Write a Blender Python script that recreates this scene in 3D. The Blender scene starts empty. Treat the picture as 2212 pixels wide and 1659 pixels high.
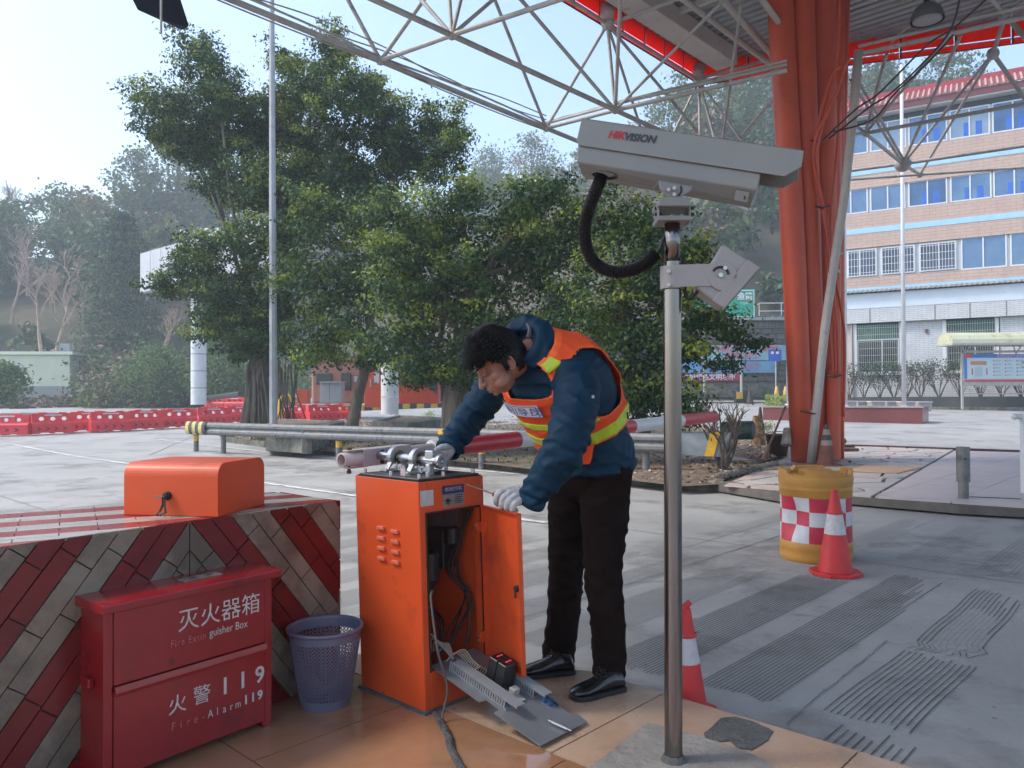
import bpy, math, random
import numpy as np
from mathutils import Vector, Matrix, noise
random.seed(7); RNG = np.random.default_rng(7)
sc = bpy.context.scene
V = Vector
# ---------------- camera, sky, sun, exposure ----------------
F = 1660.0; H = 1.40; PIT = math.radians(0.98); ROL = math.radians(0.3)
cd = bpy.data.cameras.new('camera'); cam = bpy.data.objects.new('camera', cd); sc.collection.objects.link(cam)
cd.sensor_width = 36; cd.lens = F/2212*36; cd.clip_end = 2000; cd.clip_start = 0.05
cam.location = (0, 0, H)
cam.matrix_world = Matrix.Translation((0, 0, H)) @ Matrix.Rotation(math.pi/2+PIT, 4, 'X') @ Matrix.Rotation(-ROL, 4, 'Z')
sc.camera = cam
SUN_AZ = math.radians(-92); SUN_EL = math.radians(50)
w = bpy.data.worlds.new('World'); sc.world = w; w.use_nodes = True
nt = w.node_tree; bg = nt.nodes['Background']
sky = nt.nodes.new('ShaderNodeTexSky'); sky.sky_type = 'NISHITA'; sky.sun_disc = False
sky.sun_elevation = SUN_EL; sky.sun_rotation = SUN_AZ; sky.dust_density = 3.0; sky.ozone_density = 1.5; sky.air_density = 1.2; sky.altitude = 300
nt.links.new(sky.outputs[0], bg.inputs[0]); bg.inputs[1].default_value = 0.15
sd = bpy.data.lights.new('sun', 'SUN'); sd.energy = 1.5; sd.angle = math.radians(11); sd.color = (1.0, 0.94, 0.85)
so = bpy.data.objects.new('sun', sd); sc.collection.objects.link(so)
sdir = V((math.sin(SUN_AZ)*math.cos(SUN_EL), math.cos(SUN_AZ)*math.cos(SUN_EL), math.sin(SUN_EL)))
so.rotation_euler = sdir.to_track_quat('Z', 'Y').to_euler(); so.location = (0, 0, 30)
sc.view_settings.view_transform = 'Standard'; sc.view_settings.look = 'None'
sc.view_settings.exposure = 1.22; sc.view_settings.gamma = 1.0; sc.view_settings.use_curve_mapping = False
sc.render.engine = 'CYCLES'
cy = sc.cycles; cy.use_denoising = True; cy.max_bounces = 7; cy.diffuse_bounces = 3; cy.glossy_bounces = 3
cy.transmission_bounces = 4; cy.volume_bounces = 1; cy.transparent_max_bounces = 8; cy.caustics_reflective = False; cy.caustics_refractive = False
cy.use_adaptive_sampling = True; cy.adaptive_threshold = 0.02
sc.render.film_transparent = False

# ---------------- frames ----------------
def ray(u, v):
    x = (u-1106)/F; y = -(v-829.5)/F
    c, s = math.cos(-ROL), math.sin(-ROL)
    x, y = x*c-y*s, x*s+y*c
    return V((x, math.cos(PIT)-y*math.sin(PIT), math.sin(PIT)+y*math.cos(PIT)))
def at(u, v, d):
    q = ray(u, v); return V((0, 0, H)) + q*(d/q.y)
def gz(u, v, z=0.0):
    q = ray(u, v); return V((0, 0, H)) + q*((z-H)/q.z)
def onplane(u, v, p0, n):
    q = ray(u, v); o = V((0, 0, H)); return o + q*((p0-o).dot(n)/q.dot(n))
AA = math.radians(43)
CD = V((math.sin(AA), math.cos(AA), 0)); LD = V((-math.cos(AA), math.sin(AA), 0)); UP = V((0, 0, 1))
def CL(c, l, z=0.0): return CD*c + LD*l + UP*z
def gnd(y): return max(0.0, 0.024*(y-19))
def gp(x, y): return V((x, y, gnd(y)))

# ---------------- materials ----------------
MATS = {}
def mat(name, col, col2=None, scale=4.0, rough=0.5, metal=0.0, bump=0.0, bscale=60.0, spec=0.5, detail=4.0, stain=None, sscale=1.2, samt=0.5,
        trans=0.0, emit=None, estr=1.0, stretch=None, coat=0.0, rvar=0.0, lo=0.35, hi=0.65, subs=0.0, alpha=None, spots=0.0):
    if name in MATS: return MATS[name]
    m = bpy.data.materials.new(name); m.use_nodes = True; n = m.node_tree; N = n.nodes; Lk = n.links
    b = N['Principled BSDF']; b.inputs['Roughness'].default_value = rough; b.inputs['Metallic'].default_value = metal
    b.inputs['Base Color'].default_value = (*col, 1); b.inputs['Specular IOR Level'].default_value = spec
    if coat: b.inputs['Coat Weight'].default_value = coat; b.inputs['Coat Roughness'].default_value = 0.15
    tc = N.new('ShaderNodeTexCoord'); src = tc.outputs['Object']
    if stretch:
        mp = N.new('ShaderNodeMapping'); mp.inputs['Scale'].default_value = stretch; Lk.new(src, mp.inputs[0]); src = mp.outputs[0]
    cout = None
    def ramp(fac, c1, c2, a, z):
        r = N.new('ShaderNodeMapRange'); r.inputs[1].default_value = a; r.inputs[2].default_value = z; Lk.new(fac, r.inputs[0])
        mx = N.new('ShaderNodeMix'); mx.data_type = 'RGBA'; Lk.new(r.outputs[0], mx.inputs[0])
        for i, c in ((6, c1), (7, c2)):
            if isinstance(c, tuple): mx.inputs[i].default_value = (*c, 1)
            else: Lk.new(c, mx.inputs[i])
        return mx.outputs[2], r.outputs[0]
    if col2:
        t = N.new('ShaderNodeTexNoise'); t.inputs['Scale'].default_value = scale; t.inputs['Detail'].default_value = detail; t.inputs['Roughness'].default_value = 0.62
        Lk.new(src, t.inputs[0]); cout, f1 = ramp(t.outputs[0], col, col2, lo, hi)
        if rvar:
            rr = N.new('ShaderNodeMapRange'); rr.inputs[3].default_value = rough-rvar; rr.inputs[4].default_value = rough+rvar
            Lk.new(f1, rr.inputs[0]); Lk.new(rr.outputs[0], b.inputs['Roughness'])
    if stain:
        t = N.new('ShaderNodeTexNoise'); t.inputs['Scale'].default_value = sscale; t.inputs['Detail'].default_value = 7; t.inputs['Roughness'].default_value = 0.7
        mp2 = N.new('ShaderNodeMapping'); mp2.inputs['Location'].default_value = (3.3, 7.1, 1.7); Lk.new(src, mp2.inputs[0]); Lk.new(mp2.outputs[0], t.inputs[0])
        cout, _ = ramp(t.outputs[0], cout if cout else col, stain, 1-samt*0.9, 1.15-samt*0.9)
    if spots:
        vo_ = N.new('ShaderNodeTexVoronoi'); vo_.inputs['Scale'].default_value = spots; vo_.inputs['Randomness'].default_value = 1.0; Lk.new(src, vo_.inputs['Vector'])
        wn = N.new('ShaderNodeTexNoise'); wn.inputs['Scale'].default_value = spots*.35; Lk.new(src, wn.inputs[0])
        ad = N.new('ShaderNodeMath'); ad.operation = 'MULTIPLY_ADD'; ad.inputs[1].default_value = -0.42; ad.inputs[2].default_value = 0.27; Lk.new(wn.outputs[0], ad.inputs[0])
        lt__ = N.new('ShaderNodeMath'); lt__.operation = 'LESS_THAN'; Lk.new(vo_.outputs['Distance'], lt__.inputs[0]); Lk.new(ad.outputs[0], lt__.inputs[1])
        cout, _ = ramp(lt__.outputs[0], cout if cout else col, tuple(c*.45 for c in col), 0.0, 1.6)
    if cout: Lk.new(cout, b.inputs['Base Color'])
    if bump:
        t = N.new('ShaderNodeTexNoise'); t.inputs['Scale'].default_value = bscale; t.inputs['Detail'].default_value = 5
        Lk.new(src, t.inputs[0]); bp = N.new('ShaderNodeBump'); bp.inputs['Strength'].default_value = bump; bp.inputs['Distance'].default_value = 0.02
        Lk.new(t.outputs[0], bp.inputs['Height']); Lk.new(bp.outputs[0], b.inputs['Normal'])
    if emit: b.inputs['Emission Color'].default_value = (*emit, 1); b.inputs['Emission Strength'].default_value = estr
    if alpha is not None: b.inputs['Alpha'].default_value = alpha
    if trans:
        tr = N.new('ShaderNodeBsdfTranslucent'); ms = N.new('ShaderNodeMixShader'); ms.inputs[0].default_value = trans
        if cout: Lk.new(cout, tr.inputs[0])
        else: tr.inputs[0].default_value = (*[min(1, c*1.3) for c in col], 1)
        Lk.new(b.outputs[0], ms.inputs[1]); Lk.new(tr.outputs[0], ms.inputs[2]); Lk.new(ms.outputs[0], N['Material Output'].inputs[0])
    MATS[name] = m; return m

# ---------------- mesh builder ----------------
def frame(d):
    d = d.normalized(); a = UP if abs(d.z) < 0.9 else V((1, 0, 0))
    x = a.cross(d).normalized(); return x, d.cross(x).normalized()
class MB:
    def __init__(s): s.v = []; s.f = []; s.m = []; s.cur = 0
    def add(s, vs, fs, mi=None):
        o = len(s.v); s.v += [tuple(p) for p in vs]; s.f += [tuple(o+i for i in f) for f in fs]; s.m += [s.cur if mi is None else mi]*len(fs); return s
    def obox(s, o, a, b, c, mi=None):
        o, a, b, c = V(o), V(a), V(b), V(c)
        p = [o, o+a, o+a+b, o+b, o+c, o+a+c, o+a+b+c, o+b+c]
        F_ = [(3, 2, 1, 0), (4, 5, 6, 7), (0, 1, 5, 4), (1, 2, 6, 5), (2, 3, 7, 6), (3, 0, 4, 7)]
        if a.cross(b).dot(c) < 0: F_ = [f[::-1] for f in F_]
        return s.add(p, F_, mi)
    def box(s, x0, x1, y0, y1, z0, z1, mi=None): return s.obox((x0, y0, z0), (x1-x0, 0, 0), (0, y1-y0, 0), (0, 0, z1-z0), mi)
    def cbox(s, c, a, b, h, mi=None):   # centre, three full vectors
        c, a, b, h = V(c), V(a), V(b), V(h); return s.obox(c-a/2-b/2-h/2, a, b, h, mi)
    def cyl(s, p0, p1, r0, r1=None, n=12, cap=True, mi=None):
        p0, p1 = V(p0), V(p1); r1 = r0 if r1 is None else r1; x, y = frame(p1-p0); vs = []
        for p, r in ((p0, r0), (p1, r1)):
            for i in range(n):
                a = 2*math.pi*i/n; vs.append(p+x*(r*math.cos(a))+y*(r*math.sin(a)))
        fs = [(i, (i+1) % n, n+(i+1) % n, n+i) for i in range(n)]
        if cap: fs += [tuple(range(n-1, -1, -1)), tuple(range(n, 2*n))]
        return s.add(vs, fs, mi)
    def tube(s, pts, r, n=8, cap=True, mi=None, flat=1.0):
        pts = [V(p) for p in pts]; rs = r if isinstance(r, (list, tuple)) else [r]*len(pts); vs = []
        x = None
        for i, p in enumerate(pts):
            d = (pts[min(i+1, len(pts)-1)]-pts[max(i-1, 0)])
            if d.length < 1e-9: d = V((0, 0, 1))
            d.normalize()
            if x is None: x, y = frame(d)
            else:
                x = (x-d*x.dot(d)); x = x.normalized() if x.length > 1e-6 else frame(d)[0]; y = d.cross(x)
            for k in range(n):
                a = 2*math.pi*k/n; vs.append(p+x*(rs[i]*math.cos(a))+y*(rs[i]*math.sin(a)*flat))
        fs = []
        for i in range(len(pts)-1):
            for k in range(n): fs.append((i*n+k, i*n+(k+1) % n, (i+1)*n+(k+1) % n, (i+1)*n+k))
        if cap: m = (len(pts)-1)*n; fs += [tuple(range(n-1, -1, -1)), tuple(range(m, m+n))]
        return s.add(vs, fs, mi)
    def lathe(s, prof, c=(0, 0, 0), n=24, mi=None, ax=None, mis=None):
        c = V(c); z = V(ax).normalized() if ax else UP; x, y = frame(z) if ax else (V((1, 0, 0)), V((0, 1, 0))); vs = []
        for r, h in prof:
            for k in range(n):
                a = 2*math.pi*k/n; vs.append(c+z*h+x*(r*math.cos(a))+y*(r*math.sin(a)))
        for i in range(len(prof)-1):
            pass
        o = len(s.v); s.v += [tuple(p) for p in vs]
        for i in range(len(prof)-1):
            for k in range(n):
                s.f.append(tuple(o+q for q in (i*n+k, i*n+(k+1) % n, (i+1)*n+(k+1) % n, (i+1)*n+k)))
                s.m.append(mis[i] if mis else (s.cur if mi is None else mi))
        return s
    def prism(s, poly, vec, mi=None):
        poly = [V(p) for p in poly]; vec = V(vec); n = len(poly)
        nn = sum(((poly[i]-poly[0]).cross(poly[(i+1) % n]-poly[0]) for i in range(1, n-1)), V((0, 0, 0)))
        if nn.dot(vec) < 0: poly = poly[::-1]
        vs = poly+[p+vec for p in poly]
        fs = [tuple(range(n-1, -1, -1)), tuple(range(n, 2*n))]+[(i, (i+1) % n, n+(i+1) % n, n+i) for i in range(n)]
        return s.add(vs, fs, mi)
    def ell(s, c, r, R=None, n=14, m=9, mi=None):
        c = V(c); vs = []; fs = []
        for i in range(m+1):
            t = math.pi*i/m
            for k in range(n):
                a = 2*math.pi*k/n; q = V((r[0]*math.sin(t)*math.cos(a), r[1]*math.sin(t)*math.sin(a), r[2]*math.cos(t)))
                vs.append(c+(R @ q if R else q))
        for i in range(m):
            for k in range(n): fs.append((i*n+k, (i+1)*n+k, (i+1)*n+(k+1) % n, i*n+(k+1) % n))
        return s.add(vs, fs, mi)
    def build(s, name, mats, parent=None, smooth=False, bevel=0.0, local=False, origin=None, seg=1):
        if not isinstance(mats, (list, tuple)): mats = [mats]
        a = np.array(s.v, dtype=float).reshape(-1, 3)
        if parent is not None: off = np.zeros(3) if local else np.array(wloc(parent))
        elif origin is not None: off = np.array(V(origin))
        elif local: off = np.zeros(3)
        else: off = np.array([(a[:, 0].min()+a[:, 0].max())/2, (a[:, 1].min()+a[:, 1].max())/2, a[:, 2].min()])
        me = bpy.data.meshes.new(name); me.from_pydata([tuple(p) for p in (a-off)], [], s.f)
        for m in mats: me.materials.append(m)
        if len(mats) > 1: me.polygons.foreach_set('material_index', s.m)
        if smooth: me.polygons.foreach_set('use_smooth', [True]*len(me.polygons))
        me.validate(); me.update()
        o = bpy.data.objects.new(name, me); sc.collection.objects.link(o)
        if parent is not None: o.parent = parent
        elif not local or origin is not None: o.location = tuple(off)
        if bevel:
            b = o.modifiers.new('bevel', 'BEVEL'); b.width = bevel; b.segments = seg; b.limit_method = 'ANGLE'; b.angle_limit = math.radians(40)
        return o
def wloc(o):
    p = V((0, 0, 0))
    while o: p = p+o.location; o = o.parent
    return p
def tag(o, label=None, cat=None, group=None, kind=None):
    if label: o['label'] = label
    if cat: o['category'] = cat
    if group: o['group'] = group
    if kind: o['kind'] = kind
    return o
def empty(name, loc, label=None, cat=None, group=None, rz=0.0):
    o = bpy.data.objects.new(name, None); sc.collection.objects.link(o); o.location = V(loc); o.rotation_euler = (0, 0, rz)
    o.empty_display_size = 0.1
    return tag(o, label, cat, group)
def copy_tree(o, loc=None, rz=None, label=None, parent=None, group=None, scale=None):
    c = o.copy(); sc.collection.objects.link(c); c.parent = parent
    if loc is not None: c.location = V(loc)
    if rz is not None: c.rotation_euler = (0, 0, rz)
    if scale: c.scale = (scale,)*3
    if label: c['label'] = label
    if group: c['group'] = group
    for ch in list(o.children): copy_tree(ch, parent=c)
    return c
def rawmesh(name, verts, quads, mats, mi=None, parent=None, smooth=False):
    """numpy verts (n,3), quads (m,4) -> object"""
    me = bpy.data.meshes.new(name); nv, nq = len(verts), len(quads); k = quads.shape[1]
    off = np.array(wloc(parent)) if parent else np.array([verts[:, 0].mean(), verts[:, 1].mean(), verts[:, 2].min()])
    me.vertices.add(nv); me.vertices.foreach_set('co', (verts-off).astype(np.float32).ravel())
    me.loops.add(nq*k); me.loops.foreach_set('vertex_index', quads.astype(np.int32).ravel())
    me.polygons.add(nq); me.polygons.foreach_set('loop_start', np.arange(nq, dtype=np.int32)*k)
    for m in mats: me.materials.append(m)
    if mi is not None: me.polygons.foreach_set('material_index', mi.astype(np.int32))
    if smooth: me.polygons.foreach_set('use_smooth', np.ones(nq, dtype=bool))
    me.update(calc_edges=True); me.validate()
    o = bpy.data.objects.new(name, me); sc.collection.objects.link(o)
    if parent: o.parent = parent
    else: o.location = tuple(off)
    return o
def text_mb(s, size=1.0, shear=0.0, align='CENTER', bold=0.0, space=1.0, sx=1.0):
    """text outline as (verts2d, faces)"""
    c = bpy.data.curves.new('lettering', 'FONT'); c.body = s; c.size = size; c.shear = shear; c.align_x = align; c.align_y = 'CENTER'
    c.offset = bold; c.space_character = space; c.resolution_u = 3; c.fill_mode = 'FRONT' if hasattr(c, 'fill_mode') else c.fill_mode
    o = bpy.data.objects.new('lettering', c); sc.collection.objects.link(o)
    dg = bpy.context.evaluated_depsgraph_get(); me = bpy.data.meshes.new_from_object(o.evaluated_get(dg))
    vs = [(v.co.x*sx, v.co.y) for v in me.vertices]; fs = [tuple(p.vertices) for p in me.polygons]
    bpy.data.objects.remove(o); bpy.data.curves.remove(c); bpy.data.meshes.remove(me)
    return vs, fs
def text_on(s, o, ax, ay, m, parent, size, name='lettering', lift=0.003, **k):
    """write s centred at o in the plane of unit vectors ax, ay"""
    vs, fs = text_mb(s, size, **k); o, ax, ay = V(o), V(ax).normalized(), V(ay).normalized(); n = ax.cross(ay).normalized()
    b = MB(); b.add([o+ax*x+ay*y+n*lift for x, y in vs], fs)
    if not vs: return None
    return b.build(name, m, parent)
def clip(poly, p, n):
    """keep the side of 2D poly where (q-p).n <= 0"""
    out = []
    for i in range(len(poly)):
        a, b = poly[i], poly[(i+1) % len(poly)]
        da = (a[0]-p[0])*n[0]+(a[1]-p[1])*n[1]; db = (b[0]-p[0])*n[0]+(b[1]-p[1])*n[1]
        if da <= 0: out.append(a)
        if (da < 0 < db) or (db < 0 < da):
            t = da/(da-db); out.append((a[0]+(b[0]-a[0])*t, a[1]+(b[1]-a[1])*t))
    return out
def clip_to(poly, conv):
    """clip to convex ccw polygon"""
    for i in range(len(conv)):
        a, b = conv[i], conv[(i+1) % len(conv)]
        if len(poly) < 3: return []
        poly = clip(poly, a, (b[1]-a[1], -(b[0]-a[0])))
    return poly
def area(p): return abs(sum(p[i][0]*p[(i+1) % len(p)][1]-p[(i+1) % len(p)][0]*p[i][1] for i in range(len(p))))/2 if len(p) > 2 else 0
def shrink(p, g):
    cx = sum(q[0] for q in p)/len(p); cy = sum(q[1] for q in p)/len(p)
    out = list(p); s = 1
    if sum(p[i][0]*p[(i+1) % len(p)][1]-p[(i+1) % len(p)][0]*p[i][1] for i in range(len(p))) < 0: p = p[::-1]
    out = list(p)
    for i in range(len(p)):
        a, b = p[i], p[(i+1) % len(p)]; L_ = math.hypot(b[0]-a[0], b[1]-a[1])
        if L_ < 1e-6: continue
        nx, ny = (b[1]-a[1])/L_, -(b[0]-a[0])/L_
        out = clip(out, (a[0]-nx*g, a[1]-ny*g), (nx, ny))
        if len(out) < 3: return []
    return out

M_ = dict
concrete = mat('road_concrete', (0.28, 0.277, 0.268), (0.36, 0.356, 0.344), scale=0.9, rough=0.72, bump=0.25, bscale=25, stain=(0.175, 0.17, 0.16), sscale=0.9, samt=0.54, detail=9, spots=9, rvar=.12)
groove_m = mat('groove_dark', (0.06, 0.058, 0.055), (0.10, 0.095, 0.09), scale=9, rough=0.9)
white_paint = mat('white_line_paint', (0.62, 0.63, 0.62), (0.38, 0.38, 0.37), scale=7, rough=0.7, lo=.45, hi=.7)
kerb_m = mat('kerb_concrete', (0.11, 0.105, 0.095), (0.20, 0.19, 0.175), scale=5, rough=0.9, bump=0.5, bscale=30, stain=(0.05, 0.07, 0.035), sscale=1.5, samt=.6)
soil_m = mat('soil', (0.10, 0.07, 0.05), (0.20, 0.15, 0.11), scale=6, rough=0.95, bump=1.0, bscale=18)
litter_m = mat('leaf_litter', (0.24, 0.16, 0.10), (0.36, 0.26, 0.17), scale=3, rough=0.9)
litter2_m = mat('leaf_litter_dark', (0.09, 0.055, 0.04), (0.15, 0.10, 0.07), scale=3, rough=0.9)
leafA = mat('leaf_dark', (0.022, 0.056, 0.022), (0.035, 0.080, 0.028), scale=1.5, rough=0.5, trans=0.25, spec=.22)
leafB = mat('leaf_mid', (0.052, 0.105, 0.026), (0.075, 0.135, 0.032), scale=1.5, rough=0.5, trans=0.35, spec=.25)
leafC = mat('leaf_new_and_lit', (0.20, 0.27, 0.04), (0.28, 0.33, 0.055), scale=1.5, rough=0.5, trans=0.45, spec=.25)  # yellow-green of young leaves, also painted sunlight on the fig crown tops
bark_m = mat('fig_bark', (0.10, 0.085, 0.07), (0.19, 0.165, 0.135), scale=7, rough=0.9, bump=0.8, bscale=22, stretch=(1, 1, .25))
orange_m = mat('orange_powder_coat', (0.66, 0.085, 0.018), (0.60, 0.074, 0.016), scale=3, rough=0.42, bump=0.06, bscale=400, stain=(.36, .05, .022), sscale=2.5, samt=.5, spots=13)
fire_m = mat('red_enamel', (0.27, 0.006, 0.011), (0.23, 0.005, 0.009), scale=5, rough=0.25, coat=0.4, bump=.03, bscale=40, stain=(.11, .008, .01), sscale=3, samt=.5, spots=11)
steel_m = mat('galvanised_steel', (0.125, 0.135, 0.145), (0.19, 0.20, 0.21), scale=9, rough=0.6, metal=0.25, bump=.1, bscale=40, stain=(.2, .17, .14), sscale=3, samt=.5)
stainless = mat('brushed_stainless', (0.19, 0.172, 0.162), (0.25, 0.23, 0.22), scale=6, rough=0.22, metal=1.0, stretch=(1, 1, .1))
tube_m = mat('old_white_paint_tube', (0.36, 0.345, 0.34), (0.46, 0.445, 0.44), scale=3, rough=0.6, bump=.2, bscale=30, stain=(.22, .16, .12), sscale=4, samt=.5)
beam_m = mat('off_white_painted_beam', (0.55, 0.51, 0.48), (0.60, 0.56, 0.53), scale=2, rough=0.6, stain=(.36, .31, .27), sscale=2, samt=.5)
black_rub = mat('black_rubber', (0.012, 0.012, 0.013), rough=0.45)
dark_m = mat('dark_metal', (0.03, 0.03, 0.032), rough=0.5, metal=.3)
grey_plastic = mat('grey_plastic', (0.22, 0.23, 0.24), (0.25, 0.26, 0.27), scale=8, rough=0.5)
white_m = mat('white_paint', (0.66, 0.68, 0.70), (0.58, 0.60, 0.62), scale=3, rough=0.5, stain=(.36, .36, .36), sscale=3, samt=.42)
bolt_m = mat('zinc_bolt', (0.55, 0.55, 0.55), rough=0.35, metal=.9)
yellow_m = mat('yellow_reflective', (0.75, 0.42, 0.02), (0.6, 0.33, 0.02), scale=15, rough=0.5)
red_m = mat('red_reflective', (0.55, 0.02, 0.03), (0.48, 0.015, 0.025), scale=15, rough=0.35)
glove_m = mat('cotton_glove', (0.56, 0.55, 0.56), (0.40, 0.38, 0.39), scale=35, rough=0.95, bump=.5, bscale=350, lo=.45, hi=.7)
# ================= GROUND =================
def sheet(name, polys, z, m, kind='structure', parent=None):
    b = MB()
    for p in polys: b.add([V((q[0], q[1], (q[2] if len(q) > 2 else z))) for q in p], [tuple(range(len(p)))])
    o = b.build(name, m, parent)
    if not parent: tag(o, kind=kind)
    return o
b = MB()
ys = [-40, 19, 30, 45, 62, 80, 300]; xs = [-300, -60, -20, 0, 20, 60, 300]
for i in range(len(ys)):
    for j in range(len(xs)): b.v.append((xs[j], ys[i], gnd(ys[i])))
for i in range(len(ys)-1):
    for j in range(len(xs)-1):
        k = i*len(xs)+j; b.f.append((k, k+1, k+1+len(xs), k+len(xs))); b.m.append(0)
ground = tag(b.build('ground', concrete, origin=(0, 0, 0)), kind='structure')
# slab joints
jm = mat('slab_joint', (0.13, 0.13, 0.123), (0.20, 0.195, 0.185), scale=6, rough=.9)
b = MB()
def strip(b, p, q, wd, z=0.005, n=1, jit=0.0, follow=True, mi=None):
    p, q = V(p), V(q); d = (q-p).normalized(); s = V((-d.y, d.x, 0)); pts = []
    for i in range(n+1):
        c = p+(q-p)*(i/n)+s*(random.uniform(-jit, jit) if jit else 0); c.z = (gnd(c.y) if follow else 0)+z; w_ = wd*(random.uniform(.6, 1.3) if jit else 1)
        pts.append((c-s*w_/2, c+s*w_/2))
    vs = [x for a in pts for x in a]
    b.add(vs, [(2*i, 2*i+2, 2*i+3, 2*i+1) for i in range(n)], mi)
for l in [-3, .3, 3.3, 8.2, 13.2, 18.2, 24, 30]: strip(b, CL(3.2 if l < 4 else -10, l), CL(10.4, l), .011, n=30, jit=.004)
for c_, l0, l1 in [(6.75, -6, 34), (3.1, 4.5, 34), (-1, 5, 34), (-5.0, 6, 30)]: strip(b, CL(c_, l0), CL(c_, l1), .011, n=40, jit=.006)
for i in range(5):
    p = V((-14+i*5, 19.1, 0)); strip(b, p, p+V((-3-i, 16, 0)), .03, n=12, jit=.02)
for path in ([(750, 1440), (840, 1365), (905, 1305), (1000, 1235), (1085, 1165), (1170, 1100), (1245, 1030)], [(770, 900), (850, 908), (900, 915), (1000, 940), (1160, 975)], [(240, 575), (420, 520), (700, 440)], [(1560, 625), (1700, 645), (1900, 665)], [(0, 745), (240, 735), (560, 700)]):
    P_ = [gz(1371+x*.4378, 933+y*.4378, 0) for x, y in path]
    for i in range(len(P_)-1): strip(b, P_[i], P_[i+1], .007, n=5, jit=.005)
tag(b.build('road_joint', jm, origin=(0, 0, 0)), kind='structure')
# tyre-polished / damp patches
b = MB(); pm = mat('worn_slab_patch', (0.31, 0.315, 0.32), (0.25, 0.25, 0.25), scale=2.5, rough=.5)
# rumble grooves cut in the slab
b = MB()
def band(c0, c1, l0, l1, n, wav=0.0, fade=0.0, kink=None, edge=.25):
    b.cur = 0 if max(l0, l1) < 2.6 and c0 < 6.5 else 1
    for i in range(n):
        l = l0+(l1-l0)*i/(n-1); a = c0+random.uniform(0, edge)*abs(i/n-.1); z_ = c1-random.uniform(0, edge)*(1-abs(i/n-.5))
        if fade and i > n*.55: z_ = a+(z_-a)*random.uniform(1-fade, 1)
        N_ = int((z_-a)/.09)+2; prev = None
        for k in range(N_+1):
            c_ = a+(z_-a)*k/N_; dl = wav*math.sin(c_*2.3+.4)*.5+wav*.3*math.sin(c_*5.1+1)
            if kink and kink[0] < c_ < kink[0]+.22: dl += .035*math.sin((c_-kink[0])*55)
            w_ = .0026*(1+.35*noise.noise(V((c_*6, l*30, 0))))*(1.0 if not kink or (noise.noise(V((c_*1.3, l*2, 5))) > -.22 or i < 3) else .25)
            q = (CL(c_, l+dl-w_, .0045), CL(c_, l+dl+w_, .0045))
            if prev: b.add([prev[0], q[0], q[1], prev[1]], [(0, 1, 2, 3)])
            prev = q
band(3.36, 6.45, 1.91, 1.56, 17, fade=.35, edge=.1)
band(3.3, 5.98, 2.46, 2.11, 17, edge=.12)
band(3.24, 5.98, 3.06, 2.68, 16, fade=.2)
band(3.4, 5.95, 3.55, 3.24, 14)
band(3.0, 5.9, 4.13, 3.8, 14); band(2.6, 5.9, 4.7, 4.36, 14); band(2.4, 5.9, 5.27, 4.93, 14); band(2.0, 5.8, 5.85, 5.5, 14); band(2.0, 5.8, 6.4, 6.05, 13)
band(3.44, 4.58, 1.33, .98, 13, wav=.015, edge=.12); band(4.6, 6.35, 1.33, 1.02, 12, wav=.03, kink=(4.6,), edge=.1, fade=.3)
band(2.86, 3.38, 1.22, .93, 9, edge=.2)
for l in (6.6, 7.2, 7.8): band(2.5, 5.8, l+.35, l, 12)
for l in (.6, 1.2, 1.8, 2.4, 3.0, 3.6): band(7.0, 9.6, l+.3, l, 9, fade=.6, edge=.8)
tag(b.build('road_groove', [groove_m, mat('groove_worn', (.20, .197, .19), (.26, .255, .245), scale=9, rough=.9)], origin=(0, 0, 0)), kind='structure')
# painted lines along the lane
b = MB()
for c_, l0, l1, wd in [(10.35, -2, 24, .12), (6.5, 4.6, 26, .11)]:
    l = l0
    while l < l1:
        L_ = random.uniform(.5, 1.3); cc = c_+ (0.02*(l-2))*(c_ > 8)*-.6
        strip(b, CL(cc, l), CL(cc, l+L_), wd, z=.0095, n=4, jit=.006); l += L_+random.uniform(.03, .18 if c_ > 8 else .1)
tag(b.build('lane_line', white_paint, origin=(0, 0, 0)), kind='structure')

# ================= TOLL ISLAND (tiled floor) =================
ZI = 0.15
EC = 2.82
isl = [CL(EC, -6), CL(EC, 2.15), V((-.05, 3.64, 0)), V((-.45, 3.74, 0)), V((-1.15, 3.84, 0)), V((-1.9, 3.42, 0)), V((-3.2, 2.0, 0)), V((-8, -6, 0))]
isl2 = [(p.x, p.y) for p in isl]
island_side = mat('island_edge_concrete', (0.30, 0.28, 0.25), (0.22, 0.2, 0.18), scale=6, rough=.85)
b = MB(); b.prism([V((x, y, -.02)) for x, y in isl2], (0, 0, ZI-.012+.02))
island = tag(b.build('island_floor', island_side), kind='structure')
tile_m = mat('polished_floor_tile', (0.29, 0.145, 0.078), (0.39, 0.215, 0.125), scale=1.6, rough=0.11, coat=.35, bump=.035, bscale=6, stain=(.22, .12, .075), sscale=1.4, samt=.5, rvar=.07)
tile_m2 = mat('polished_floor_tile_dusty', (0.47, 0.32, 0.225), (0.39, 0.25, 0.165), scale=2.6, rough=0.28, bump=.05, bscale=9, stain=(.30, .22, .16), sscale=2.2, samt=.5, rvar=.1)
T = .74; k = 0
row = 0; c1 = EC
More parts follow.
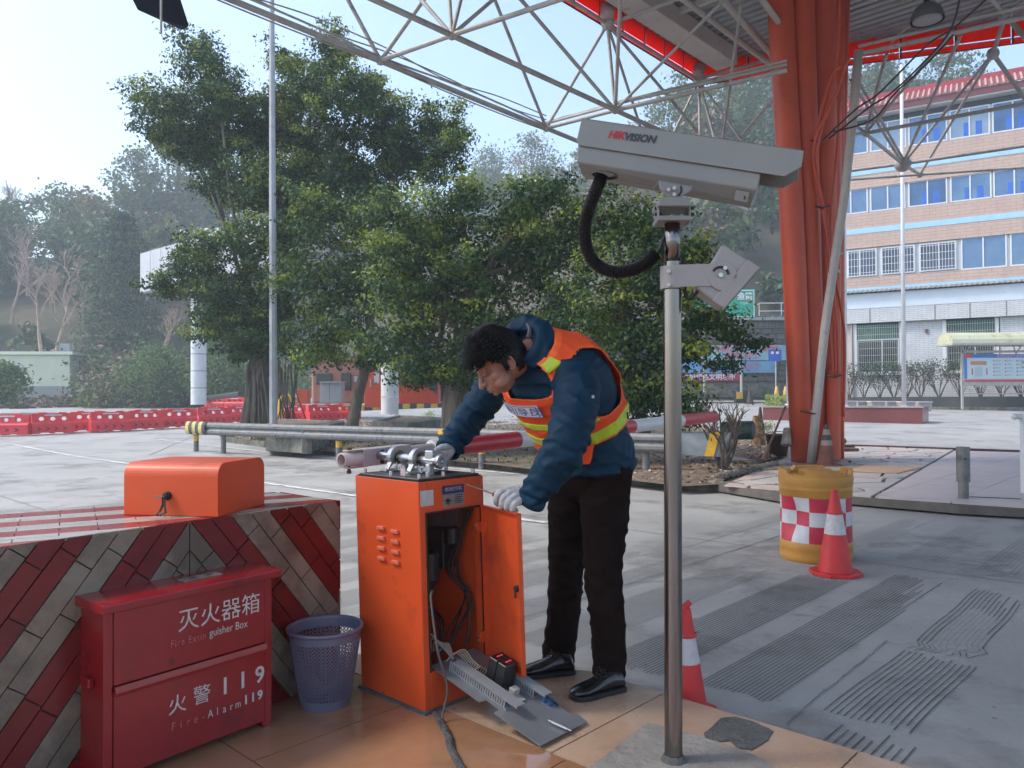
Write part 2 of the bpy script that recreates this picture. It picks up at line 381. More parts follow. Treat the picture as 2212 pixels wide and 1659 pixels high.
while c1 > -3.5:
    c0 = c1-T; l = -5.6+(row % 2)*.18+(0 if row else .97-.77*8)
    if row == 0: l = .97-.79*7
    tl = .79
    while l < 6.5:
        poly = [CL(c0, l), CL(c1, l), CL(c1, l+tl), CL(c0, l+tl)]; poly = [(p.x, p.y) for p in poly]
        pp = clip_to(poly, [q for q in isl2]) if True else poly
        if len(pp) > 2 and area(pp) > .004:
            pp = shrink(pp, .0035)
            if len(pp) > 2:
                o = MB().prism([V((x, y, ZI-.012)) for x, y in pp], (0, 0, .012+random.uniform(-.0008, .0008))).build('tile', tile_m2 if row == 0 else tile_m, island); k += 1
        l += tl
    c1 = c0; row += 1
# worn hole in the edge tile, dark mortar showing; concrete footing of the pole
hm = mat('exposed_mortar', (0.075, 0.078, 0.08), (0.12, 0.12, 0.12), scale=14, rough=.95, bump=.8, bscale=70)
b = MB(); pts = []
hole = [(1557, 1552), (1590, 1550), (1633, 1562), (1671, 1581), (1658, 1600), (1640, 1612), (1622, 1620), (1600, 1618), (1575, 1600), (1530, 1608), (1519, 1585), (1540, 1570)]
hp = []
for i, q in enumerate(hole):
    r_ = hole[(i+1) % len(hole)]
    for t in (0, .33, .66): hp.append(gz(q[0]+(r_[0]-q[0])*t+random.uniform(-2, 2), q[1]+(r_[1]-q[1])*t+random.uniform(-1, 1), ZI+.0015))
b.prism(hp, (0, 0, .003)); b.build('mortar_patch', hm, island)
fm = mat('pole_footing_concrete', (0.20, 0.185, 0.17), (0.29, 0.27, 0.25), scale=5, rough=.85, bump=.4, bscale=40, stain=(.1, .09, .08), sscale=3)
fo = [(1395, 1566), (1440, 1576), (1500, 1592), (1560, 1610), (1610, 1628), (1650, 1646), (1700, 1690), (1180, 1720), (1300, 1640)]
b = MB(); b.prism([gz(u+random.uniform(-3, 3), v, ZI+.002) for u, v in fo], (0, 0, .012)); footing = b.build('concrete_footing', fm, island, bevel=.006)

# ================= TILED BLOCK =================
FB = math.radians(38); FD = V((math.sin(FB), math.cos(FB), 0)); FN = V((math.cos(FB), -math.sin(FB), 0))   # along the face / outward
BP = V((-.984, 3.16, 0)); BT = .945
core_m = mat('grout_grey', (0.035, 0.032, 0.030), (0.06, 0.055, 0.05), scale=20, rough=.95)
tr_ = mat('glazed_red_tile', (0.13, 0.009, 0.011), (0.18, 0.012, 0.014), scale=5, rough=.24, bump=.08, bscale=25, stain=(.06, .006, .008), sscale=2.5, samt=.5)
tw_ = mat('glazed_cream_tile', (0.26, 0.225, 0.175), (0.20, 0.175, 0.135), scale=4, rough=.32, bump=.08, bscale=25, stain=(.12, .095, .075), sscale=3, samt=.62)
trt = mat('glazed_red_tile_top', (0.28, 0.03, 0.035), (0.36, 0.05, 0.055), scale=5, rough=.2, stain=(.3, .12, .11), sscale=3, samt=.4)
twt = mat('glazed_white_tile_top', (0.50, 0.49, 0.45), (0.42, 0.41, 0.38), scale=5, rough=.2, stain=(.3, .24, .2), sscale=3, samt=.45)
scuff = mat('scuffed_red_tile', (0.22, 0.03, 0.025), (0.36, 0.20, 0.15), scale=9, rough=.5, stretch=(1, 1, .25), lo=.5, hi=.62)
rc = BP+FD*.346
topo = [rc+UP*0, V((-.893, 3.53, 0)), V((-1.137, 3.76, 0)), V((-1.78, 3.33, 0)), V((-2.4, 2.65, 0)), V((-3.1, 1.75, 0)), BP+FD*-2.0]
blk = empty('tiled_block', V((-1.5, 2.9, ZI)), 'concrete island block clad in slanting red and cream tiles under the orange hood', 'barrier block')
b = MB(); b.prism([p+UP*ZI-(FN*.010) for p in topo], (0, 0, BT-ZI-.010)); b.build('block_core', core_m, blk)
# face tiles: frame t (along face), z
t_apex = -.36; ANG = math.radians(52); TW = .0670; TL = .245
wid = TW/math.sin(ANG)
def face_pt(t, z, off=0): return BP+FD*t+UP*z+FN*off
nt_ = 0
for side in (-1, 1):
    dirv = V((math.cos(ANG)*side, -math.sin(ANG)))       # going down and outward
    nrm = (math.sin(ANG)*side, math.cos(ANG))            # outward/up
    conv = [(t_apex, ZI), (.346, ZI), (.346, BT), (t_apex, BT)] if side > 0 else [(-1.98, ZI), (t_apex, ZI), (t_apex, BT), (-1.98, BT)]
    for i in range(-14, 26):
        colr = (i // 2) % 2                              # pairs of strips
        base = (t_apex + side*wid*(i), BT)
        off = (i % 2)*TL*.5+((i*37) % 5)*.03
        for j in range(-12, 14):
            s0 = j*TL+off; s1 = s0+TL
            o0 = (base[0], base[1]); o1 = (base[0]+side*wid, base[1])
            q = [(o0[0]+dirv.x*s0, o0[1]+dirv.y*s0), (o1[0]+dirv.x*s0, o1[1]+dirv.y*s0), (o1[0]+dirv.x*s1, o1[1]+dirv.y*s1), (o0[0]+dirv.x*s1, o0[1]+dirv.y*s1)]
            # make rectangular ends
            sh = wid*math.cos(ANG)
            q[1] = (q[1][0]-dirv.x*sh, q[1][1]-dirv.y*sh); q[2] = (q[2][0]-dirv.x*sh, q[2][1]-dirv.y*sh)
            if side < 0: q = q[::-1]
            pp = clip_to(q, conv)
            if area(pp) < .0004: continue
            pp = shrink(pp, .0022)
            if len(pp) < 3 or area(pp) < .0003: continue
            dz = random.uniform(-.001, .0012)
            m_ = tr_ if colr == 0 else tw_
            if colr == 0 and side > 0 and 7 < i < 12 and random.random() < .4: m_ = scuff
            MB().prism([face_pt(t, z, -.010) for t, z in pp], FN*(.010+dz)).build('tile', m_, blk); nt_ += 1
# top tiles: strips, running bond
top2 = [(p.x, p.y) for p in topo][::-1]
if sum(top2[i][0]*top2[(i+1) % 7][1]-top2[(i+1) % 7][0]*top2[i][1] for i in range(7)) < 0: top2 = top2[::-1]
TA = math.radians(60); d2 = V((math.sin(TA), math.cos(TA))); n2 = V((d2.y, -d2.x))
for i in range(-22, 30):
    for j in range(-14, 12):
        s0 = j*.25+(i % 2)*.12; o_ = V((-1.3, 3.2))+n2*(i*.062)
        q = [o_+d2*s0, o_+d2*(s0+.25), o_+d2*(s0+.25)+n2*.062, o_+d2*s0+n2*.062]; q = [(p.x, p.y) for p in q][::-1]
        pp = clip_to(q, top2)
        if area(pp) < .0004: continue
        pp = shrink(pp, .0018)
        if len(pp) < 3 or area(pp) < .0003: continue
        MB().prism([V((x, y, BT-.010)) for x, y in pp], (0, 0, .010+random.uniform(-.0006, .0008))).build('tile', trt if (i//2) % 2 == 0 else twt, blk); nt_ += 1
# end faces of the nose: plain slabs of tile
for a_, c_ in ((0, 1), (1, 2)):
    p, q = topo[a_], topo[c_]; d_ = (q-p); n_ = V((d_.y, -d_.x, 0)).normalized()
    if n_.dot(p-V((-1.6, 2.9, 0))) < 0: n_ = -n_
    for kz in range(6):
        z0 = ZI+kz*(BT-ZI)/6; MB().obox(p+UP*(z0+.002)-n_*.004, d_*.98, UP*((BT-ZI)/6-.004), n_*.008).build('tile', tr_ if kz % 2 else tw_, blk)

# ================= ORANGE HOOD ON THE BLOCK =================
def w_top(u, v): return gz(u, v, BT+.001)
p0 = w_top(267, 1112); p1 = w_top(471, 1117); p2 = w_top(574, 1089)
ax = (p1-p0); W_ = ax.length; ax.normalize(); ay = (p2-p1); ay = (ay-ax*ay.dot(ax)); D_ = ay.length; ay.normalize()
hood = empty('cover_hood', (p0+p1)/2+ay*D_/2, 'orange metal barrier cover with rounded edges lying on the tiled block', 'cover')
hh = .205; R_ = .05
prof = [(0, 0)]
for i in range(9): a = math.pi-(math.pi/2)*i/8; prof.append((R_+R_*math.cos(a), hh-R_+R_*math.sin(a)))
for i in range(9): a = math.pi/2-(math.pi/2)*i/8; prof.append((D_-R_+R_*math.cos(a), hh-R_+R_*math.sin(a)))
prof.append((D_, 0))
b = MB(); b.prism([p0+ay*y+UP*z for y, z in prof], ax*W_); o = b.build('shell', orange_m, hood, bevel=.0025, seg=2)
lk = empty_c = None
kp = p0+ax*(W_*.475)+UP*.078
b = MB(); b.cyl(kp, kp-ay*.012, .017, .017, 20); b.cyl(kp-ay*.012, kp-ay*.020, .012, .012, 16); lock = b.build('lock', dark_m, hood, bevel=.001)
b = MB(); b.cbox(kp-ay*.032-ax*.012, ax*.036, ay*.024, UP*.004); b.build('key', steel_m, lock)
b = MB()
for i in range(4):
    q = kp-ay*.026+ax*(random.uniform(-.008, .012))
    b.tube([q, q-UP*.03-ay*.004+ax*.003, q-UP*.06-ay*.010+ax*random.uniform(-.012, .014), q-UP*.071-ay*.02+ax*random.uniform(-.02, .02)], .003, 5)
b.build('key_bunch', dark_m, lock)

# ================= FIRE EXTINGUISHER BOX =================
fr = gz(587, 1565, ZI); FXl = .625; bh = .565
fx = FD; fn = FN
fl = fr-fx*FXl
fb = empty('fire_extinguisher_box', V(((fr+fl)/2)-fn*.1), 'red metal fire extinguisher box standing against the tiled block', 'extinguisher box')
dp = .175
def fp(s, z, o=0): return fl+fx*s+UP*z+fn*o       # o=0 is the front plane
b = MB()
b.obox(fp(0, .02, 0), fx*.03, UP*(bh-.02), -fn*dp); b.obox(fp(FXl-.03, .02, 0), fx*.03, UP*(bh-.02), -fn*dp)
b.obox(fp(.03, .02, -.012), fx*(FXl-.06), UP*(bh-.02), -fn*(dp-.012)); b.build('body', fire_m, fb, bevel=.002)
b = MB(); b.obox(fp(.032, .025, -.0115), fx*(FXl-.064), UP*.285, fn*.014); b.build('lower_panel', fire_m, fb, bevel=.002)
b = MB()
b.prism([fp(.032, .320, -.011), fp(.032, .320, .012), fp(.032, .300, .016), fp(.032, .288, .014), fp(.032, .306, -.0)], fx*(FXl-.064))
b.build('folded_lip', fire_m, fb)
b = MB(); b.obox(fp(.032, .322, -.0115), fx*(FXl-.064), UP*(bh-.326), fn*.014); b.build('door_panel', fire_m, fb, bevel=.002)
b = MB(); b.prism([fp(-.02, bh, .035), fp(-.02, bh+.028, .035), fp(-.02, bh+.034, -.01), fp(-.02, bh+.034, -dp-.005), fp(-.02, bh, -dp-.005)], fx*(FXl+.04)); lid = b.build('lid', fire_m, fb, bevel=.004, seg=2)
b = MB(); lm = mat('lid_plate', (.42, .38, .34), (.2, .18, .16), scale=14, rough=.4, lo=.45, hi=.55)
b.obox(fp(.30, bh+.0345, -.10), fx*.15, -fn*.05*-1, UP*.002); b.build('lid_label', lm, lid)
b = MB(); b.obox(fp(.335, bh+.0365, -.08), fx*.02, fn*.012, UP*.0015); b.obox(fp(.40, bh+.0365, -.085), fx*.025, fn*.012, UP*.0015); b.build('lid_catch', dark_m, lid)
for s in (0.0, FXl-.045):
    b = MB(); b.prism([fp(s, .022, .0), fp(s+.045, .022, .0), fp(s+.035, 0, .0), fp(s+.01, 0, 0)], -fn*dp); b.build('foot', fire_m, fb)
hb = MB(); hb.cbox(fp(-.012, .33, -dp*.5), fn*.06, fx*.02, UP*.03); hb.build('side_handle', fire_m, fb, bevel=.004)
let = mat('white_lettering', (.62, .60, .60), (.5, .47, .47), scale=30, rough=.6)
wear = mat('worn_lettering', (.42, .30, .31), (.45, .05, .06), scale=60, rough=.6, lo=.35, hi=.6)
def ft(s, x, z, size, m=let, **k): text_on(s, fp(x, z, .0027), fx, UP, m, fb, size, **k)
for i, ch in enumerate('灭火器箱'): ft(ch, .285+.082*i, .475-.006*i*0, .082)
ft('Fire Extin', .285, .408, .036, m=wear, space=1.15, sx=.8); ft('guisher Box', .44, .412, .040, sx=.8)
ft('火', .245, .195, .07); ft('警', .335, .20, .07)
for i, ch in enumerate('119'): ft(ch, .425+.072*i, .205, .085, bold=.0015)
for i, ch in enumerate('Fire-Alarm'): ft(ch, .23+.0275*i, .125, .040, sx=.8, m=let if i > 4 else wear)
for i, ch in enumerate('119'): ft(ch, .51+.03*i, .13, .046, bold=.0015)

# ================= WASTE BASKET =================
bc = gz(703, 1518, ZI); bk_m = mat('lilac_plastic', (0.17, 0.17, 0.25), (0.14, 0.14, 0.21), scale=6, rough=.3, trans=.15, coat=.2)
bk = empty('waste_basket', bc, 'empty lilac grey plastic basket with round holes beside the extinguisher box', 'basket')
bhh = .31; rb, rt = .098, .148
def rad(z): return rb+(rt-rb)*(z/bhh)**.9
b = MB()
def ring_quadpatch(b, z0, z1, n, holes):
    for k in range(n):
        a0 = 2*math.pi*k/n; a1 = 2*math.pi*(k+1)/n
        def P(a, z, o=0): return bc+V((math.cos(a)*(rad(z)+o), math.sin(a)*(rad(z)+o), z))
        if not holes: b.add([P(a0, z0), P(a1, z0), P(a1, z1), P(a0, z1)], [(0, 1, 2, 3)]); continue
        outer = []; inner = []; am = (a0+a1)/2; zm = (z0+z1)/2
        for j in range(8):
            t = 2*math.pi*(j+.5)/8; ox, oz = math.cos(t), math.sin(t); mx = max(abs(ox), abs(oz))
            outer.append(P(am+ox/mx*(a1-a0)/2, zm+oz/mx*(z1-z0)/2)); inner.append(P(am+ox*(a1-a0)*.36, zm+oz*(z1-z0)*.37))
        b.add(outer+inner, [(j, (j+1) % 8, 8+(j+1) % 8, 8+j) for j in range(8)])
        cs = [P(a0, z0), P(a1, z0), P(a1, z1), P(a0, z1)]
n_ = 52; zs = [.0, .035]+[.035+.0148*i for i in range(1, 17)]+[bhh]
for i in range(len(zs)-1): ring_quadpatch(b, zs[i], zs[i+1], n_, 0 < i < len(zs)-2)
b.lathe([(.001, .002), (rb, .0)], bc, n_)
o = b.build('wall', bk_m, bk, smooth=False); so_ = o.modifiers.new('solid', 'SOLIDIFY'); so_.thickness = .0028
b = MB(); b.lathe([(rt-.004, bhh-.004), (rt+.007, bhh-.006), (rt+.010, bhh+.002), (rt+.006, bhh+.008), (rt-.002, bhh+.008), (rt-.004, bhh-.004)], bc, n_); b.build('rim', bk_m, bk, smooth=True)
# ================= BARRIER CABINET =================
CO = V((-.348, 3.055, ZI)); A2 = math.radians(47.2)
ex = V((math.cos(A2), math.sin(A2), 0)); ey = V((-math.sin(A2), math.cos(A2), 0)); eu = V((-.026, -.012, 1)).normalized()
CW, CDp, CH = .36, .42, .915
def cp(s, t, z): return CO+ex*s+ey*t+eu*z
cab = empty('barrier_cabinet', CO+ex*.18+ey*.21, 'open orange barrier gate cabinet with its door ajar in front of the worker', 'barrier cabinet')
b = MB(); th = .004
b.obox(cp(0, .004, 0), ey*(CDp-.008), eu*CH, ex*th)          # left wall
b.obox(cp(CW-th, .004, 0), ey*(CDp-.008), eu*CH, ex*th)       # right wall
b.obox(cp(0, CDp-th, 0), ex*CW, eu*CH, ey*th)              # back
b.obox(cp(th, th, .02), ex*(CW-2*th), ey*(CDp-2*th), eu*.004)
# front with opening
s0, s1, z0, z1 = .036, .332, .155, .785
b.obox(cp(0, 0, 0), ex*s0, eu*CH, ey*th); b.obox(cp(s1, 0, 0), ex*(CW-s1), eu*CH, ey*th)
b.obox(cp(s0, 0, 0), ex*(s1-s0), eu*z0, ey*th); b.obox(cp(s0, 0, z1), ex*(s1-s0), eu*(CH-z1), ey*th)
b.build('casing', orange_m, cab, bevel=.0015)
b = MB()   # folded return of the opening
b.obox(cp(s0-.001, th, z0), ex*.002, eu*(z1-z0), ey*.018); b.obox(cp(s1-.001, th, z0), ex*.002, eu*(z1-z0), ey*.03); b.obox(cp(s0, th, z1), ex*(s1-s0), eu*.002, ey*.018); b.obox(cp(s0, th, z0), ex*(s1-s0), eu*.002, ey*.02)
b.build('opening_return', orange_m, cab)
b = MB(); g_ = .007
for a_, q_, l_ in ((cp(s0-g_, -.003, z0), ex*g_, eu*(z1-z0)), (cp(s1, -.003, z0), ex*g_, eu*(z1-z0)), (cp(s0-g_, -.003, z1), ex*(s1-s0+2*g_), eu*g_)): b.obox(a_, q_, l_, ey*.0025)
b.build('rubber_seal', black_rub, cab)
b = MB(); b.obox(cp(-.012, -.01, -.012), ex*(CW+.02), ey*(CDp+.02), UP*.022); b.build('base_bedding', hm, cab)
for col_ in range(2):
    for r_ in range(4):
        t_ = .245-.092*col_; z_ = .70-.042*r_-.004*col_; q = cp(0, t_, z_)
        MB().prism([q+ey*.026, q-ey*.026, q-ey*.022+eu*.017, q+ey*.022+eu*.017], -ex*.013).build('vent_louvre', mat('louvre_paint', (.62, .14, .08), rough=.5), cab, bevel=.004, seg=2)
b = MB(); b.obox(cp(.006, -.001, .818), ex*.068, eu*.062, -ey*.001); st = b.build('sticker', mat('sticker_paper', (.55, .54, .55), (.45, .44, .45), scale=20, rough=.7), cab)
b = MB(); b.obox(cp(.122, -.001, .799), ex*.12, eu*.090, -ey*.0016); plate = b.build('name_plate', mat('brushed_label', (.40, .38, .37), (.26, .25, .25), scale=9, rough=.3, metal=.7, stretch=(1, 1, 30)), cab)
b = MB(); b.obox(cp(.122, -.0027, .855), ex*.12, eu*.034, -ey*.0006); b.build('plate_header', mat('navy_print', (.012, .03, .12), rough=.4), plate)
text_on('电动栏杆机', cp(.182, -.0035, .873), ex, eu, let, plate, .019, lift=.001)
text_on('ROAD GATE', cp(.182, -.0035, .869), ex, eu, let, plate, .006, lift=.001) if False else None
for k in range(5): MB().obox(cp(.19, -.003, .845-.008*k), ex*(.045-.006*(k % 3)), eu*.003, -ey*.0004).build('small_print', dark_m, plate)
MB().prism([cp(.135, -.003, .828), cp(.152, -.003, .818), cp(.168, -.003, .828), cp(.150, -.003, .838)], -ey*.0005).build('plate_emblem', dark_m, plate)
MB().prism([cp(.135, -.003, .822), cp(.152, -.003, .810), cp(.168, -.003, .822), cp(.152, -.003, .816)], -ey*.0005).build('plate_emblem', dark_m, plate)
# inside: motor, plate, wires
b = MB(); b.obox(cp(.27, .17, .50), ex*.075, ey*.11, eu*.17); b.cyl(cp(.22, .20, .46), cp(.22, .20, .58), .040); b.cyl(cp(.28, .12, .62), cp(.28, .12, .69), .028); b.cyl(cp(.26, .24, .44), cp(.26, .24, .50), .03)
b.build('drive_unit', dark_m, cab, bevel=.004)
b = MB(); b.prism([cp(.348, .405, .81), cp(.348, .10, .81), cp(.348, .17, .66), cp(.348, .27, .50), cp(.348, .36, .30), cp(.348, .405, .25)], -ex*.006); b.build('inner_plate', mat('dull_inner_plate', (.24, .19, .20), (.15, .11, .12), scale=4, rough=.5), cab)
wires = MB()
def wire(pts, r=.004, n=6):
    # smooth through catmull-rom
    P = [V(p) for p in pts]; P = [P[0]]+P+[P[-1]]; out = []
    for i in range(1, len(P)-2):
        for k in range(8):
            t = k/8; a, b_, c, d = P[i-1], P[i], P[i+1], P[i+2]
            out.append(.5*((2*b_)+(-a+c)*t+(2*a-5*b_+4*c-d)*t*t+(-a+3*b_-3*c+d)*t**3))
    out.append(P[-2]); return out
def add_wire(b, pts, r=.004, n=6): b.tube(wire(pts), r, n)
wr = random.Random(12)
for k in range(6):
    add_wire(wires, [cp(.335, .03+.015*k, .79), cp(.32-.02*wr.random(), .05+.06*wr.random(), .66), cp(.30-.05*wr.random(), .10+.08*wr.random(), .50), cp(.33, .06+.05*wr.random(), .38), cp(.28-.04*k, .10*wr.random(), .2)], .0032+.0015*wr.random())
for k in range(6):
    add_wire(wires, [cp(.25+.04*wr.random(), .18+.06*wr.random(), .52), cp(.22, .2+.08*wr.random(), .42-.02*k), cp(.18+.08*wr.random(), .12, .30), cp(.10+.05*wr.random(), .05, .2)], .003)
wires.build('wiring', black_rub, cab, smooth=True)
b = MB()
for k in range(5): add_wire(b, [cp(.06+.012*k, .04, .22), cp(.05+.012*k, .02, .30-.02*k), cp(.09+.01*k, .00, .25), cp(.13, -.03, .19)], .0035)
b.build('pale_wiring', mat('grey_wire', (.22, .20, .17), rough=.6), cab, smooth=True)
add_b = MB(); add_wire(add_b, [cp(.03, .03, .40), cp(.05, -.005, .475), cp(.02, -.03, .46), cp(-.0, -.07, .34), cp(.0, -.09, .25), cp(.03, -.10, .12), gz(955, 1555, ZI+.012), gz(968, 1590, ZI+.01)], .0048, 7)
cable = tag(add_b.build('loose_cable', mat('grey_cable', (.09, .085, .08), rough=.6), smooth=True), 'thin grey cable trailing from the open cabinet onto the floor tiles', 'cable')
b = MB(); cr = random.Random(3); pts = [gz(u, v, ZI+.012) for u, v in [(940, 1540), (955, 1565), (968, 1590), (972, 1612), (985, 1640), (1000, 1665), (1003, 1690)]]
b.tube(wire(pts), [.011+.004*cr.random() for _ in wire(pts)], 8, flat=.7)
tag(b.build('sealed_cable', mat('putty_grey', (.045, .045, .05), (.10, .10, .105), scale=30, rough=.95, bump=1, bscale=60)), 'lumpy dark grey mortar bead over a cable across the brown tiles', 'cable')
# door
hd = cp(.345, -.012, 0); dd = (V((.039, 3.055, 0))-V((-.117, 3.305, 0))).normalized(); dn = V((dd.y, -dd.x, 0))  # dn faces left/camera
if dn.x > 0: dn = -dn
hd = V((hd.x, hd.y, ZI)); DW = .297
door = MB(); door.obox(hd+eu*(z0-.006), dd*DW, eu*(z1-z0+.012), -dn*.003); dr = door.build('door', orange_m, cab, bevel=.001)
b = MB(); b.obox(hd+dd*(DW-.003)+eu*(z0-.006), dd*.003, eu*(z1-z0+.012), dn*.018); b.obox(hd+eu*(z1+.003), dd*DW, eu*.003, dn*.018); b.obox(hd+eu*(z0-.006), dd*DW, eu*.003, dn*.018); b.obox(hd+dd*.012+eu*(z0-.006), dd*.004, eu*(z1-z0+.01), dn*.02)
b.build('door_flange', orange_m, dr)
for zz in (.70, .235):
    b = MB(); b.obox(cp(.30, -.004, zz-.022), ex*.045, -ey*.014, eu*.044); b.obox(hd+eu*(zz-.022), dd*.03, eu*.044, dn*.008); hg = b.build('hinge', orange_m, cab, bevel=.002)
    for k in (-1, 1): MB().cyl(cp(.292, -.010, zz+.01*k), cp(.292, -.018, zz+.01*k), .005, n=8).build('bolt', bolt_m, hg)
lq = hd+dd*(DW-.03)+eu*.49
b = MB(); b.cyl(lq, lq+dn*.02, .014, .012, 14); b.cbox(lq+dn*.018-eu*.012, dd*.012, eu*.05, dn*.004); b.build('door_latch', dark_m, dr, bevel=.001)
# top plate and bolts
topz = CH
b = MB(); b.obox(cp(.006, .006, CH+.0005), ex*(CW-.012), ey*(CDp-.012), eu*.004); b.build('gasket', black_rub, cab)
b = MB(); b.obox(cp(.012, .012, CH+.005), ex*(CW-.024), ey*(CDp-.024), eu*.006); tp = b.build('top_plate', mat('dark_plate', (.10, .09, .085), (.16, .14, .13), scale=12, rough=.45, metal=.6), cab, bevel=.0015)
b = MB(); b.obox(cp(.19, .10, CH+.0115), ex*.13, ey*.16, eu*.001); b.build('plate_slot', mat('slot_black', (.004, .004, .004), rough=.9), tp)
for s_, t_ in ((.03, .03), (.03, .39), (.33, .03), (.33, .39), (.10, .06), (.10, .20), (.03, .21), (.16, .03), (.33, .2), (.2, .39)):
    MB().cyl(cp(s_, t_, CH+.011), cp(s_, t_, CH+.030), .008, n=10).build('bolt', bolt_m, tp, bevel=.001)
# bearings, shaft, clamp
alu = mat('cast_aluminium', (.52, .53, .54), (.42, .43, .44), scale=10, rough=.33, metal=.85, bump=.1, bscale=90)
pa = at(858, 987, 3.42); pb = at(945, 995, 3.20); sh = (pb-pa).normalized(); zt = cp(.1, .2, CH).z+.012
def bearing(c):
    x_ = sh.cross(UP).normalized(); ro, ri = .048, .030; b = MB(); wd = .03; h_ = c.z-zt
    outer = [(-.062, -h_), (-.058, -h_+.012), (-.040, -.02)]+[(-ro*math.cos(a), ro*math.sin(a)) for a in [math.pi*i/14 for i in range(15)]]+[(.040, -.02), (.058, -h_+.012), (.062, -h_)]
    n_o = len(outer); hole_ = []
    for (x__, z__) in outer:
        a = math.atan2(z__, x__); hole_.append((ri*math.cos(a), ri*math.sin(a)))
    vs = []
    for off in (-wd/2, wd/2):
        for lst in (outer, hole_): vs += [c+sh*off+x_*p[0]+UP*p[1] for p in lst]
    fs = []
    for i in range(n_o-1):
        fs += [(i, i+1, n_o+i+1, n_o+i), (2*n_o+i+1, 2*n_o+i, 3*n_o+i, 3*n_o+i+1), (i+1, i, 2*n_o+i, 2*n_o+i+1), (n_o+i, n_o+i+1, 3*n_o+i+1, 3*n_o+i)]
    fs += [(0, n_o, 3*n_o, 2*n_o), (n_o-1, 3*n_o-1, 4*n_o-1, 2*n_o-1)]
    b.add(vs, fs); b.cbox(c-UP*(h_-.005), x_*.15, sh*.05, UP*.010)
    for sgn in (-1, 1): b.prism([c+sh*.015+x_*.012*sgn-UP*.02, c+sh*.045-UP*h_*.95+x_*.012*sgn, c+sh*.015-UP*h_*.95+x_*.012*sgn], x_*.006)
    o = b.build('bearing_block', alu, cab, bevel=.002)
    MB().lathe([(.022, -.012), (.031, -.012), (.031, .012), (.022, .012)], c, 24, ax=sh).build('bearing_ring', mat('bronze_ring', (.35, .24, .16), rough=.3, metal=.9), o)
    return o
bearing(pa); bearing(pa+(pb-pa)*.56)
b = MB(); b.cyl(pa-sh*.17, pb+sh*.02, .0185, n=20); b.build('shaft', mat('turned_steel', (.50, .52, .56), (.4, .42, .45), scale=4, rough=.25, metal=1.0, stretch=(1, 1, 20)), cab, smooth=False)
b = MB(); cc_ = pa+(pb-pa)*.86; xs_ = sh.cross(UP).normalized()
b.cbox(cc_+UP*.012-xs_*.01, sh*.055, xs_*.055, UP*.06); b.cbox(cc_-UP*.045+xs_*.01, sh*.03, xs_*.03, UP*.06); cl_ = b.build('shaft_clamp', alu, cab, bevel=.006, seg=2)
MB().lathe([(.013, .0), (.026, .0), (.028, .012), (.026, .022), (.013, .022), (.013, 0)], pb+sh*.012, 20, ax=sh).build('shaft_collar', alu, cab, smooth=False)
for k in (0, 1): MB().cyl(cc_+sh*(-.012+.028*k)-xs_*.034+UP*.02, cc_+sh*(-.012+.028*k)-xs_*.055+UP*.016, .009, n=10).build('bolt', bolt_m, cl_, bevel=.001)
b = MB(); q = cp(.04, .13, CH+.012); b.obox(q, ey*.03, eu*.035, ex*.003); b.obox(q, ey*.03, ex*.03, eu*.003); b.build('limit_bracket', mat('pinkish_steel', (.55, .46, .46), rough=.5, metal=.3), cab)

# ================= BOOM ARM =================
BD = V((.6, .8, .022)).normalized(); B0 = at(737, 994, 3.40)
boom = empty('boom_arm', B0, 'long white boom pole with red bands reaching from the cabinet behind the worker', 'barrier boom')
bw = mat('boom_white', (.70, .68, .67), (.60, .57, .56), scale=6, rough=.35, stain=(.42, .38, .36), sscale=5, samt=.4)
b = MB(); b.lathe([(.026, .0), (.032, .0), (.032, .3), (.032, .62)], B0, 24, ax=BD); b.lathe([(.026, 0), (.026, .3)], B0, 24, ax=BD); b.build('inner_tube', mat('boom_inner', (.58, .47, .46), (.45, .38, .37), scale=10, rough=.5), boom, smooth=True)
segs = [(.58, .66, bw), (.66, 1.30, red_m), (1.30, 2.0, bw), (2.0, 2.70, red_m), (2.70, 3.53, bw), (3.53, 4.22, red_m)]
for i, (a_, z_, m_) in enumerate(segs):
    b = MB(); r_ = .048
    prof = [(r_, 0), (r_, z_-a_)]
    if i == 0: prof = [(.033, 0), (.052, .01), (.052, z_-a_)]
    if i == len(segs)-1: prof = prof+[(r_*.9, z_-a_+.012), (.001, z_-a_+.015)]
    b.lathe(prof, B0+BD*a_, 20, ax=BD); b.build('boom_section' if m_ is bw else 'red_band', m_, boom, smooth=True)
bs = BD.cross(UP).normalized(); br_ = mat('bracket_paint', (.55, .45, .44), (.62, .55, .54), scale=8, rough=.5)
b = MB(); c0_ = B0+BD*.08
for sg in (-1, 1): b.cbox(c0_+BD*.17+bs*.036*sg*1.0, BD*.30, bs*.004, UP*.075)
b.cbox(c0_+BD*.17+UP*.038, BD*.30, bs*.076, UP*.004)
for sg in (-1, 1): b.cyl(B0+BD*.045+UP*.036*sg, B0+BD*.045+UP*.041*sg, .028, n=18); b.cbox(B0+BD*.09+UP*.0385*sg, BD*.09, bs*.054, UP*.005)
bk2 = b.build('clamp_bracket', br_, boom, bevel=.001)
b = MB(); b.cyl(B0+BD*.045-UP*.062, B0+BD*.045+UP*.052, .007, n=8); b.cyl(B0+BD*.045-UP*.064, B0+BD*.045-UP*.05, .011, n=6); b.cyl(B0+BD*.045+UP*.042, B0+BD*.045+UP*.052, .012, n=6); b.build('through_bolt', mat('rusty_bolt', (.10, .05, .04), rough=.7), boom)
b = MB(); b.cbox(c0_+BD*.14+bs*.042, BD*.07, bs*.004, UP*.072); pl2 = b.build('bracket_plate', br_, boom)
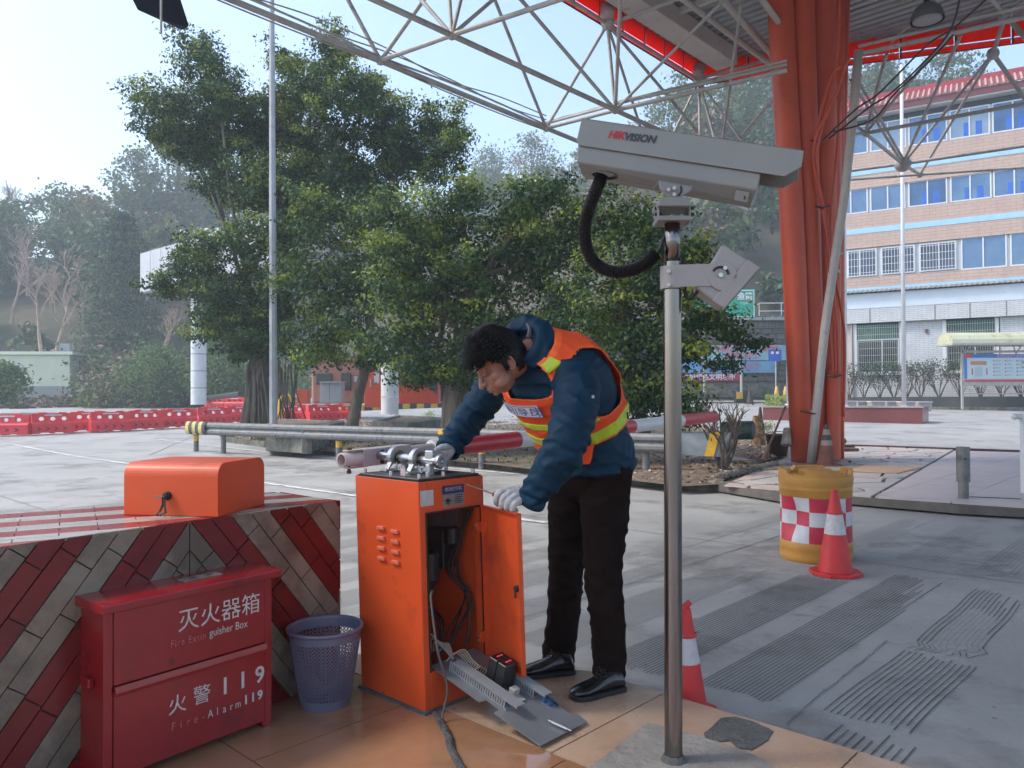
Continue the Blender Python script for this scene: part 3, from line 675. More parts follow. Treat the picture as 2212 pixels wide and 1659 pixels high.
for z_ in (-.024, .024): MB().cyl(c0_+BD*.12+bs*.044+UP*z_, c0_+BD*.12+bs*.055+UP*z_, .009, n=8).build('bolt', dark_m, pl2)
MB().cbox(c0_+BD*.195+bs*.044, BD*.03, bs*.002, UP*.05).build('orange_sticker', orange_m, boom)

# ================= WITHDRAWN CONTROL BOARD =================
qa = gz(1167, 1611, .166); qb = gz(1268, 1558, .166); qc = gz(930, 1439, .318)
e1 = (qa-qc); L1 = e1.length; e1.normalize(); en = e1.cross(qb-qc).normalized(); en = en if en.z > 0 else -en; e2 = en.cross(e1); e2 = e2 if e2.x > 0 else -e2
zb = mat('dull_zinc_plate', (.27, .28, .30), (.35, .36, .38), scale=5, rough=.42, metal=.6, stain=(.2, .2, .21), sscale=4, samt=.4)
bd = empty('control_board', qa, 'grey metal wiring board sliding out of the cabinet onto the floor tiles', 'wiring board')
z6 = lambda x, y: (878+.2063*x, 1317+.2063*y)
outl = [(250, 590), (760, 965), (840, 945), (970, 1045), (915, 1080), (1400, 1425), (1890, 1170), (1790, 1090), (1725, 1100), (1590, 1000), (1620, 980), (1430, 850), (1160, 640), (700, 400)]
b = MB(); b.prism([onplane(*z6(*q), qc, en) for q in outl], -en*.003); b.build('plate', zb, bd)
qo = onplane(*z6(250, 590), qc, en)
def bp(a, c, h=0): return qo+e1*a+e2*c+en*h
def b_at(x, y): p = onplane(*z6(x, y), qc, en)-qo; return p.dot(e1), p.dot(e2)
def duct(a0, a1, c, wd, ht, name):
    du = empty  # noqa
    b = MB(); b.obox(bp(a0, c, 0), e1*(a1-a0), e2*.002, en*.008); b.obox(bp(a0, c+wd, 0), e1*(a1-a0), e2*.002, en*.008); b.obox(bp(a0, c, 0), e1*(a1-a0), e2*wd, en*.002)
    n_ = int((a1-a0)/.0125)
    for k in range(n_):
        for cc in (c, c+wd): b.obox(bp(a0+k*.0125, cc, .008), e1*.008, e2*.002, en*(ht-.010))
    o = b.build(name, grey_plastic, bd)
    b = MB(); b.obox(bp(a0-.0+.02, c-.003, ht-.001), e1*(a1-a0+.03), e2*(wd+.008), en*.003); b.obox(bp(a0+.02, c-.003, ht-.008), e1*(a1-a0+.03), e2*.002, en*.008); b.obox(bp(a0+.02, c+wd+.003, ht-.008), e1*(a1-a0+.03), e2*.002, en*.008)
    b.build('duct_cover', grey_plastic, o)
a0_, c0b = b_at(500, 700); a1_, c1b = b_at(1010, 1050)
duct(.06, a1_+.01, c0b+.012, .036, .045, 'cable_duct')
a2_, c2_ = b_at(1150, 745); a3_, c3_ = b_at(1350, 925)
duct(a3_-.20, a3_, c3_-.01, .034, .042, 'cable_duct')
am, cm = b_at(1010, 850)
for k in range(2):
    b = MB(); o_ = bp(am-.085+k*.047, cm-.02, .006); b.obox(o_, e1*.044, e2*.075, en*.105); m1 = b.build('black_module', mat('module_black', (.02, .021, .023), rough=.4), bd, bevel=.003)
    b = MB(); b.obox(o_+e1*.004+e2*.006+en*.1052, e1*.036, e2*.062, en*.001); b.build('module_face', mat('module_face', (.012, .008, .01), rough=.3), m1)
    for j in range(4): MB().obox(o_+e1*.018+e2*(.024+.009*j)+en*.107, e1*.006, e2*.003, en*.001).build('led_digit', mat('led_red', (.6, .02, .05), emit=(1, .08, .12), estr=.45), m1)
b = MB(); b.cbox(bp(am+.045, cm+.012, .018), e1*.03, e2*.035, en*.034); b.cbox(bp(am+.072, cm+.012, .008), e1*.05, e2*.03, en*.004); b.build('terminal_socket', mat('off_white_plastic', (.36, .35, .31), rough=.5), bd, bevel=.003)
b = MB()
for k in range(12): b.cbox(bp(.09+.012*k, cm+.005, .012), e1*.009, e2*.05, en*.02)
b.build('terminal_row', mat('maroon_terminal', (.07, .03, .04), rough=.5), bd, bevel=.001)
b = MB()
for k in range(10): add_wire(b, [bp(.09+.012*k, cm-.02, .02), bp(.09+.012*k+.004, cm-.008, .04+.008*random.random()), bp(.095+.012*k, cm+.01, .025)], .0016, 5)
for k in range(4): add_wire(b, [bp(.02, c0b+.03, .01), bp(.05+.01*k, c0b+.05, .06+.01*k), bp(.13, c0b+.07, .03+.01*k), bp(.17, c0b+.045+.01*k, .05)], .0018, 5)
b.build('cream_wires', mat('cream_wire', (.42, .38, .27), rough=.6), bd, smooth=True)
s2a, s2c = b_at(1440, 960)
for k in range(2):
    MB().cyl(bp(s2a+.03*k, s2c, 0), bp(s2a+.03*k, s2c, .022), .010, n=12).build('indicator', mat('blue_plastic', (.02, .09, .22), rough=.4), bd)
b = MB(); add_wire(b, [bp(a3_, c3_+.01, .03), bp(a3_+.03, c3_+.02, .02), bp(a3_+.09, c3_+.03, .008)], .004); b.build('black_lead', black_rub, bd, smooth=True)
sa, sc_ = b_at(1600, 1240); b = MB(); b.cyl(bp(sa-.03, sc_-.01, .012), bp(sa+.03, sc_+.008, .012), .007, n=10); b.cyl(bp(sa-.045, sc_-.014, .012), bp(sa+.045, sc_+.012, .012), .004, n=8); b.build('latch_bolt', bolt_m, bd)
b = MB(); b.lathe([(.001, 0), (.013, 0)], bp(sa+.008, sc_+.022, .0006), 16, ax=en); b.build('finger_hole', mat('hole_dark', (.02, .018, .016), rough=.9), bd)

# ================= CCTV POLE AND CAMERA =================
pb0 = gz(1455, 1642, ZI+.014); PY = pb0.y
ptop = at(1452, 474, PY); pr = 19/1660*PY
pole = empty('camera_pole', pb0, 'shiny stainless steel pole on a concrete footing holding the surveillance camera', 'pole')
mid = pb0+(ptop-pb0)*.54
b = MB(); b.cyl(pb0, pb0+(ptop-pb0)*.92, pr*1.0, pr*1.0, 32, cap=False); b.build('lower_tube', stainless, pole, smooth=True)
b = MB(); b.cyl(pb0+(ptop-pb0)*.922, ptop, pr*.87, pr*.87, 32); b.lathe([(pr, 0), (pr*.87, .003)], pb0+(ptop-pb0)*.92, 32); b.build('upper_tube', stainless, pole)
for o in pole.children:
    for p in o.data.polygons: p.use_smooth = abs(p.normal.z) < .5
b = MB(); b.lathe([(pr+.012, 0), (pr+.008, .01), (pr+.001, .022)], pb0, 28); b.build('weld_ring', hm, pole)
cam_m = mat('camera_housing_grey', (.215, .22, .21), (.195, .20, .192), scale=2, rough=.42, bump=.03, bscale=60, stain=(.20, .20, .18), sscale=2.5, samt=.35)
cc = empty('surveillance_camera', ptop, 'large grey box surveillance camera with a sun shield on top of the steel pole', 'surveillance camera')
z4 = lambda x, y: (1207+.2977*x, 219+.2977*y)
c_l, c_r = z4(150, 0)[0], z4(1778, 0)[0]
pcl = at(1255, 320, 2.86); pcr = at(1735, 370, 2.64); axd = (pcr-pcl).normalized(); side_n = V((axd.y, -axd.x, 0)).normalized()  # toward camera
if side_n.y > 0: side_n = -side_n
def sp(x, y, off=0): return onplane(*z4(x, y), pcl-side_n*off, side_n)     # point on the near side plane, moved away by off
WD = .165
def shell_prism(b, pts, off, vec): b.prism([sp(*q, off) for q in pts], vec)
b = MB()
near = [(165, 125), (1778, 360), (1762, 475), (1640, 545), (155, 320), (128, 290)]
shell_prism(b, near, 0, -side_n*.003)
b.prism([sp(*q, 0)-side_n*WD for q in near], side_n*.003)
tl, tr2 = sp(165, 125), sp(1778, 360)
upn = (tl-sp(128, 290)).normalized()
b.prism([tl, tr2, tr2-side_n*WD, tl-side_n*WD], (tr2-tl).cross(side_n).normalized()*-.003)
shield = b.build('sun_shield', cam_m, cc, bevel=.0015)
b = MB(); low = sp(1440, 640)-sp(1462, 535)
body = [(140, 300), (1466, 520), (1440, 640), (130, 440)]
I_ = .010; ch = .040
nb = [sp(*q, I_) for q in body]; d0 = sp(165, 525, I_+ch); d1 = sp(1395, 745, I_+ch)
# faces: near side, lower chamfer, bottom, far side
far = [p-side_n*(WD-2*I_) for p in nb]; d0f = d0-side_n*(WD-2*I_-2*ch); d1f = d1-side_n*(WD-2*I_-2*ch)
vs = nb+[d0, d1]+far+[d0f, d1f]
b.add(vs, [(0, 3, 2, 1), (3, 4, 5, 2), (4, 10, 11, 5), (10, 9, 8, 11), (9, 6, 7, 8), (0, 1, 7, 6), (0, 6, 9, 10, 4, 3), (1, 2, 5, 11, 8, 7)]); bod = b.build('housing', cam_m, cc, bevel=.004, seg=2)
b = MB(); w0, w1, w2, w3 = [sp(*q, I_+ch*.55) for q in ((1285, 655), (1382, 672), (1368, 742), (1272, 725))]; b.prism([w0+side_n*.02, w1+side_n*.02, w2+side_n*.012, w3+side_n*.012], side_n*.002); pn_ = b.build('latch_plate', cam_m, bod, bevel=.001)
b = MB(); q = sp(1348, 708, I_+ch*.55)+side_n*.018; b.cbox(q, axd*.006, UP*.012, side_n*.004); b.build('latch_slot', dark_m, pn_)
ayt = (side_n.cross(axd)).normalized(); ayt = ayt if ayt.z > 0 else -ayt
axT = axd
hk = mat('logo_red', (.42, .01, .03), rough=.5); vk = mat('logo_dark', (.03, .035, .045), rough=.5)
tp_ = lambda x, y: sp(x, y, -.002)
text_on('HIK', tp_(418, 245), axT, ayt, hk, shield, .037, shear=.22, bold=.0016, sx=1.02, lift=.001)
text_on('VISION', tp_(587, 268), axT, ayt, vk, shield, .037, shear=.22, bold=.0016, sx=1.0, lift=.001)
# bracket
zz = lambda x, y, d: at(*z4(x, y), d)
Dm = PY
b = MB(); b.prism([zz(725, 575, Dm-.05), zz(972, 618, Dm-.05), zz(955, 650, Dm-.05), zz(880, 700, Dm-.05), zz(800, 700, Dm-.05), zz(735, 640, Dm-.05)], V((0, .006, 0)))
b.prism([zz(725, 575, Dm+.05), zz(972, 618, Dm+.05), zz(955, 650, Dm+.05), zz(880, 700, Dm+.05), zz(800, 700, Dm+.05), zz(735, 640, Dm+.05)], V((0, .006, 0)))
b.obox(zz(725, 580, Dm-.05), zz(972, 622, Dm-.05)-zz(725, 580, Dm-.05), V((0, .1, 0)), V((0, 0, .004))); t1 = b.build('tilt_bracket', cam_m, cc, bevel=.002)
b = MB(); b.prism([zz(745, 690, Dm-.058), zz(940, 690, Dm-.058), zz(955, 720, Dm-.058), zz(955, 760, Dm-.058), zz(722, 760, Dm-.058), zz(722, 720, Dm-.058)], V((0, .118, 0))); b.build('pivot_block', cam_m, cc, bevel=.003)
b = MB()
for x_ in (722, 948): b.obox(zz(x_, 872, Dm-.04), V((.005, 0, 0)), V((0, .08, 0)), UP*(.055*1.05))
b.obox(zz(722, 862, Dm-.055), zz(953, 862, Dm-.055)-zz(722, 862, Dm-.055), V((0, .11, 0)), UP*.016); b.obox(zz(722, 775, Dm-.04), zz(953, 775, Dm-.04)-zz(722, 775, Dm-.04), V((0, .08, 0)), UP*.004); b.build('base_bracket', cam_m, cc, bevel=.0015)
for x_, y_ in ((796, 640), (838, 628), (838, 674)): MB().cyl(zz(x_, y_, Dm-.05), zz(x_, y_, Dm-.06), .0065, n=10).build('bolt', bolt_m, t1)
pts = []; q0 = zz(838, 640, Dm-.0505)
for i in range(7): a = -1.0+i*.25; pts.append(q0+V((math.cos(a)*.024, -.001, math.sin(a)*.024)))
MB().tube(pts, .0035, 6).build('slot', dark_m, t1)
for x_ in (722, 955):
    for y_ in (775, 818): MB().cyl(zz(x_, y_, Dm-.01)-V((.012, 0, 0)), zz(x_, y_, Dm-.01)+V((.012, 0, 0)), .006, n=8).build('bolt', dark_m, cc)
# conduit
pts = [zz(312, 535, Dm), zz(290, 600, Dm), zz(230, 750, Dm), zz(190, 900, Dm), zz(200, 1050, Dm), zz(260, 1170, Dm), zz(380, 1235, Dm), zz(520, 1225, Dm), zz(640, 1170, Dm), zz(705, 1105, Dm)]
cpts = wire(pts); fine = []
for i in range(len(cpts)-1):
    for k in range(3): fine.append(cpts[i].lerp(cpts[i+1], k/3))
rr_ = [(.0235 if i % 2 else .0195) for i in range(len(fine))]
b = MB(); b.tube(fine, rr_, 14); b.build('corrugated_conduit', black_rub, cc)
MB().lathe([(.045, 0), (.045, .004), (.03, .006)], zz(335, 540, Dm), 20, ax=(0.16, 0, 1)).build('cable_gland', black_rub, cc)
b = MB(); add_wire(b, [zz(705, 1105, Dm), zz(735, 1060, Dm), zz(755, 1000, Dm), zz(790, 955, Dm)], .007); b.build('camera_lead', black_rub, cc, smooth=True)
# infrared lamp
irw = mat('lamp_housing_white', (.33, .31, .305), (.29, .275, .268), scale=3, rough=.45)
ir = empty('side_lamp', zz(830, 1280, Dm), 'white square lamp housing turned on edge on a bracket clamped to the pole', 'lamp')
b = MB(); b.lathe([(pr+.004, 0), (pr+.011, 0), (pr+.011, .078), (pr+.004, .078), (pr+.004, 0)], zz(823, 1365, Dm), 32)
b.obox(zz(823, 1348, Dm-pr-.010), zz(1110, 1340, Dm-pr-.010)-zz(823, 1348, Dm-pr-.010), UP*.076, V((0, .004, 0))); b.lathe([(.001, 0), (.050, 0), (.050, .005), (.001, .005)], zz(1190, 1265, Dm-pr-.012), 32, ax=(0, 1, 0)); arm = b.build('clamp_arm', irw, ir, bevel=.001)
for y_ in (1230, 1330): MB().cyl(zz(798, y_, Dm-pr-.008), zz(798, y_, Dm-pr-.022), .007, n=8).build('bolt', bolt_m, arm)
q0 = zz(1172, 1262, Dm-pr-.0125); MB().tube([q0+V((math.cos(a)*.028, -.001, math.sin(a)*.028)) for a in [.1+i*.36 for i in range(8)]], .0045, 6).build('slot', dark_m, arm)
MB().cyl(q0, q0-V((0, .008, 0)), .008, n=10).build('bolt', bolt_m, arm); MB().cyl(q0+V((.015, 0, .024)), q0+V((.015, -.008, .024)), .007, n=10).build('bolt', bolt_m, arm)
dq = [(1190, 1030), (1450, 1200), (1190, 1500), (990, 1350)]
b = MB(); c3 = [zz(*q, Dm-pr-.004) for q in dq]; cen = sum(c3, V((0, 0, 0)))/4; vec = V((.02, .13, 0))
b.prism(c3, vec); lampb = b.build('lamp_body', irw, ir, bevel=.010, seg=3)
b = MB(); c4 = [cen+(p-cen)*1.0 for p in c3]; e_a = (c3[1]-c3[2]).normalized(); e_b = (c3[0]-c3[1]).normalized()
b.prism([c3[1]+e_b*-.006, c3[2]+e_b*-.006, c3[2]+e_b*.045, c3[1]+e_b*.045], -V((.001, .008, 0))); b.build('lamp_rim', irw, ir, bevel=.003)
MB().prism([c3[1]-e_b*.004-e_a*.02+vec*.05, c3[2]-e_b*.004+e_a*.02+vec*.05, c3[2]-e_b*.004+e_a*.02+vec*.95, c3[1]-e_b*.004-e_a*.02+vec*.95], -e_b*.004).build('lamp_glass', mat('dark_glass', (.02, .02, .025), rough=.08), ir)
b = MB(); add_wire(b, [zz(915, 1340, Dm), zz(920, 1410, Dm), zz(955, 1435, Dm), zz(990, 1400, Dm), zz(1010, 1370, Dm)], .006); add_wire(b, [zz(880, 1190, Dm), zz(905, 1160, Dm), zz(925, 1200, Dm)], .005); b.build('lamp_lead', black_rub, ir, smooth=True)

# ================= CONES AND DRUM =================
cone_red = mat('cone_red', (.62, .030, .028), (.50, .024, .026), scale=6, rough=.5, stain=(.28, .04, .04), sscale=5, samt=.4)
cone_wht = mat('cone_reflective', (.60, .56, .56), (.48, .45, .45), scale=18, rough=.45, bump=.15, bscale=200)
cone_brn = mat('cone_faded', (.20, .065, .045), (.13, .05, .04), scale=8, rough=.8, stain=(.07, .05, .045), sscale=6, samt=.5)
cone_drk = mat('cone_dark', (.045, .035, .035), (.07, .06, .055), scale=10, rough=.8)
cone_gry = mat('cone_dirty_band', (.30, .27, .24), (.22, .20, .18), scale=10, rough=.8)
def make_cone(name, base, h, rb, label, mb=cone_red, bands=None, ring=True, rz=.6, tip=None, group='traffic cones'):
    r = empty(name, base, label, 'traffic cone', group)
    b = MB(); n = 8; s = rb*1.30; pts = [V((math.cos(rz+2*math.pi*i/n+.39)*s, math.sin(rz+2*math.pi*i/n+.39)*s, 0)) for i in range(n)]
    b.prism([q for q in pts], (0, 0, h*.045)); b.build('foot', mb, r, local=True, bevel=.006, seg=2)
    def rr(z): return rb*.86*(1-z/h)+rb*.17*(z/h)
    edges = [h*.045]
    cur = h*.045; prof = []
    for z0_, z1_, m_ in (bands or [(h*.045, h*.48, mb), (h*.48, h*.72, cone_wht), (h*.72, h*.97, mb)]):
        b = MB(); b.lathe([(rr(z0_), z0_), (rr(z1_), z1_)], (0, 0, 0), 28); b.build('reflective_band' if m_ in (cone_wht, cone_gry) else 'cone_body', m_, r, local=True, smooth=True)
    b = MB()
    if ring: b.lathe([(rr(h*.70)+.003, h*.715), (rr(h*.70)+.006, h*.73), (rr(h*.73)+.003, h*.75)], (0, 0, 0), 28)
    b.lathe([(rr(h*.97), h*.97), (rb*.13, h*.985), (rb*.07, h), (.001, h)], (0, 0, 0), 20); b.build('tip', tip or mb, r, local=True, smooth=True)
    return r
make_cone('traffic_cone', gz(1805, 1240, 0), .66, .155, 'red cone with one white band standing against the yellow drum')
k = make_cone('traffic_cone', V((.765, 3.42, 0)), .475, .11, 'small red cone half hidden behind the steel camera pole')
MB().cyl(V((-.012, 0, .46)), V((.02, 0, .49)), .016, .012, 10).build('bent_loop', cone_red, k, local=True)
CZ = 14.0
h_ = .74; make_cone('traffic_cone', at(1786, 1000, 13.6).lerp(at(1786, 1000, 13.6), 0), h_, .20, 'dirty faded cone with dark and grey bands at the foot of the orange column', mb=cone_brn,
          bands=[(h_*.045, h_*.50, cone_brn), (h_*.50, h_*.62, cone_gry), (h_*.62, h_*.75, cone_drk), (h_*.75, h_*.88, cone_gry), (h_*.88, h_*.97, cone_drk)], ring=False, tip=cone_drk)
sc.objects['traffic_cone.002'].location.z = .152
dc = gz(1763, 1205, 0); drm = empty('crash_drum', dc, 'dented yellow crash drum with red and white chequered band', 'crash drum')
dy = mat('drum_yellow', (.52, .25, .045), (.44, .20, .035), scale=5, rough=.55, stain=(.22, .12, .06), sscale=3, samt=.5)
dr_ = mat('drum_red', (.52, .025, .06), (.46, .02, .05), scale=9, rough=.5, stain=(.5, .2, .2), sscale=5, samt=.25); dw_ = mat('drum_white', (.58, .58, .60), (.50, .50, .52), scale=9, rough=.5, stain=(.4, .38, .36), sscale=4, samt=.35)
RD = .295; HD = .78
def dent(p):
    q = p-V((-.25, -.16, .42)); f = math.exp(-q.length_squared/.018); p = p-V((p.x, p.y, 0)).normalized()*f*.07
    q = p-V((-.27, -.12, .30)); f = math.exp(-q.length_squared/.008); return p-V((p.x, p.y, 0)).normalized()*f*.04
def drum_part(name, prof, mats, n=56, mfun=None):
    b = MB()
    rows = len(prof)
    vs = [dent(V((math.cos(2*math.pi*k/n)*r, math.sin(2*math.pi*k/n)*r, z))) for r, z in prof for k in range(n)]
    fs = []; mi = []
    for i in range(rows-1):
        for k in range(n): b.add([], []); fs.append((i*n+k, i*n+(k+1) % n, (i+1)*n+(k+1) % n, (i+1)*n+k)); mi.append(mfun(i, k) if mfun else 0)
    b.v = [tuple(v) for v in vs]; b.f = fs; b.m = mi; return b.build(name, mats, drm, local=True, smooth=True)
drum_part('lower_drum', [(RD*.97, 0), (RD, .01), (RD*1.01, .05), (RD*.99, .09), (RD*1.01, .1), (RD*1.0, .155), (RD*.985, .165)], [dy])
band_p = [(RD*.985, .165+.0235*i) for i in range(17)]
drum_part('chequered_band', band_p, [dr_, dw_], mfun=lambda i, k: ((i*3//16)+((k+3)//5)) % 2 if k < 55 else 0)
drum_part('upper_drum', [(RD*.985, .541), (RD*1.0, .55), (RD*1.0, .60), (RD*1.02, .61), (RD*1.0, .62), (RD*1.02, .64), (RD*1.04, .70), (RD*1.02, .715)], [dy])
# crenellated rim
b = MB(); n = 64
def zr(k): return .775 if (k % 16) > 5 else .735
for k in range(n):
    a0, a1 = 2*math.pi*(k+4)/n, 2*math.pi*(k+5)/n; z0_, z1_ = zr(k), zr(k+1)
    for (ra, rb2, za, zb2) in ((RD*1.02, RD*1.02, .715, None), (RD*.90, RD*.90, .70, None)):
        b.add([V((math.cos(a0)*ra, math.sin(a0)*ra, za)), V((math.cos(a1)*ra, math.sin(a1)*ra, za)), V((math.cos(a1)*rb2, math.sin(a1)*rb2, z1_)), V((math.cos(a0)*rb2, math.sin(a0)*rb2, z0_))], [(0, 1, 2, 3)])
    b.add([V((math.cos(a0)*RD*1.02, math.sin(a0)*RD*1.02, z0_)), V((math.cos(a1)*RD*1.02, math.sin(a1)*RD*1.02, z1_)), V((math.cos(a1)*RD*.9, math.sin(a1)*RD*.9, z1_)), V((math.cos(a0)*RD*.9, math.sin(a0)*RD*.9, z0_))], [(0, 1, 2, 3)])
b.lathe([(RD*.90, .70), (RD*.75, .715), (.001, .72)], (0, 0, 0), 40)
b.lathe([(.001, .765), (.13, .765), (.14, .758), (.14, .72)], (0, 0, 0), 40); b.build('rim_lid', dy, drm, local=True)
# ================= WORKER =================
def project(p):
    Y = p.y; Z = p.z-H; fw = Y*math.cos(PIT)+Z*math.sin(PIT); up = -Y*math.sin(PIT)+Z*math.cos(PIT); x, y = p.x/fw, up/fw
    c, s = math.cos(ROL), math.sin(ROL); return 1106+F*(x*c-y*s), 829.5-F*(x*s+y*c)
def fuse(mb, name, mats, vox, parent, it=4, disp=None, fac=.5, deci=None):
    me = bpy.data.meshes.new('t'); me.from_pydata([tuple(p) for p in mb.v], [], mb.f); me.update()
    o = bpy.data.objects.new('t', me); sc.collection.objects.link(o)
    r = o.modifiers.new('r', 'REMESH'); r.mode = 'VOXEL'; r.voxel_size = vox
    if it: s_ = o.modifiers.new('s', 'SMOOTH'); s_.iterations = it; s_.factor = fac
    dg = bpy.context.evaluated_depsgraph_get(); m2 = bpy.data.meshes.new_from_object(o.evaluated_get(dg))
    bpy.data.objects.remove(o); bpy.data.meshes.remove(me)
    off = wloc(parent)
    co = [v.co.copy() for v in m2.vertices]; nn = [v.normal.copy() for v in m2.vertices]
    if disp:
        for i, v in enumerate(m2.vertices): v.co = co[i]+nn[i]*disp(co[i])
    for v in m2.vertices: v.co = v.co-off
    m2.materials.clear()
    for m in (mats if isinstance(mats, list) else [mats]): m2.materials.append(m)
    for p in m2.polygons: p.use_smooth = True; p.material_index = 0
    m2.name = name; o = bpy.data.objects.new(name, m2); sc.collection.objects.link(o); o.parent = parent; m2.update()
    return o
def crom(pts, t):
    n = len(pts)-1; x = t*n; i = min(int(x), n-1); f = x-i
    P = lambda k: pts[max(0, min(n, k))]
    a, b_, c, d = P(i-1), P(i), P(i+1), P(i+2)
    return (b_*2+(c-a)*f+(a*2-b_*5+c*4-d)*f*f+(b_*3-a-c*3+d)*f**3)*.5
def lerp1(xs, ys, x):
    for i in range(len(xs)-1):
        if x <= xs[i+1]:
            t = (x-xs[i])/(xs[i+1]-xs[i]); t = t*t*(3-2*t)*.5+t*.5; return ys[i]+(ys[i+1]-ys[i])*t
    return ys[-1]
def limb(b, pts, rads, n=20, sub=6):
    """tapering tube through the joints, rounded ends"""
    pts = [V(p) for p in pts]; out = []; rr = []; m = (len(pts)-1)*sub
    for i in range(m+1):
        out.append(crom(pts, i/m)); x = i/m*(len(pts)-1); k = min(int(x), len(pts)-2); f = x-k; rr.append(rads[k]*(1-f)+rads[k+1]*f)
    d0 = (out[0]-out[1]).normalized(); d1 = (out[-1]-out[-2]).normalized()
    cap0 = [(out[0]+d0*rr[0]*q, rr[0]*math.sqrt(max(0, 1-q*q))) for q in (.95, .75, .4)]
    cap1 = [(out[-1]+d1*rr[-1]*q, rr[-1]*math.sqrt(max(0, 1-q*q))) for q in (.4, .75, .95)]
    out = [c[0] for c in cap0]+out+[c[0] for c in cap1]; rr = [c[1] for c in cap0]+rr+[c[1] for c in cap1]
    return b.tube(out, rr, n)
wk = empty('person', V((.30, 3.45, ZI)), 'worker in navy jacket and orange safety vest bending over the open cabinet with a screwdriver', 'person')
navy = mat('navy_jacket', (0.0035, 0.032, 0.066), (0.0025, 0.022, 0.048), scale=4, rough=.6, bump=.12, bscale=300, spec=.18)
navy_d = mat('navy_lining', (0.005, 0.018, 0.035), rough=.8)
trous = mat('dark_brown_trousers', (0.015, 0.0085, 0.0075), (0.010, 0.006, 0.006), scale=5, rough=.9, bump=.15, bscale=350, spec=.06)
skin = mat('skin', (0.34, 0.165, 0.115), (0.29, 0.135, 0.095), scale=22, rough=.5, bump=.05, bscale=200); skin.node_tree.nodes['Principled BSDF'].inputs['Subsurface Weight'].default_value = .12; skin.node_tree.nodes['Principled BSDF'].inputs['Subsurface Radius'].default_value = (.01, .004, .002)
hair_m = mat('black_hair', (0.004, 0.004, 0.0048), rough=.5, spec=.22)
LT = V((.75, -.66, 0)).normalized()
spx = [(1272, 1012, 3.50), (1268, 972, 3.49), (1254, 925, 3.46), (1236, 880, 3.42), (1212, 835, 3.38), (1184, 795, 3.34), (1158, 768, 3.30), (1128, 745, 3.27)]
SP = [at(*q) for q in spx]
ss = [0, .14, .30, .46, .62, .78, .90, 1.0]
lat = [.215, .212, .205, .22, .24, .232, .165, .085]; dep = [.168, .165, .162, .172, .185, .170, .125, .08]
def cen(s): return crom(SP, lerp1(ss, [i/7 for i in range(8)], max(0, min(1, s))))
def S(th, s, off=0.0):
    c = cen(s); T = (cen(min(1, s+.02))-cen(max(0, s-.02))).normalized(); Fr = LT.cross(T).normalized()
    a, d = lerp1(ss, lat, s), lerp1(ss, dep, s); ct, st = math.cos(th), math.sin(th)
    e = 2/2.4; x = math.copysign(abs(st)**e, st)*(a+off); y = math.copysign(abs(ct)**e, ct)*(d+off)
    q = c+LT*x+Fr*y
    if off and s > .85: q = q+T*off*(s-.85)*4
    return q
def wrinkle(p, amp=.005, sc_=10):
    q = V((p.x*sc_, p.y*sc_, p.z*sc_*1.6)); r1 = 1-abs(noise.noise(q)*1.9); r2 = noise.noise(q*2.3+V((4, 1, 2)))
    return amp*(max(0, r1)**3*1.6-.45+.35*r2)
b = MB(); n = 40; rows = 26; vs = []
for i in range(rows+1):
    for k in range(n): vs.append(S(2*math.pi*k/n, i/rows))
fs = [(i*n+k, i*n+(k+1) % n, (i+1)*n+(k+1) % n, (i+1)*n+k) for i in range(rows) for k in range(n)]+[tuple(range(n-1, -1, -1)), tuple(range(rows*n, rows*n+n))]
b.add(vs, fs)
shL = cen(.80)+LT*.185; shR = cen(.80)-LT*.185
elL = at(1224, 955, 3.03); wrL = at(1157, 1064, 3.13)
limb(b, [shL-LT*.09-V((0, 0, .02)), shL.lerp(elL, .35), elL, elL.lerp(wrL, .5)+V((.004, 0, 0)), wrL], [.095, .098, .086, .078, .062], n=22)
elR = at(1030, 885, 3.62); wrR = at(978, 957, 3.44)
limb(b, [shR+LT*.05, shR.lerp(elR, .4)+V((0, 0, .01)), elR, elR.lerp(wrR, .5), wrR], [.10, .090, .080, .072, .058], n=22)
# hood bunched round the neck
nk = at(1130, 745, 3.27); T_ = (cen(1)-cen(.9)).normalized(); Fr_ = LT.cross(T_).normalized()
ring = []; rads = []
for i in range(17):
    a = math.radians(-150+300*i/16)+math.pi      # open at the front
    q = nk+LT*math.sin(a)*.098+Fr_*math.cos(a)*.092+T_*(.004+.016*math.cos(a)*-1)
    ring.append(q); rads.append(.028+.018*max(0, -math.cos(a)))
b.tube(ring, rads, 14)
b.tube([q-T_*.03+(q-nk)*.12 for q in ring], [r*1.0 for r in rads], 14)
AXL = (wrL-shL).normalized(); AXR = (wrR-shR).normalized()
def crease(p, ax, f, amp):
    t = p.dot(ax)*f+2.6*noise.noise(p*7); r = 1-abs((t % 2)-1); m = max(0, noise.noise(p*5+V((9, 3, 1)))+.25)
    return amp*(r**3-.25)*min(1, m*2.2)
def jd(p):
    dL_ = min((p-shL.lerp(elL, k/4)).length for k in range(5)); dL_ = min(dL_, min((p-elL.lerp(wrL, k/4)).length for k in range(5)))
    dR_ = min((p-shR.lerp(elR, k/4)).length for k in range(5)); dR_ = min(dR_, min((p-elR.lerp(wrR, k/4)).length for k in range(5)))
    ax_ = AXL if dL_ < .12 else (AXR if dR_ < .12 else V((.45, .2, -.87)))
    w_ = wrinkle(p, .0045, 6)+crease(p, ax_, 26, .010)+crease(p+V((.3, .1, 0)), (ax_+V((.5, 0, .4))).normalized(), 34, .006)
    for e, k in ((elL, 1.0), (wrL, .8), (elR, 1.0), (wrR, .9)):
        d = (p-e).length
        if d < .16: f = (1-d/.16); w_ += f*.015*math.sin((p-e).dot((wrL-shL).normalized() if k else 0)*120+4*noise.noise(p*14))*.7*k
    return w_
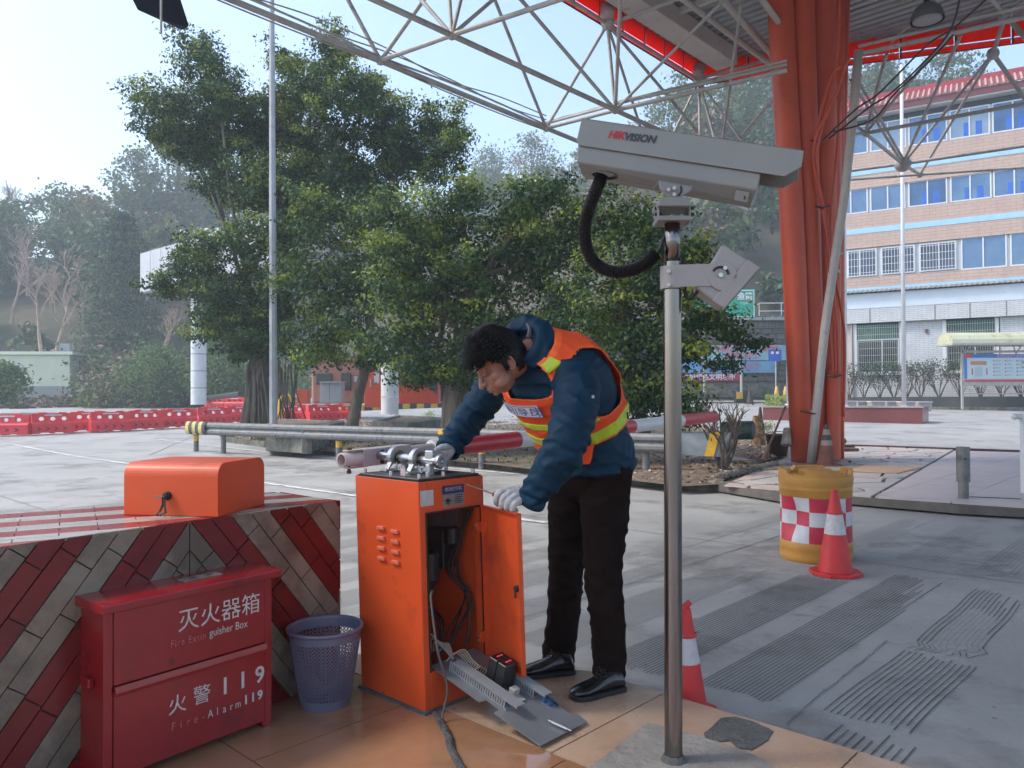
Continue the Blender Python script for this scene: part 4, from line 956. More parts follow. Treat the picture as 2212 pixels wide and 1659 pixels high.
jacket = fuse(b, 'jacket', navy, .0085, wk, it=3, disp=jd)
# cuffs (darker openings)
b = MB(); dL = (wrL-elL).normalized(); b.lathe([(.050, .0), (.062, .006), (.064, .03), (.050, .034)], wrL+dL*.028-dL*.01, 22, ax=dL); b.lathe([(.001, .02), (.055, .018)], wrL+dL*.012, 22, ax=dL)
b.build('cuff', navy, wk, smooth=True); b = MB(); dR = (wrR-elR).normalized(); b.lathe([(.046, .0), (.057, .006), (.060, .03), (.046, .034)], wrR+dR*.018, 22, ax=dR); b.build('cuff', navy, wk, smooth=True)
b = MB()
for u, v in ((1280, 850),): 
    q = shL.lerp(elL, .55)
MB().cbox(at(1281, 857, 2.955), V((.010, 0, 0)), V((0, .002, 0)), V((0, 0, .012))).build('sleeve_tag', mat('grey_tag', (.35, .35, .36), rough=.4), wk)
MB().obox(at(1355, 905, 3.335), V((-.004, .003, .03)), V((.006, -.004, 0)), V((.002, .002, 0))).build('zip_pull', dark_m, wk)
# trousers
b = MB()
hipL, hipR = at(1308, 1040, 3.43), at(1238, 1038, 3.60); knL, knR = at(1303, 1240, 3.36), at(1222, 1245, 3.62); anL, anR = at(1316, 1450, 3.335), at(1206, 1418, 3.63)
limb(b, [hipL+UP*.05, hipL.lerp(knL, .45), knL, knL.lerp(anL, .5)+V((.008, 0, 0)), anL], [.118, .103, .084, .076, .072], n=24)
limb(b, [hipR+UP*.05, hipR.lerp(knR, .45), knR, knR.lerp(anR, .5)+V((.006, 0, 0)), anR], [.118, .103, .084, .078, .078], n=24)
pc = at(1275, 1015, 3.50)
for k_ in range(2): b.ell(pc+UP*(.03-.05*k_), (.185, .16, .13), Matrix.Rotation(math.radians(-41), 3, 'Z'), n=24, m=14)
def td(p):
    w_ = wrinkle(p, .004, 6)+crease(p, V((.35, .1, .93)).normalized(), 13, .006)+crease(p, V((-.3, .2, .9)).normalized(), 19, .004)
    for e in (knL, knR, anL, anR):
        d = (p-e).length
        if d < .2: w_ += (1-d/.2)*.0035*math.sin(p.z*95+5*noise.noise(p*9))
    return w_
fuse(b, 'trousers', trous, .009, wk, it=3, disp=td)
# shoes
shoe_m = mat('black_leather', (0.008, 0.008, 0.009), rough=.22, coat=.4, bump=.05, bscale=60); sole_m = mat('black_sole', (0.014, 0.013, 0.013), rough=.7)
def shoe(heel, toe):
    heel, toe = V(heel), V(toe); d = (toe-heel); L_ = d.length; d.normalize(); sd = V((-d.y, d.x, 0)); 
    prof = [(-.02, .030, .035), (.0, .038, .072), (.06, .040, .088), (.11, .040, .078), (.16, .046, .060), (.21, .050, .048), (.25, .046, .040), (.28, .034, .032), (.297, .014, .022)]
    k = L_/.29; vs = []; n = 20; b = MB()
    for (x, w_, h_) in prof:
        for j in range(n):
            a = 2*math.pi*j/n; zz_ = math.sin(a); yy = math.cos(a); z_ = .012+h_*(.5+.5*math.copysign(abs(zz_)**.8, zz_)); wd_ = w_*(1-.28*max(0, zz_)) if zz_ > 0 else w_
            vs.append(heel+d*x*k+sd*yy*wd_+UP*z_)
    m_ = len(prof); fs = [(i*n+j, i*n+(j+1) % n, (i+1)*n+(j+1) % n, (i+1)*n+j) for i in range(m_-1) for j in range(n)]+[tuple(range(n-1, -1, -1)), tuple(range((m_-1)*n, m_*n))]
    b.add(vs, fs); up_ = fuse(b, 'shoe', shoe_m, .005, wk, it=6)
    out = []
    for (x, w_, h_) in prof: out.append(heel+d*x*k+sd*(w_+.004))
    back = [heel+d*x*k-sd*(w_+.004) for (x, w_, h_) in prof][::-1]
    MB().prism([p+UP*.0 for p in out+back], UP*.020).build('sole', sole_m, up_, bevel=.003)
    b = MB()
    for i in range(4): q = heel+d*(.115+.016*i)*k+UP*(.012+.079-.010*i); b.tube([q-sd*.018, q+UP*.005, q+sd*.018], .0025, 6)
    q = heel+d*.11*k+UP*.096
    for s_ in (-1, 1): b.tube([q, q+sd*.02*s_+UP*.012, q+sd*.035*s_-UP*.012, q+sd*.02*s_-UP*.02+d*.02], .002, 6)
    b.build('laces', sole_m, up_)
shoe(gz(1338, 1490, ZI), gz(1236, 1512, ZI)); shoe(gz(1232, 1453, ZI), gz(1128, 1462, ZI))
def find(u, v):
    best = None
    for i in range(2, 97, 1):
        for k in range(-80, 150, 2):
            th = math.radians(k); p = S(th, i/100, .02); a, c = project(p); d = (a-u)**2+(c-v)**2
            if (best is None or d < best[0]) and k < 95: best = (d, th, i/100)
    return best
PS = find(1171, 790)
# ---- vest ----
vo = mat('vest_orange', (1.0, 0.11, 0.018), (0.90, 0.085, 0.014), scale=6, rough=.75, bump=.35, bscale=700, trans=.18)
vp = mat('vest_piping', (1.0, 0.13, 0.02), rough=.6, trans=.1); vy = mat('vest_yellow', (0.50, 0.62, 0.02), (0.40, 0.52, 0.02), scale=14, rough=.35, bump=.3, bscale=60)
def vin(td_, s):
    at_ = abs(td_)
    f = 9.0
    e = ((at_-84)/41)**2+((s-.675)/.205)**2; f = min(f, (math.sqrt(e)-1)*.22)
    f = min(f, .955-s) if at_ > 60 else min(f, .955-s)
    e = (td_/44)**2+((s-1.0)/.235)**2; f = min(f, (math.sqrt(e)-1)*.2)
    fb = .13 if at_ < 26 else (.13+(.305-.13)*min(1, (at_-26)/18))
    f = min(f, s-fb)
    return f
NT, NS = 200, 110; b = MB(); idx = {}
GV = {}
def gvp(i, k):
    k %= NT
    if (i, k) not in GV:
        p = S(2*math.pi*k/NT, i/NS, .019); GV[(i, k)] = p+(p-cen(i/NS)).normalized()*wrinkle(p*1.0, .006, 7)
    return GV[(i, k)]
parts = {'v': ([], []), 'y': ([], []), 'y2': ([], [])}
def put(key, i, k, mi):
    vs_, fs_ = parts[key]; o = len(vs_); vs_ += [gvp(i, k), gvp(i, k+1), gvp(i+1, k+1), gvp(i+1, k)]; fs_.append(((o, o+1, o+2, o+3), mi))
for i in range(NS):
    s = (i+.5)/NS
    for k in range(NT):
        t_ = math.degrees(2*math.pi*(k+.5)/NT); t_ = t_-360 if t_ > 180 else t_
        f = vin(t_, s)
        if f < 0: continue
        put('v', i, k, 1 if f < .016 else 0)
        if .325 < s < .40 and f > .006: put('y', i, k, 0)
        if .485 < s < .525 and abs(t_) < 62 and f > .012: put('y', i, k, 0)
        if .20 < s < .245 and abs(t_) < 24 and f > .012: put('y', i, k, 0)
        if abs(s-PS[2]) < .034 and abs(t_-math.degrees(PS[1])) < 26 and f > .010: put('y', i, k, 0)
def weld(vs_, fs_, lift=0):
    m_ = {}; nv = []; nf = []
    for f, mi in fs_:
        r = []
        for j in f:
            key = tuple(round(c, 5) for c in vs_[j])
            if key not in m_: m_[key] = len(nv); nv.append(vs_[j])
            r.append(m_[key])
        nf.append((r, mi))
    return nv, nf
nv, nf = weld(*parts['v']); b = MB(); b.v = nv; b.f = [tuple(f) for f, _ in nf]; b.m = [m for _, m in nf]
vest = b.build('safety_vest', [vo, vp], wk, smooth=True); sm = vest.modifiers.new('s', 'SOLIDIFY'); sm.thickness = .003; sm.offset = 1
nv, nf = weld(*parts['y']); b = MB(); b.v = nv; b.f = [tuple(f) for f, _ in nf]; b.m = [0]*len(nf)
yb = b.build('reflective_stripe', vy, vest, smooth=True); sm = yb.modifiers.new('s', 'SOLIDIFY'); sm.thickness = .006; sm.offset = 1
_, th0, s0_ = find(1128, 888)
circ = .20; SL = sum((cen((i+1)/20)-cen(i/20)).length for i in range(20))
TH_SGN = -1 if project(S(th0+.1, s0_, .02))[0] < project(S(th0-.1, s0_, .02))[0] else 1
def on_vest(x, y, off): return S(th0+TH_SGN*x/circ, s0_+y/SL+.10*x, off)
def patch(x0, x1, y0, y1, off, m, name, par, nx=20, ny=6):
    b = MB(); vs = [on_vest(x0+(x1-x0)*i/nx, y0+(y1-y0)*j/ny, off) for j in range(ny+1) for i in range(nx+1)]
    b.add(vs, [(j*(nx+1)+i, j*(nx+1)+i+1, (j+1)*(nx+1)+i+1, (j+1)*(nx+1)+i) for j in range(ny) for i in range(nx)]); return b.build(name, m, par, smooth=True)
lab = patch(-.125, .066, -.036, .036, .0305, mat('label_white', (.62, .60, .66), rough=.5), 'chest_label', vest)
bl = mat('label_blue', (.03, .07, .28), rough=.5)
for q in ((-.119, .060, .028, .031), (-.119, .060, -.031, -.028), (.057, .060, -.031, .031)): patch(*q, .0315, bl, 'label_border', lab, ny=1)
tv, tf = text_mb('车辆引导员', .043, bold=.0003)
b = MB(); b.add([on_vest(x-.030, y, .0322) for x, y in tv], tf); b.build('lettering', bl, lab)
bp_ = [find(1211, 716), find(1240, 730)]
MB().add([S(math.radians(150), .80, .0305), S(math.radians(168), .80, .0305), S(math.radians(168), .70, .0305), S(math.radians(150), .70, .0305)], [(0, 1, 2, 3)]).build('back_label', mat('label_white', (1, 1, 1)), vest)
# ---- head ----
fw_ = V((-.81, -.22, -.55)).normalized(); lt_ = V((.28, -.95, 0)); lt_ = (lt_-fw_*lt_.dot(fw_)).normalized(); up_ = lt_.cross(fw_)*-1
if up_.z < 0: up_ = -up_
HS = 1.06
hc = at(1101, 786, 3.14)-(lt_*.080+fw_*-.014+up_*-.010)*HS
def hp(x, y, z): return hc+(lt_*x+fw_*y+up_*z)*HS
RM = Matrix((lt_, fw_, up_)).transposed()
def he(b, c, r, n=18, m=12): b.ell(hp(*c), tuple(q*HS for q in r), RM, n=n, m=m)
b = MB()
he(b, (0, -.012, .028), (.074, .094, .088), 28, 18); he(b, (0, .030, -.040), (.060, .060, .066)); he(b, (0, .052, -.068), (.036, .034, .026)); he(b, (0, .074, -.083), (.017, .014, .014))
he(b, (0, .077, .028), (.056, .018, .040)); he(b, (0, .083, .022), (.050, .013, .010))
for s_ in (-1, 1):
    he(b, (s_*.040, .047, -.022), (.023, .026, .028)); he(b, (s_*.031, .081, .003), (.0145, .010, .0095)); he(b, (s_*.013, .096, -.032), (.009, .010, .008)); he(b, (s_*.048, .035, -.055), (.020, .035, .025))
    he(b, (s_*.076, -.010, -.010), (.007, .020, .032)); he(b, (s_*.080, -.020, -.006), (.006, .014, .027))
limb(b, [hp(0, .088, .016), hp(0, .100, -.010), hp(0, .112, -.034)], [.008, .010, .0125], 12, 4)
he(b, (0, .090, -.058), (.023, .011, .006)); he(b, (0, .088, -.068), (.020, .011, .007)); he(b, (0, .085, -.046), (.022, .012, .012))
limb(b, [hp(0, -.040, -.030), hp(0, -.060, -.070).lerp(nk, .5), nk-T_*.05], [.058, .056, .060], 20, 5)
def face(p):
    q = RM.transposed() @ (p-hc)/HS; x, y, z = q; d = 0
    for s_ in (-1, 1):
        d -= .0075*math.exp(-(((x-s_*.030)/.018)**2+((z-.003)/.010)**2))*(y > .05)            # eye socket
        d += .0045*math.exp(-(((x-s_*.031)/.012)**2+((z-.001)/.006)**2))*(y > .05)            # lid
        e = ((y+.012)/.013)**2+((z+.008)/.020)**2; d -= .006*math.exp(-e)*(abs(x) > .07)*(x*s_ > 0)   # ear hollow
    d -= .0035*math.exp(-(x/.022)**2-((z+.0635)/.0022)**2)*(y > .06)                         # mouth line
    d -= .0020*math.exp(-((abs(x)-.026)/.005)**2-((z+.045)/.018)**2)*(y > .06)                # nasolabial fold
    return d
fuse(b, 'body', skin, .0030, wk, it=5, disp=face)
ear = MB()
for s_ in (-1, 1):
    pts = [hp(s_*.083, -.001+.0*i, 0) for i in range(1)]; pts = []
    for i in range(13):
        a = math.radians(-120+i*26); pts.append(hp(s_*(.084+.004*math.sin(a+1)), -.016-.017*math.cos(a+.3)*1.0, -.006+.030*math.sin(a+.3)))
    ear.tube(pts, .0042, 8)
ear.build('ear_rim', skin, wk, smooth=True)
b = MB()
for s_ in (-1, 1):
    for i in range(16):
        x = s_*(.014+.0023*i); q = hp(x, .0945-.00045*i*i*.25, .0215+.003*math.sin(i/15*3.1)); b.tube([q, q+(lt_*s_*.006+up_*.003)], [.0014, .0003], 4)
    b.tube([hp(s_*.018, .090, .0005), hp(s_*.031, .0925, -.0015), hp(s_*.044, .084, .0005)], .0011, 5)
b.build('eyebrow', hair_m, wk)
# hair
hr = random.Random(5)
def hairline(y, x):   # lower limit of z for hair in the head frame
    if y > .062: return .060-(abs(x) > .05)*.02
    if y > .016: return .014+(y-.016)*.95
    if y > -.002: return -.022
    if y > -.04: return .018 if abs(x) > .055 and y > -.034 else -.03
    return -.055
b = MB(); n, m = 72, 46; vs = []; ok = []
for i in range(m+1):
    t = math.pi*i/m*.92
    for k in range(n):
        a = 2*math.pi*k/n; q = V((math.sin(t)*math.cos(a), math.sin(t)*math.sin(a), math.cos(t))); nn_ = 1+.015*noise.noise(q*4)
        vs.append((V((q.x*.090, q.y*(.126 if q.y > 0 else .112)-.006, q.z*(.142 if q.z > 0 else .105)+.024))*nn_))
fs = []
for i in range(m):
    for k in range(n):
        f = (i*n+k, (i+1)*n+k, (i+1)*n+(k+1) % n, i*n+(k+1) % n); c = sum((vs[j] for j in f), V((0, 0, 0)))/4
        if c.z > hairline(c.y, c.x)+.004*noise.noise(c*90): fs.append(f)
b.add([hp(*q) for q in vs], fs); hair = b.build('hair', hair_m, wk, smooth=True); sm = hair.modifiers.new('s', 'SOLIDIFY'); sm.thickness = .006; sm.offset = -1
b = MB()
for i in range(9000):
    t = math.acos(1-hr.random()*1.55); a = hr.random()*2*math.pi; q = V((math.sin(t)*math.cos(a), math.sin(t)*math.sin(a), math.cos(t)))
    r = V((q.x*.090, q.y*(.126 if q.y > 0 else .112)-.006, q.z*(.142 if q.z > 0 else .105)+.024))
    if r.z < hairline(r.y, r.x)-.002: continue
    L_ = hr.uniform(.018, .042)*(1.0 if r.z > .03 else .55)
    flow = V((hr.uniform(-.12, .12)+.5*r.x/.08, .9, -.35 if r.y > .05 else -.1))
    if r.z < .02: flow = V((0, -.5, -1))
    d = (q*.22+flow.normalized()*.95+V((hr.uniform(-.12, .12), hr.uniform(-.12, .12), hr.uniform(-.12, .12)))).normalized(); d2_ = (d+flow.normalized()*.4).normalized()
    p0_ = hp(*r); p1_ = hp(*(r+d*L_*.5)); p2_ = hp(*(r+d*L_*.5+d2_*L_*.5)); sdv = d.cross(q).normalized(); sdv = (lt_*sdv.x+fw_*sdv.y+up_*sdv.z)*.0010
    b.add([p0_-sdv, p0_+sdv, p1_+sdv, p1_-sdv, p2_], [(0, 1, 2, 3), (3, 2, 4)])
so2 = b.build('hair_strands', hair_m, hair); so2['kind'] = 'stuff'
b = MB(); ptsc = []
for i in range(6):
    a = math.radians(85+i*12); ptsc.append(nk+LT*math.sin(a)*.082-Fr_*-math.cos(a)*.08+T_*.055)
b.tube(ptsc, .007, 8, flat=1.6); b.build('collar_lining', mat('grey_fleece', (.16, .14, .15), (.10, .09, .10), scale=40, rough=1), wk, smooth=True)
# ---- gloves ----
def glove(name, wrist, palm_c, kn, fingers, thumb, r=.0122):
    b = MB(); limb(b, [wrist, wrist.lerp(palm_c, .6)], [.030, .031], 14, 3)
    for q in kn: limb(b, [palm_c, palm_c.lerp(q, .5), q], [.030, .024, .016], 12, 3); limb(b, [wrist, wrist.lerp(q, .55), q], [.029, .025, .016], 12, 3)
    for ch in fingers: limb(b, ch, [r*1.18]+[r*1.08]*(len(ch)-2)+[r*.92], 12, 4)
    limb(b, thumb, [.019, .014, .012, .010][:len(thumb)], 12, 4)
    return fuse(b, name, glove_m, .0024, wk, it=3, disp=lambda p: wrinkle(p, .0012, 45))
A_ = at
glove('glove', A_(1150, 1071, 3.19), A_(1122, 1076, 3.165),
      [A_(1092, 1060, 3.15), A_(1101, 1066, 3.125), A_(1110, 1074, 3.110), A_(1119, 1084, 3.10)],
      [[A_(1092, 1060, 3.15), A_(1077, 1065, 3.135), A_(1071, 1081, 3.14), A_(1076, 1090, 3.17)],
       [A_(1101, 1066, 3.125), A_(1088, 1075, 3.105), A_(1084, 1091, 3.115), A_(1091, 1097, 3.15)],
       [A_(1110, 1074, 3.11), A_(1099, 1083, 3.09), A_(1095, 1097, 3.10), A_(1102, 1101, 3.14)],
       [A_(1119, 1084, 3.10), A_(1110, 1090, 3.085), A_(1107, 1101, 3.095), A_(1114, 1103, 3.13)]],
      [A_(1140, 1064, 3.19), A_(1118, 1056, 3.20), A_(1097, 1058, 3.20), A_(1083, 1064, 3.185)])
glove('glove', wrR.lerp(A_(970, 972, 3.40), .6), A_(966, 978, 3.39),
      [A_(957, 972, 3.37), A_(953, 979, 3.36), A_(953, 987, 3.36), A_(957, 994, 3.37)],
      [[A_(957, 972, 3.37), A_(943, 974, 3.34), A_(938, 984, 3.36), A_(944, 989, 3.39)],
       [A_(953, 979, 3.36), A_(940, 983, 3.33), A_(936, 993, 3.35), A_(943, 997, 3.38)],
       [A_(953, 987, 3.36), A_(941, 991, 3.34), A_(938, 1000, 3.36), A_(946, 1003, 3.39)],
       [A_(957, 994, 3.37), A_(947, 998, 3.35), A_(945, 1005, 3.37), A_(952, 1008, 3.39)]],
      [A_(972, 970, 3.39), A_(962, 965, 3.36), A_(950, 967, 3.34), A_(941, 972, 3.33)])
# screwdriver held in the near hand
sdv = empty('screwdriver', A_(1069, 1067, 3.15), 'long thin screwdriver in the white gloved hand pointing at the name plate', 'screwdriver')
tip_ = A_(1006, 1046, 3.20); h0 = A_(1066, 1067, 3.155); dS = (h0-tip_).normalized()
MB().cyl(tip_, h0, .0032, n=10).build('shank', mat('tool_steel', (.22, .18, .15), rough=.4, metal=.7), sdv)
b = MB(); b.lathe([(.001, 0), (.010, .001), (.0115, .006), (.009, .014), (.011, .03), (.011, .075), (.006, .085), (.001, .086)], h0-dS*.002, 16, ax=dS); b.build('handle', mat('tool_handle', (.16, .03, .03), rough=.4), sdv, smooth=True)
# ================= CANOPY =================
can = empty('toll_canopy', at(1510, 176, 13.1), 'toll plaza canopy of white space frame tubes, grey roof sheets and red fascia', 'canopy')
NC = 0
_gz = gz; KS = 1.3
def gz(u, v, z=0.0): return _gz(u, v, H+(z-H)*KS if z > 5 else z)
def tubep(p, q, r, name='truss_tube', m=None, n=10):
    return MB().cyl(p, q, r*.64+.009, n=n, cap=False).build(name, m or tube_m, can, smooth=True)
lo = lambda u, v: gz(u, v, 5.6)
hi_ = lambda u, v: gz(u, v, 6.85)
N0, N1, N2, N3 = lo(822, 131), lo(976, 76), lo(1329, 238), lo(1180, 277)
N4, N5 = hi_(1312, 52), hi_(1510, 175)
def ext(a, u, v, k, z):   # the image line a->(u,v) extended k times, placed at height z
    ua, va = project(a); return gz(ua+(u-ua)*k, va+(v-va)*k, z)
E_ = ext
Cx = CD
def run(a, b_, k0, k1): return a+(a-b_)*k0, b_+(b_-a)*k1
pA, pB = run(N0, N3, 2.2, 2.2); tubep(pA, pB, .058)
pA, pB = run(N1, N2, 2.5, 2.2); tubep(pA, pB, .058)
tubep(N0, N1, .045); tubep(N0, E_(N0, 752, 0, 2.0, 6.85), .040); tubep(N0, E_(N0, 915, 0, 2.0, 6.85), .040)
for u, k in ((910, 2.2), (971, 2.5), (995, 2.5), (1064, 2.0)): tubep(N1, E_(N1, u, 0, k, 6.85), .036)
tubep(N1, lo(1205, 0), .045); tubep(lo(1205, 0), lo(1500, -75), .045)
tubep(N3, E_(N3, 1069, 0, 1.25, 6.85), .036); tubep(N2, E_(N2, 1126, 0, 1.25, 6.85), .040)
tubep(N3, N4, .036); tubep(N2, N4, .036); tubep(N2, E_(N2, 1340, 0, 1.15, 6.85), .040); tubep(N2, N3, .045)
ND = gz(1600, 330, 5.55)
tubep(N4, gz(1398, 320, 5.6), .032); tubep(N4, gz(1530, 312, 5.6), .034); tubep(N4, N5, .040); tubep(N4, N4+(N4-N5)*1.6, .040)
tubep(N2, E_(N2, 1558, 6, 1.15, 6.85), .032)
col_top = at(1745, 160, 14.2)
tubep(N2, gz(1700, 152, 5.75), .050); tubep(N2+V((0, 0, .12)), gz(1700, 140, 5.85), .030, 'electrical_pipe'); tubep(N2+V((0, .1, .18)), gz(1700, 131, 5.95), .022, 'electrical_pipe')
tubep(N3+V((0, 0, .10)), N2+V((0, 0, .10)), .030, 'electrical_pipe'); tubep(N3+V((0, .1, .16)), N2+V((0, .1, .17)), .022, 'electrical_pipe')
for u, v in ((1440, 318), (1512, 318), (1548, 318), (1615, 322)): tubep(N5, gz(u, v, 5.3), .030)
tubep(hi_(1603, -10), gz(1560, 312, 5.4), .030); tubep(gz(1690, 190, 5.8), gz(1570, 330, 5.5), .028)
big = mat('purlin_beam', (.46, .42, .39), (.52, .48, .45), scale=3, rough=.6)
tubep(gz(1440, -28, 6.95), gz(1690, 158, 6.6), .075, m=big); tubep(gz(1540, -24, 6.95), gz(1690, 142, 6.5), .085, m=big); tubep(gz(1625, -30, 6.9), gz(1690, 60, 6.6), .07, m=big)
tubep(N4+V((.1, 0, .02)), gz(1480, -8, 6.95), .045); tubep(N5+V((.1, 0, .08)), gz(1700, 118, 7.05), .040); tubep(N5+V((.1, 0, -.02)), gz(1700, 135, 6.9), .035)
# loose cables along the lower chord
for k, dz in enumerate((.10, .16, .22, -.07)):
    P = []
    for i in range(9):
        t = -1.6+2.6*i/8; q = N0+(N3-N0)*t; P.append(q+V((0, 0, dz*(.6+.6*abs(math.sin(t*3.1+k))))))
    MB().tube(wire(P), .012 if k else .018, 7).build('roof_cable', tube_m, can, smooth=True)
for q in (N0, N1, N2, N3): MB().ell(q, (.075, .075, .075)).build('truss_node', tube_m, can, smooth=True)
for q in (N4, N5): b = MB(); b.ell(q, (.12, .12, .12)); b.cyl(q, q+V((0, 0, .35)), .10, .15, 12); b.build('truss_node', tube_m, can, smooth=True)
# right of the column
RA, RB, RC_, RD_, RE = gz(1869, 288, 5.6), gz(1950, 354, 5.6), gz(1987, 377, 5.6), gz(2145, 116, 6.7), gz(2172, 33, 7.0)
for a_, b__, r in ((gz(1855, 100, 6.3), gz(2230, 10, 6.3), .034), (gz(1855, 117, 6.2), gz(2230, 34, 6.2), .050),
                   (gz(1915, 116, 6.3), RA, .034), (gz(2049, 79, 6.5), RA, .034), (RA, RB, .045), (gz(2076, 74, 6.5), RB, .038), (RD_, RB, .038), (RD_, RC_, .036),
                   (RA, gz(2240, 219, 5.6), .045), (RB, gz(2240, 311, 5.6), .048), (RC_, gz(2240, 360, 5.6), .04), (RB, gz(1820, 371, 5.6), .045), (RC_, gz(1820, 389, 5.6), .04),
                   (gz(1838, 172, 6.3), RB, .034), (gz(1850, 168, 6.4), RB+V((.05, 0, .05)), .034), (gz(1838, 262, 5.8), RA, .034), (gz(1838, 290, 5.5), RA, .034), (gz(1838, 40, 6.9), gz(1990, -10, 7), .04),
                   (RD_, gz(2240, 250, 5.9), .055), (RD_, RE, .05), (RE, gz(2240, 110, 6.2), .06), (RE, gz(2120, -30, 7), .05), (RE, gz(2240, -20, 7), .05), (RB, RC_, .045), (gz(2035, -10, 6.9), gz(1925, 90, 6.6), .03)):
    tubep(a_, b__, r)
for q, r in ((RA, .07), (RB, .19), (RC_, .08), (RD_, .12), (RE, .12)): MB().ell(q, (r, r, r)).build('truss_node', tube_m, can, smooth=True)
cab_m = mat('dark_cable', (.03, .025, .03), rough=.6)
for P in ([(1780, 300, 13.6), (1850, 235, 13.2), (1900, 200, 13), (2000, 100, 12.5), (2060, 60, 12), (2140, -10, 11.5)], [(1790, 300, 13.6), (1880, 230, 13.3), (1920, 205, 13.2), (1980, 150, 13), (2050, 70, 12.2), (2075, -10, 12)],
          [(1800, 285, 13.6), (1885, 258, 13.2), (1935, 200, 13), (2000, 140, 12.6), (2060, 75, 12)]):
    MB().tube(wire([at(*q) for q in P]), .016, 6).build('roof_cable', cab_m, can, smooth=True)
# roof sheets
LR = 6.95*KS; CR = 12.55*KS; ZR = H+5.93*KS
rs = mat('roof_sheet_under', (.26, .28, .30), (.33, .35, .37), scale=2, rough=.55, metal=.3, stain=(.16, .13, .11), sscale=1.5, samt=.45)
sw = .90; c_ = -3.0
while c_ < 26:
    lmax = LR if c_ < CR else LR-(c_-CR)/.433
    lmin = -8
    if lmax-.5 > lmin:
        b = MB(); per = sw/4; pr_ = []
        for k in range(4): pr_ += [(k*per, 0), (k*per+.12, 0), (k*per+.15, .05), (k*per+.195, .05)]
        pr_.append((sw-.01, 0))
        l1 = lambda x: LR-.02 if c_+x < CR else LR-(c_+x-CR)/.433
        vs = []
        for x, z in pr_: vs += [CL(c_+x, lmin, ZR+z), CL(c_+x, l1(x), ZR+z)]
        b.add(vs, [(2*i, 2*i+1, 2*i+3, 2*i+2) for i in range(len(pr_)-1)]); b.add([v+UP*.01 for v in vs], [(2*i, 2*i+2, 2*i+3, 2*i+1) for i in range(len(pr_)-1)])
        b.build('roof_sheet', rs, can)
    c_ += sw
# top cover so that the roof blocks the sun
b = MB()
b.prism([CL(-3, -8, ZR+.075), CL(-3, LR, ZR+.075), CL(CR, LR, ZR+.075), CL(CR+.433*(LR+8), -8, ZR+.075)], (0, 0, .02)); b.build('roof_deck', rs, can)
# box beam parallel to the edge
b = MB(); b.obox(CL(CR-.55, LR-1.2, ZR-.38), CD*-18, LD*.5, UP*.37); b.build('edge_beam', beam_m, can, bevel=.01)
for k in range(5): b = MB(); b.obox(CL(CR-3-3.2*k, LR-1, ZR-.12), CD*.10, LD*-15, UP*.11); b.build('purlin', beam_m, can)
# red fascia panels
rf_ = mat('red_acrylic_fascia', (.97, .075, .008), (.93, .06, .007), scale=3, rough=.35, trans=.95); rfd = mat('fascia_rib', (.05, .012, .012), rough=.6)
cA = gz(1515, 183, 6.95); cB = gz(1215, 0, 6.95); dA = (cB-cA).normalized()
cE = gz(2212, 92, 6.95); dB = (cE-cA).normalized()
for base, d_, n_, w_ in ((cA, dA, 23, .80), (cA, dB, 18, 1.04)):
    nn_ = V((d_.y, -d_.x, 0))
    for k in range(n_):
        for j, (za, zb_) in enumerate(((0, .13), (.15, .72))):
            MB().obox(base+d_*(k*w_+.02)+UP*za, d_*(w_-.045), UP*(zb_-za), nn_*.006).build('fascia_panel', rf_, can)
        MB().obox(base+d_*(k*w_-.012), d_*.035, UP*.73, nn_*.03).build('fascia_rib', rfd, can)
    MB().obox(base+UP*-.015, d_*(n_*w_), UP*.015, nn_*.03).build('fascia_rail', rfd, can); MB().obox(base+UP*.10+nn_*.008, d_*(n_*w_), UP*.015, nn_*.03).build('fascia_rail', tube_m, can)
# dome lamp under the roof
ld = gz(2003, 45, 6.3); dl = empty('dome_lamp', ld, 'dark round dome lamp hanging under the canopy roof', 'lamp')
b = MB(); rr = ld.y*34/1660; b.lathe([(rr, 0), (rr*.98, rr*.25), (rr*.8, rr*.75), (rr*.5, rr*1.02), (rr*.2, rr*1.15), (.001, rr*1.15)], ld, 28); b.build('shade', mat('lamp_shade_grey', (.10, .10, .11), rough=.5), dl, smooth=True)
b = MB(); b.cyl(ld+UP*rr*1.1, V((ld.x, ld.y, ZR)), .05, .05, 10); b.build('stem', dark_m, dl); MB().ell(ld+UP*.02, (rr*.9, rr*.9, .04)).build('diffuser', mat('diffuser', (.3, .3, .3), rough=.4), dl, smooth=True)
# panel at the top left
PD = 7.4; pnl = empty('flood_panel', at(330, 20, PD), 'black flat rectangular panel with a thin rod high above the trees, top left', 'panel light')
q1 = [at(262, -45, PD), at(296, 22, PD), at(393, 66, PD+.25), at(400, 60, PD+.25), at(362, -60, PD+.3)]
b = MB(); b.prism(q1, V((.02, .06, .05))); b.build('panel_body', mat('panel_navy', (.012, .018, .035), rough=.4), pnl, bevel=.01)
b = MB(); b.cyl(at(348, 73, PD-.08), at(348, -95, PD-.08), .011); b.cyl(at(338, 60, PD-.02), at(350, 72, PD-.08), .004); b.build('rod', tube_m, pnl)
gz = _gz
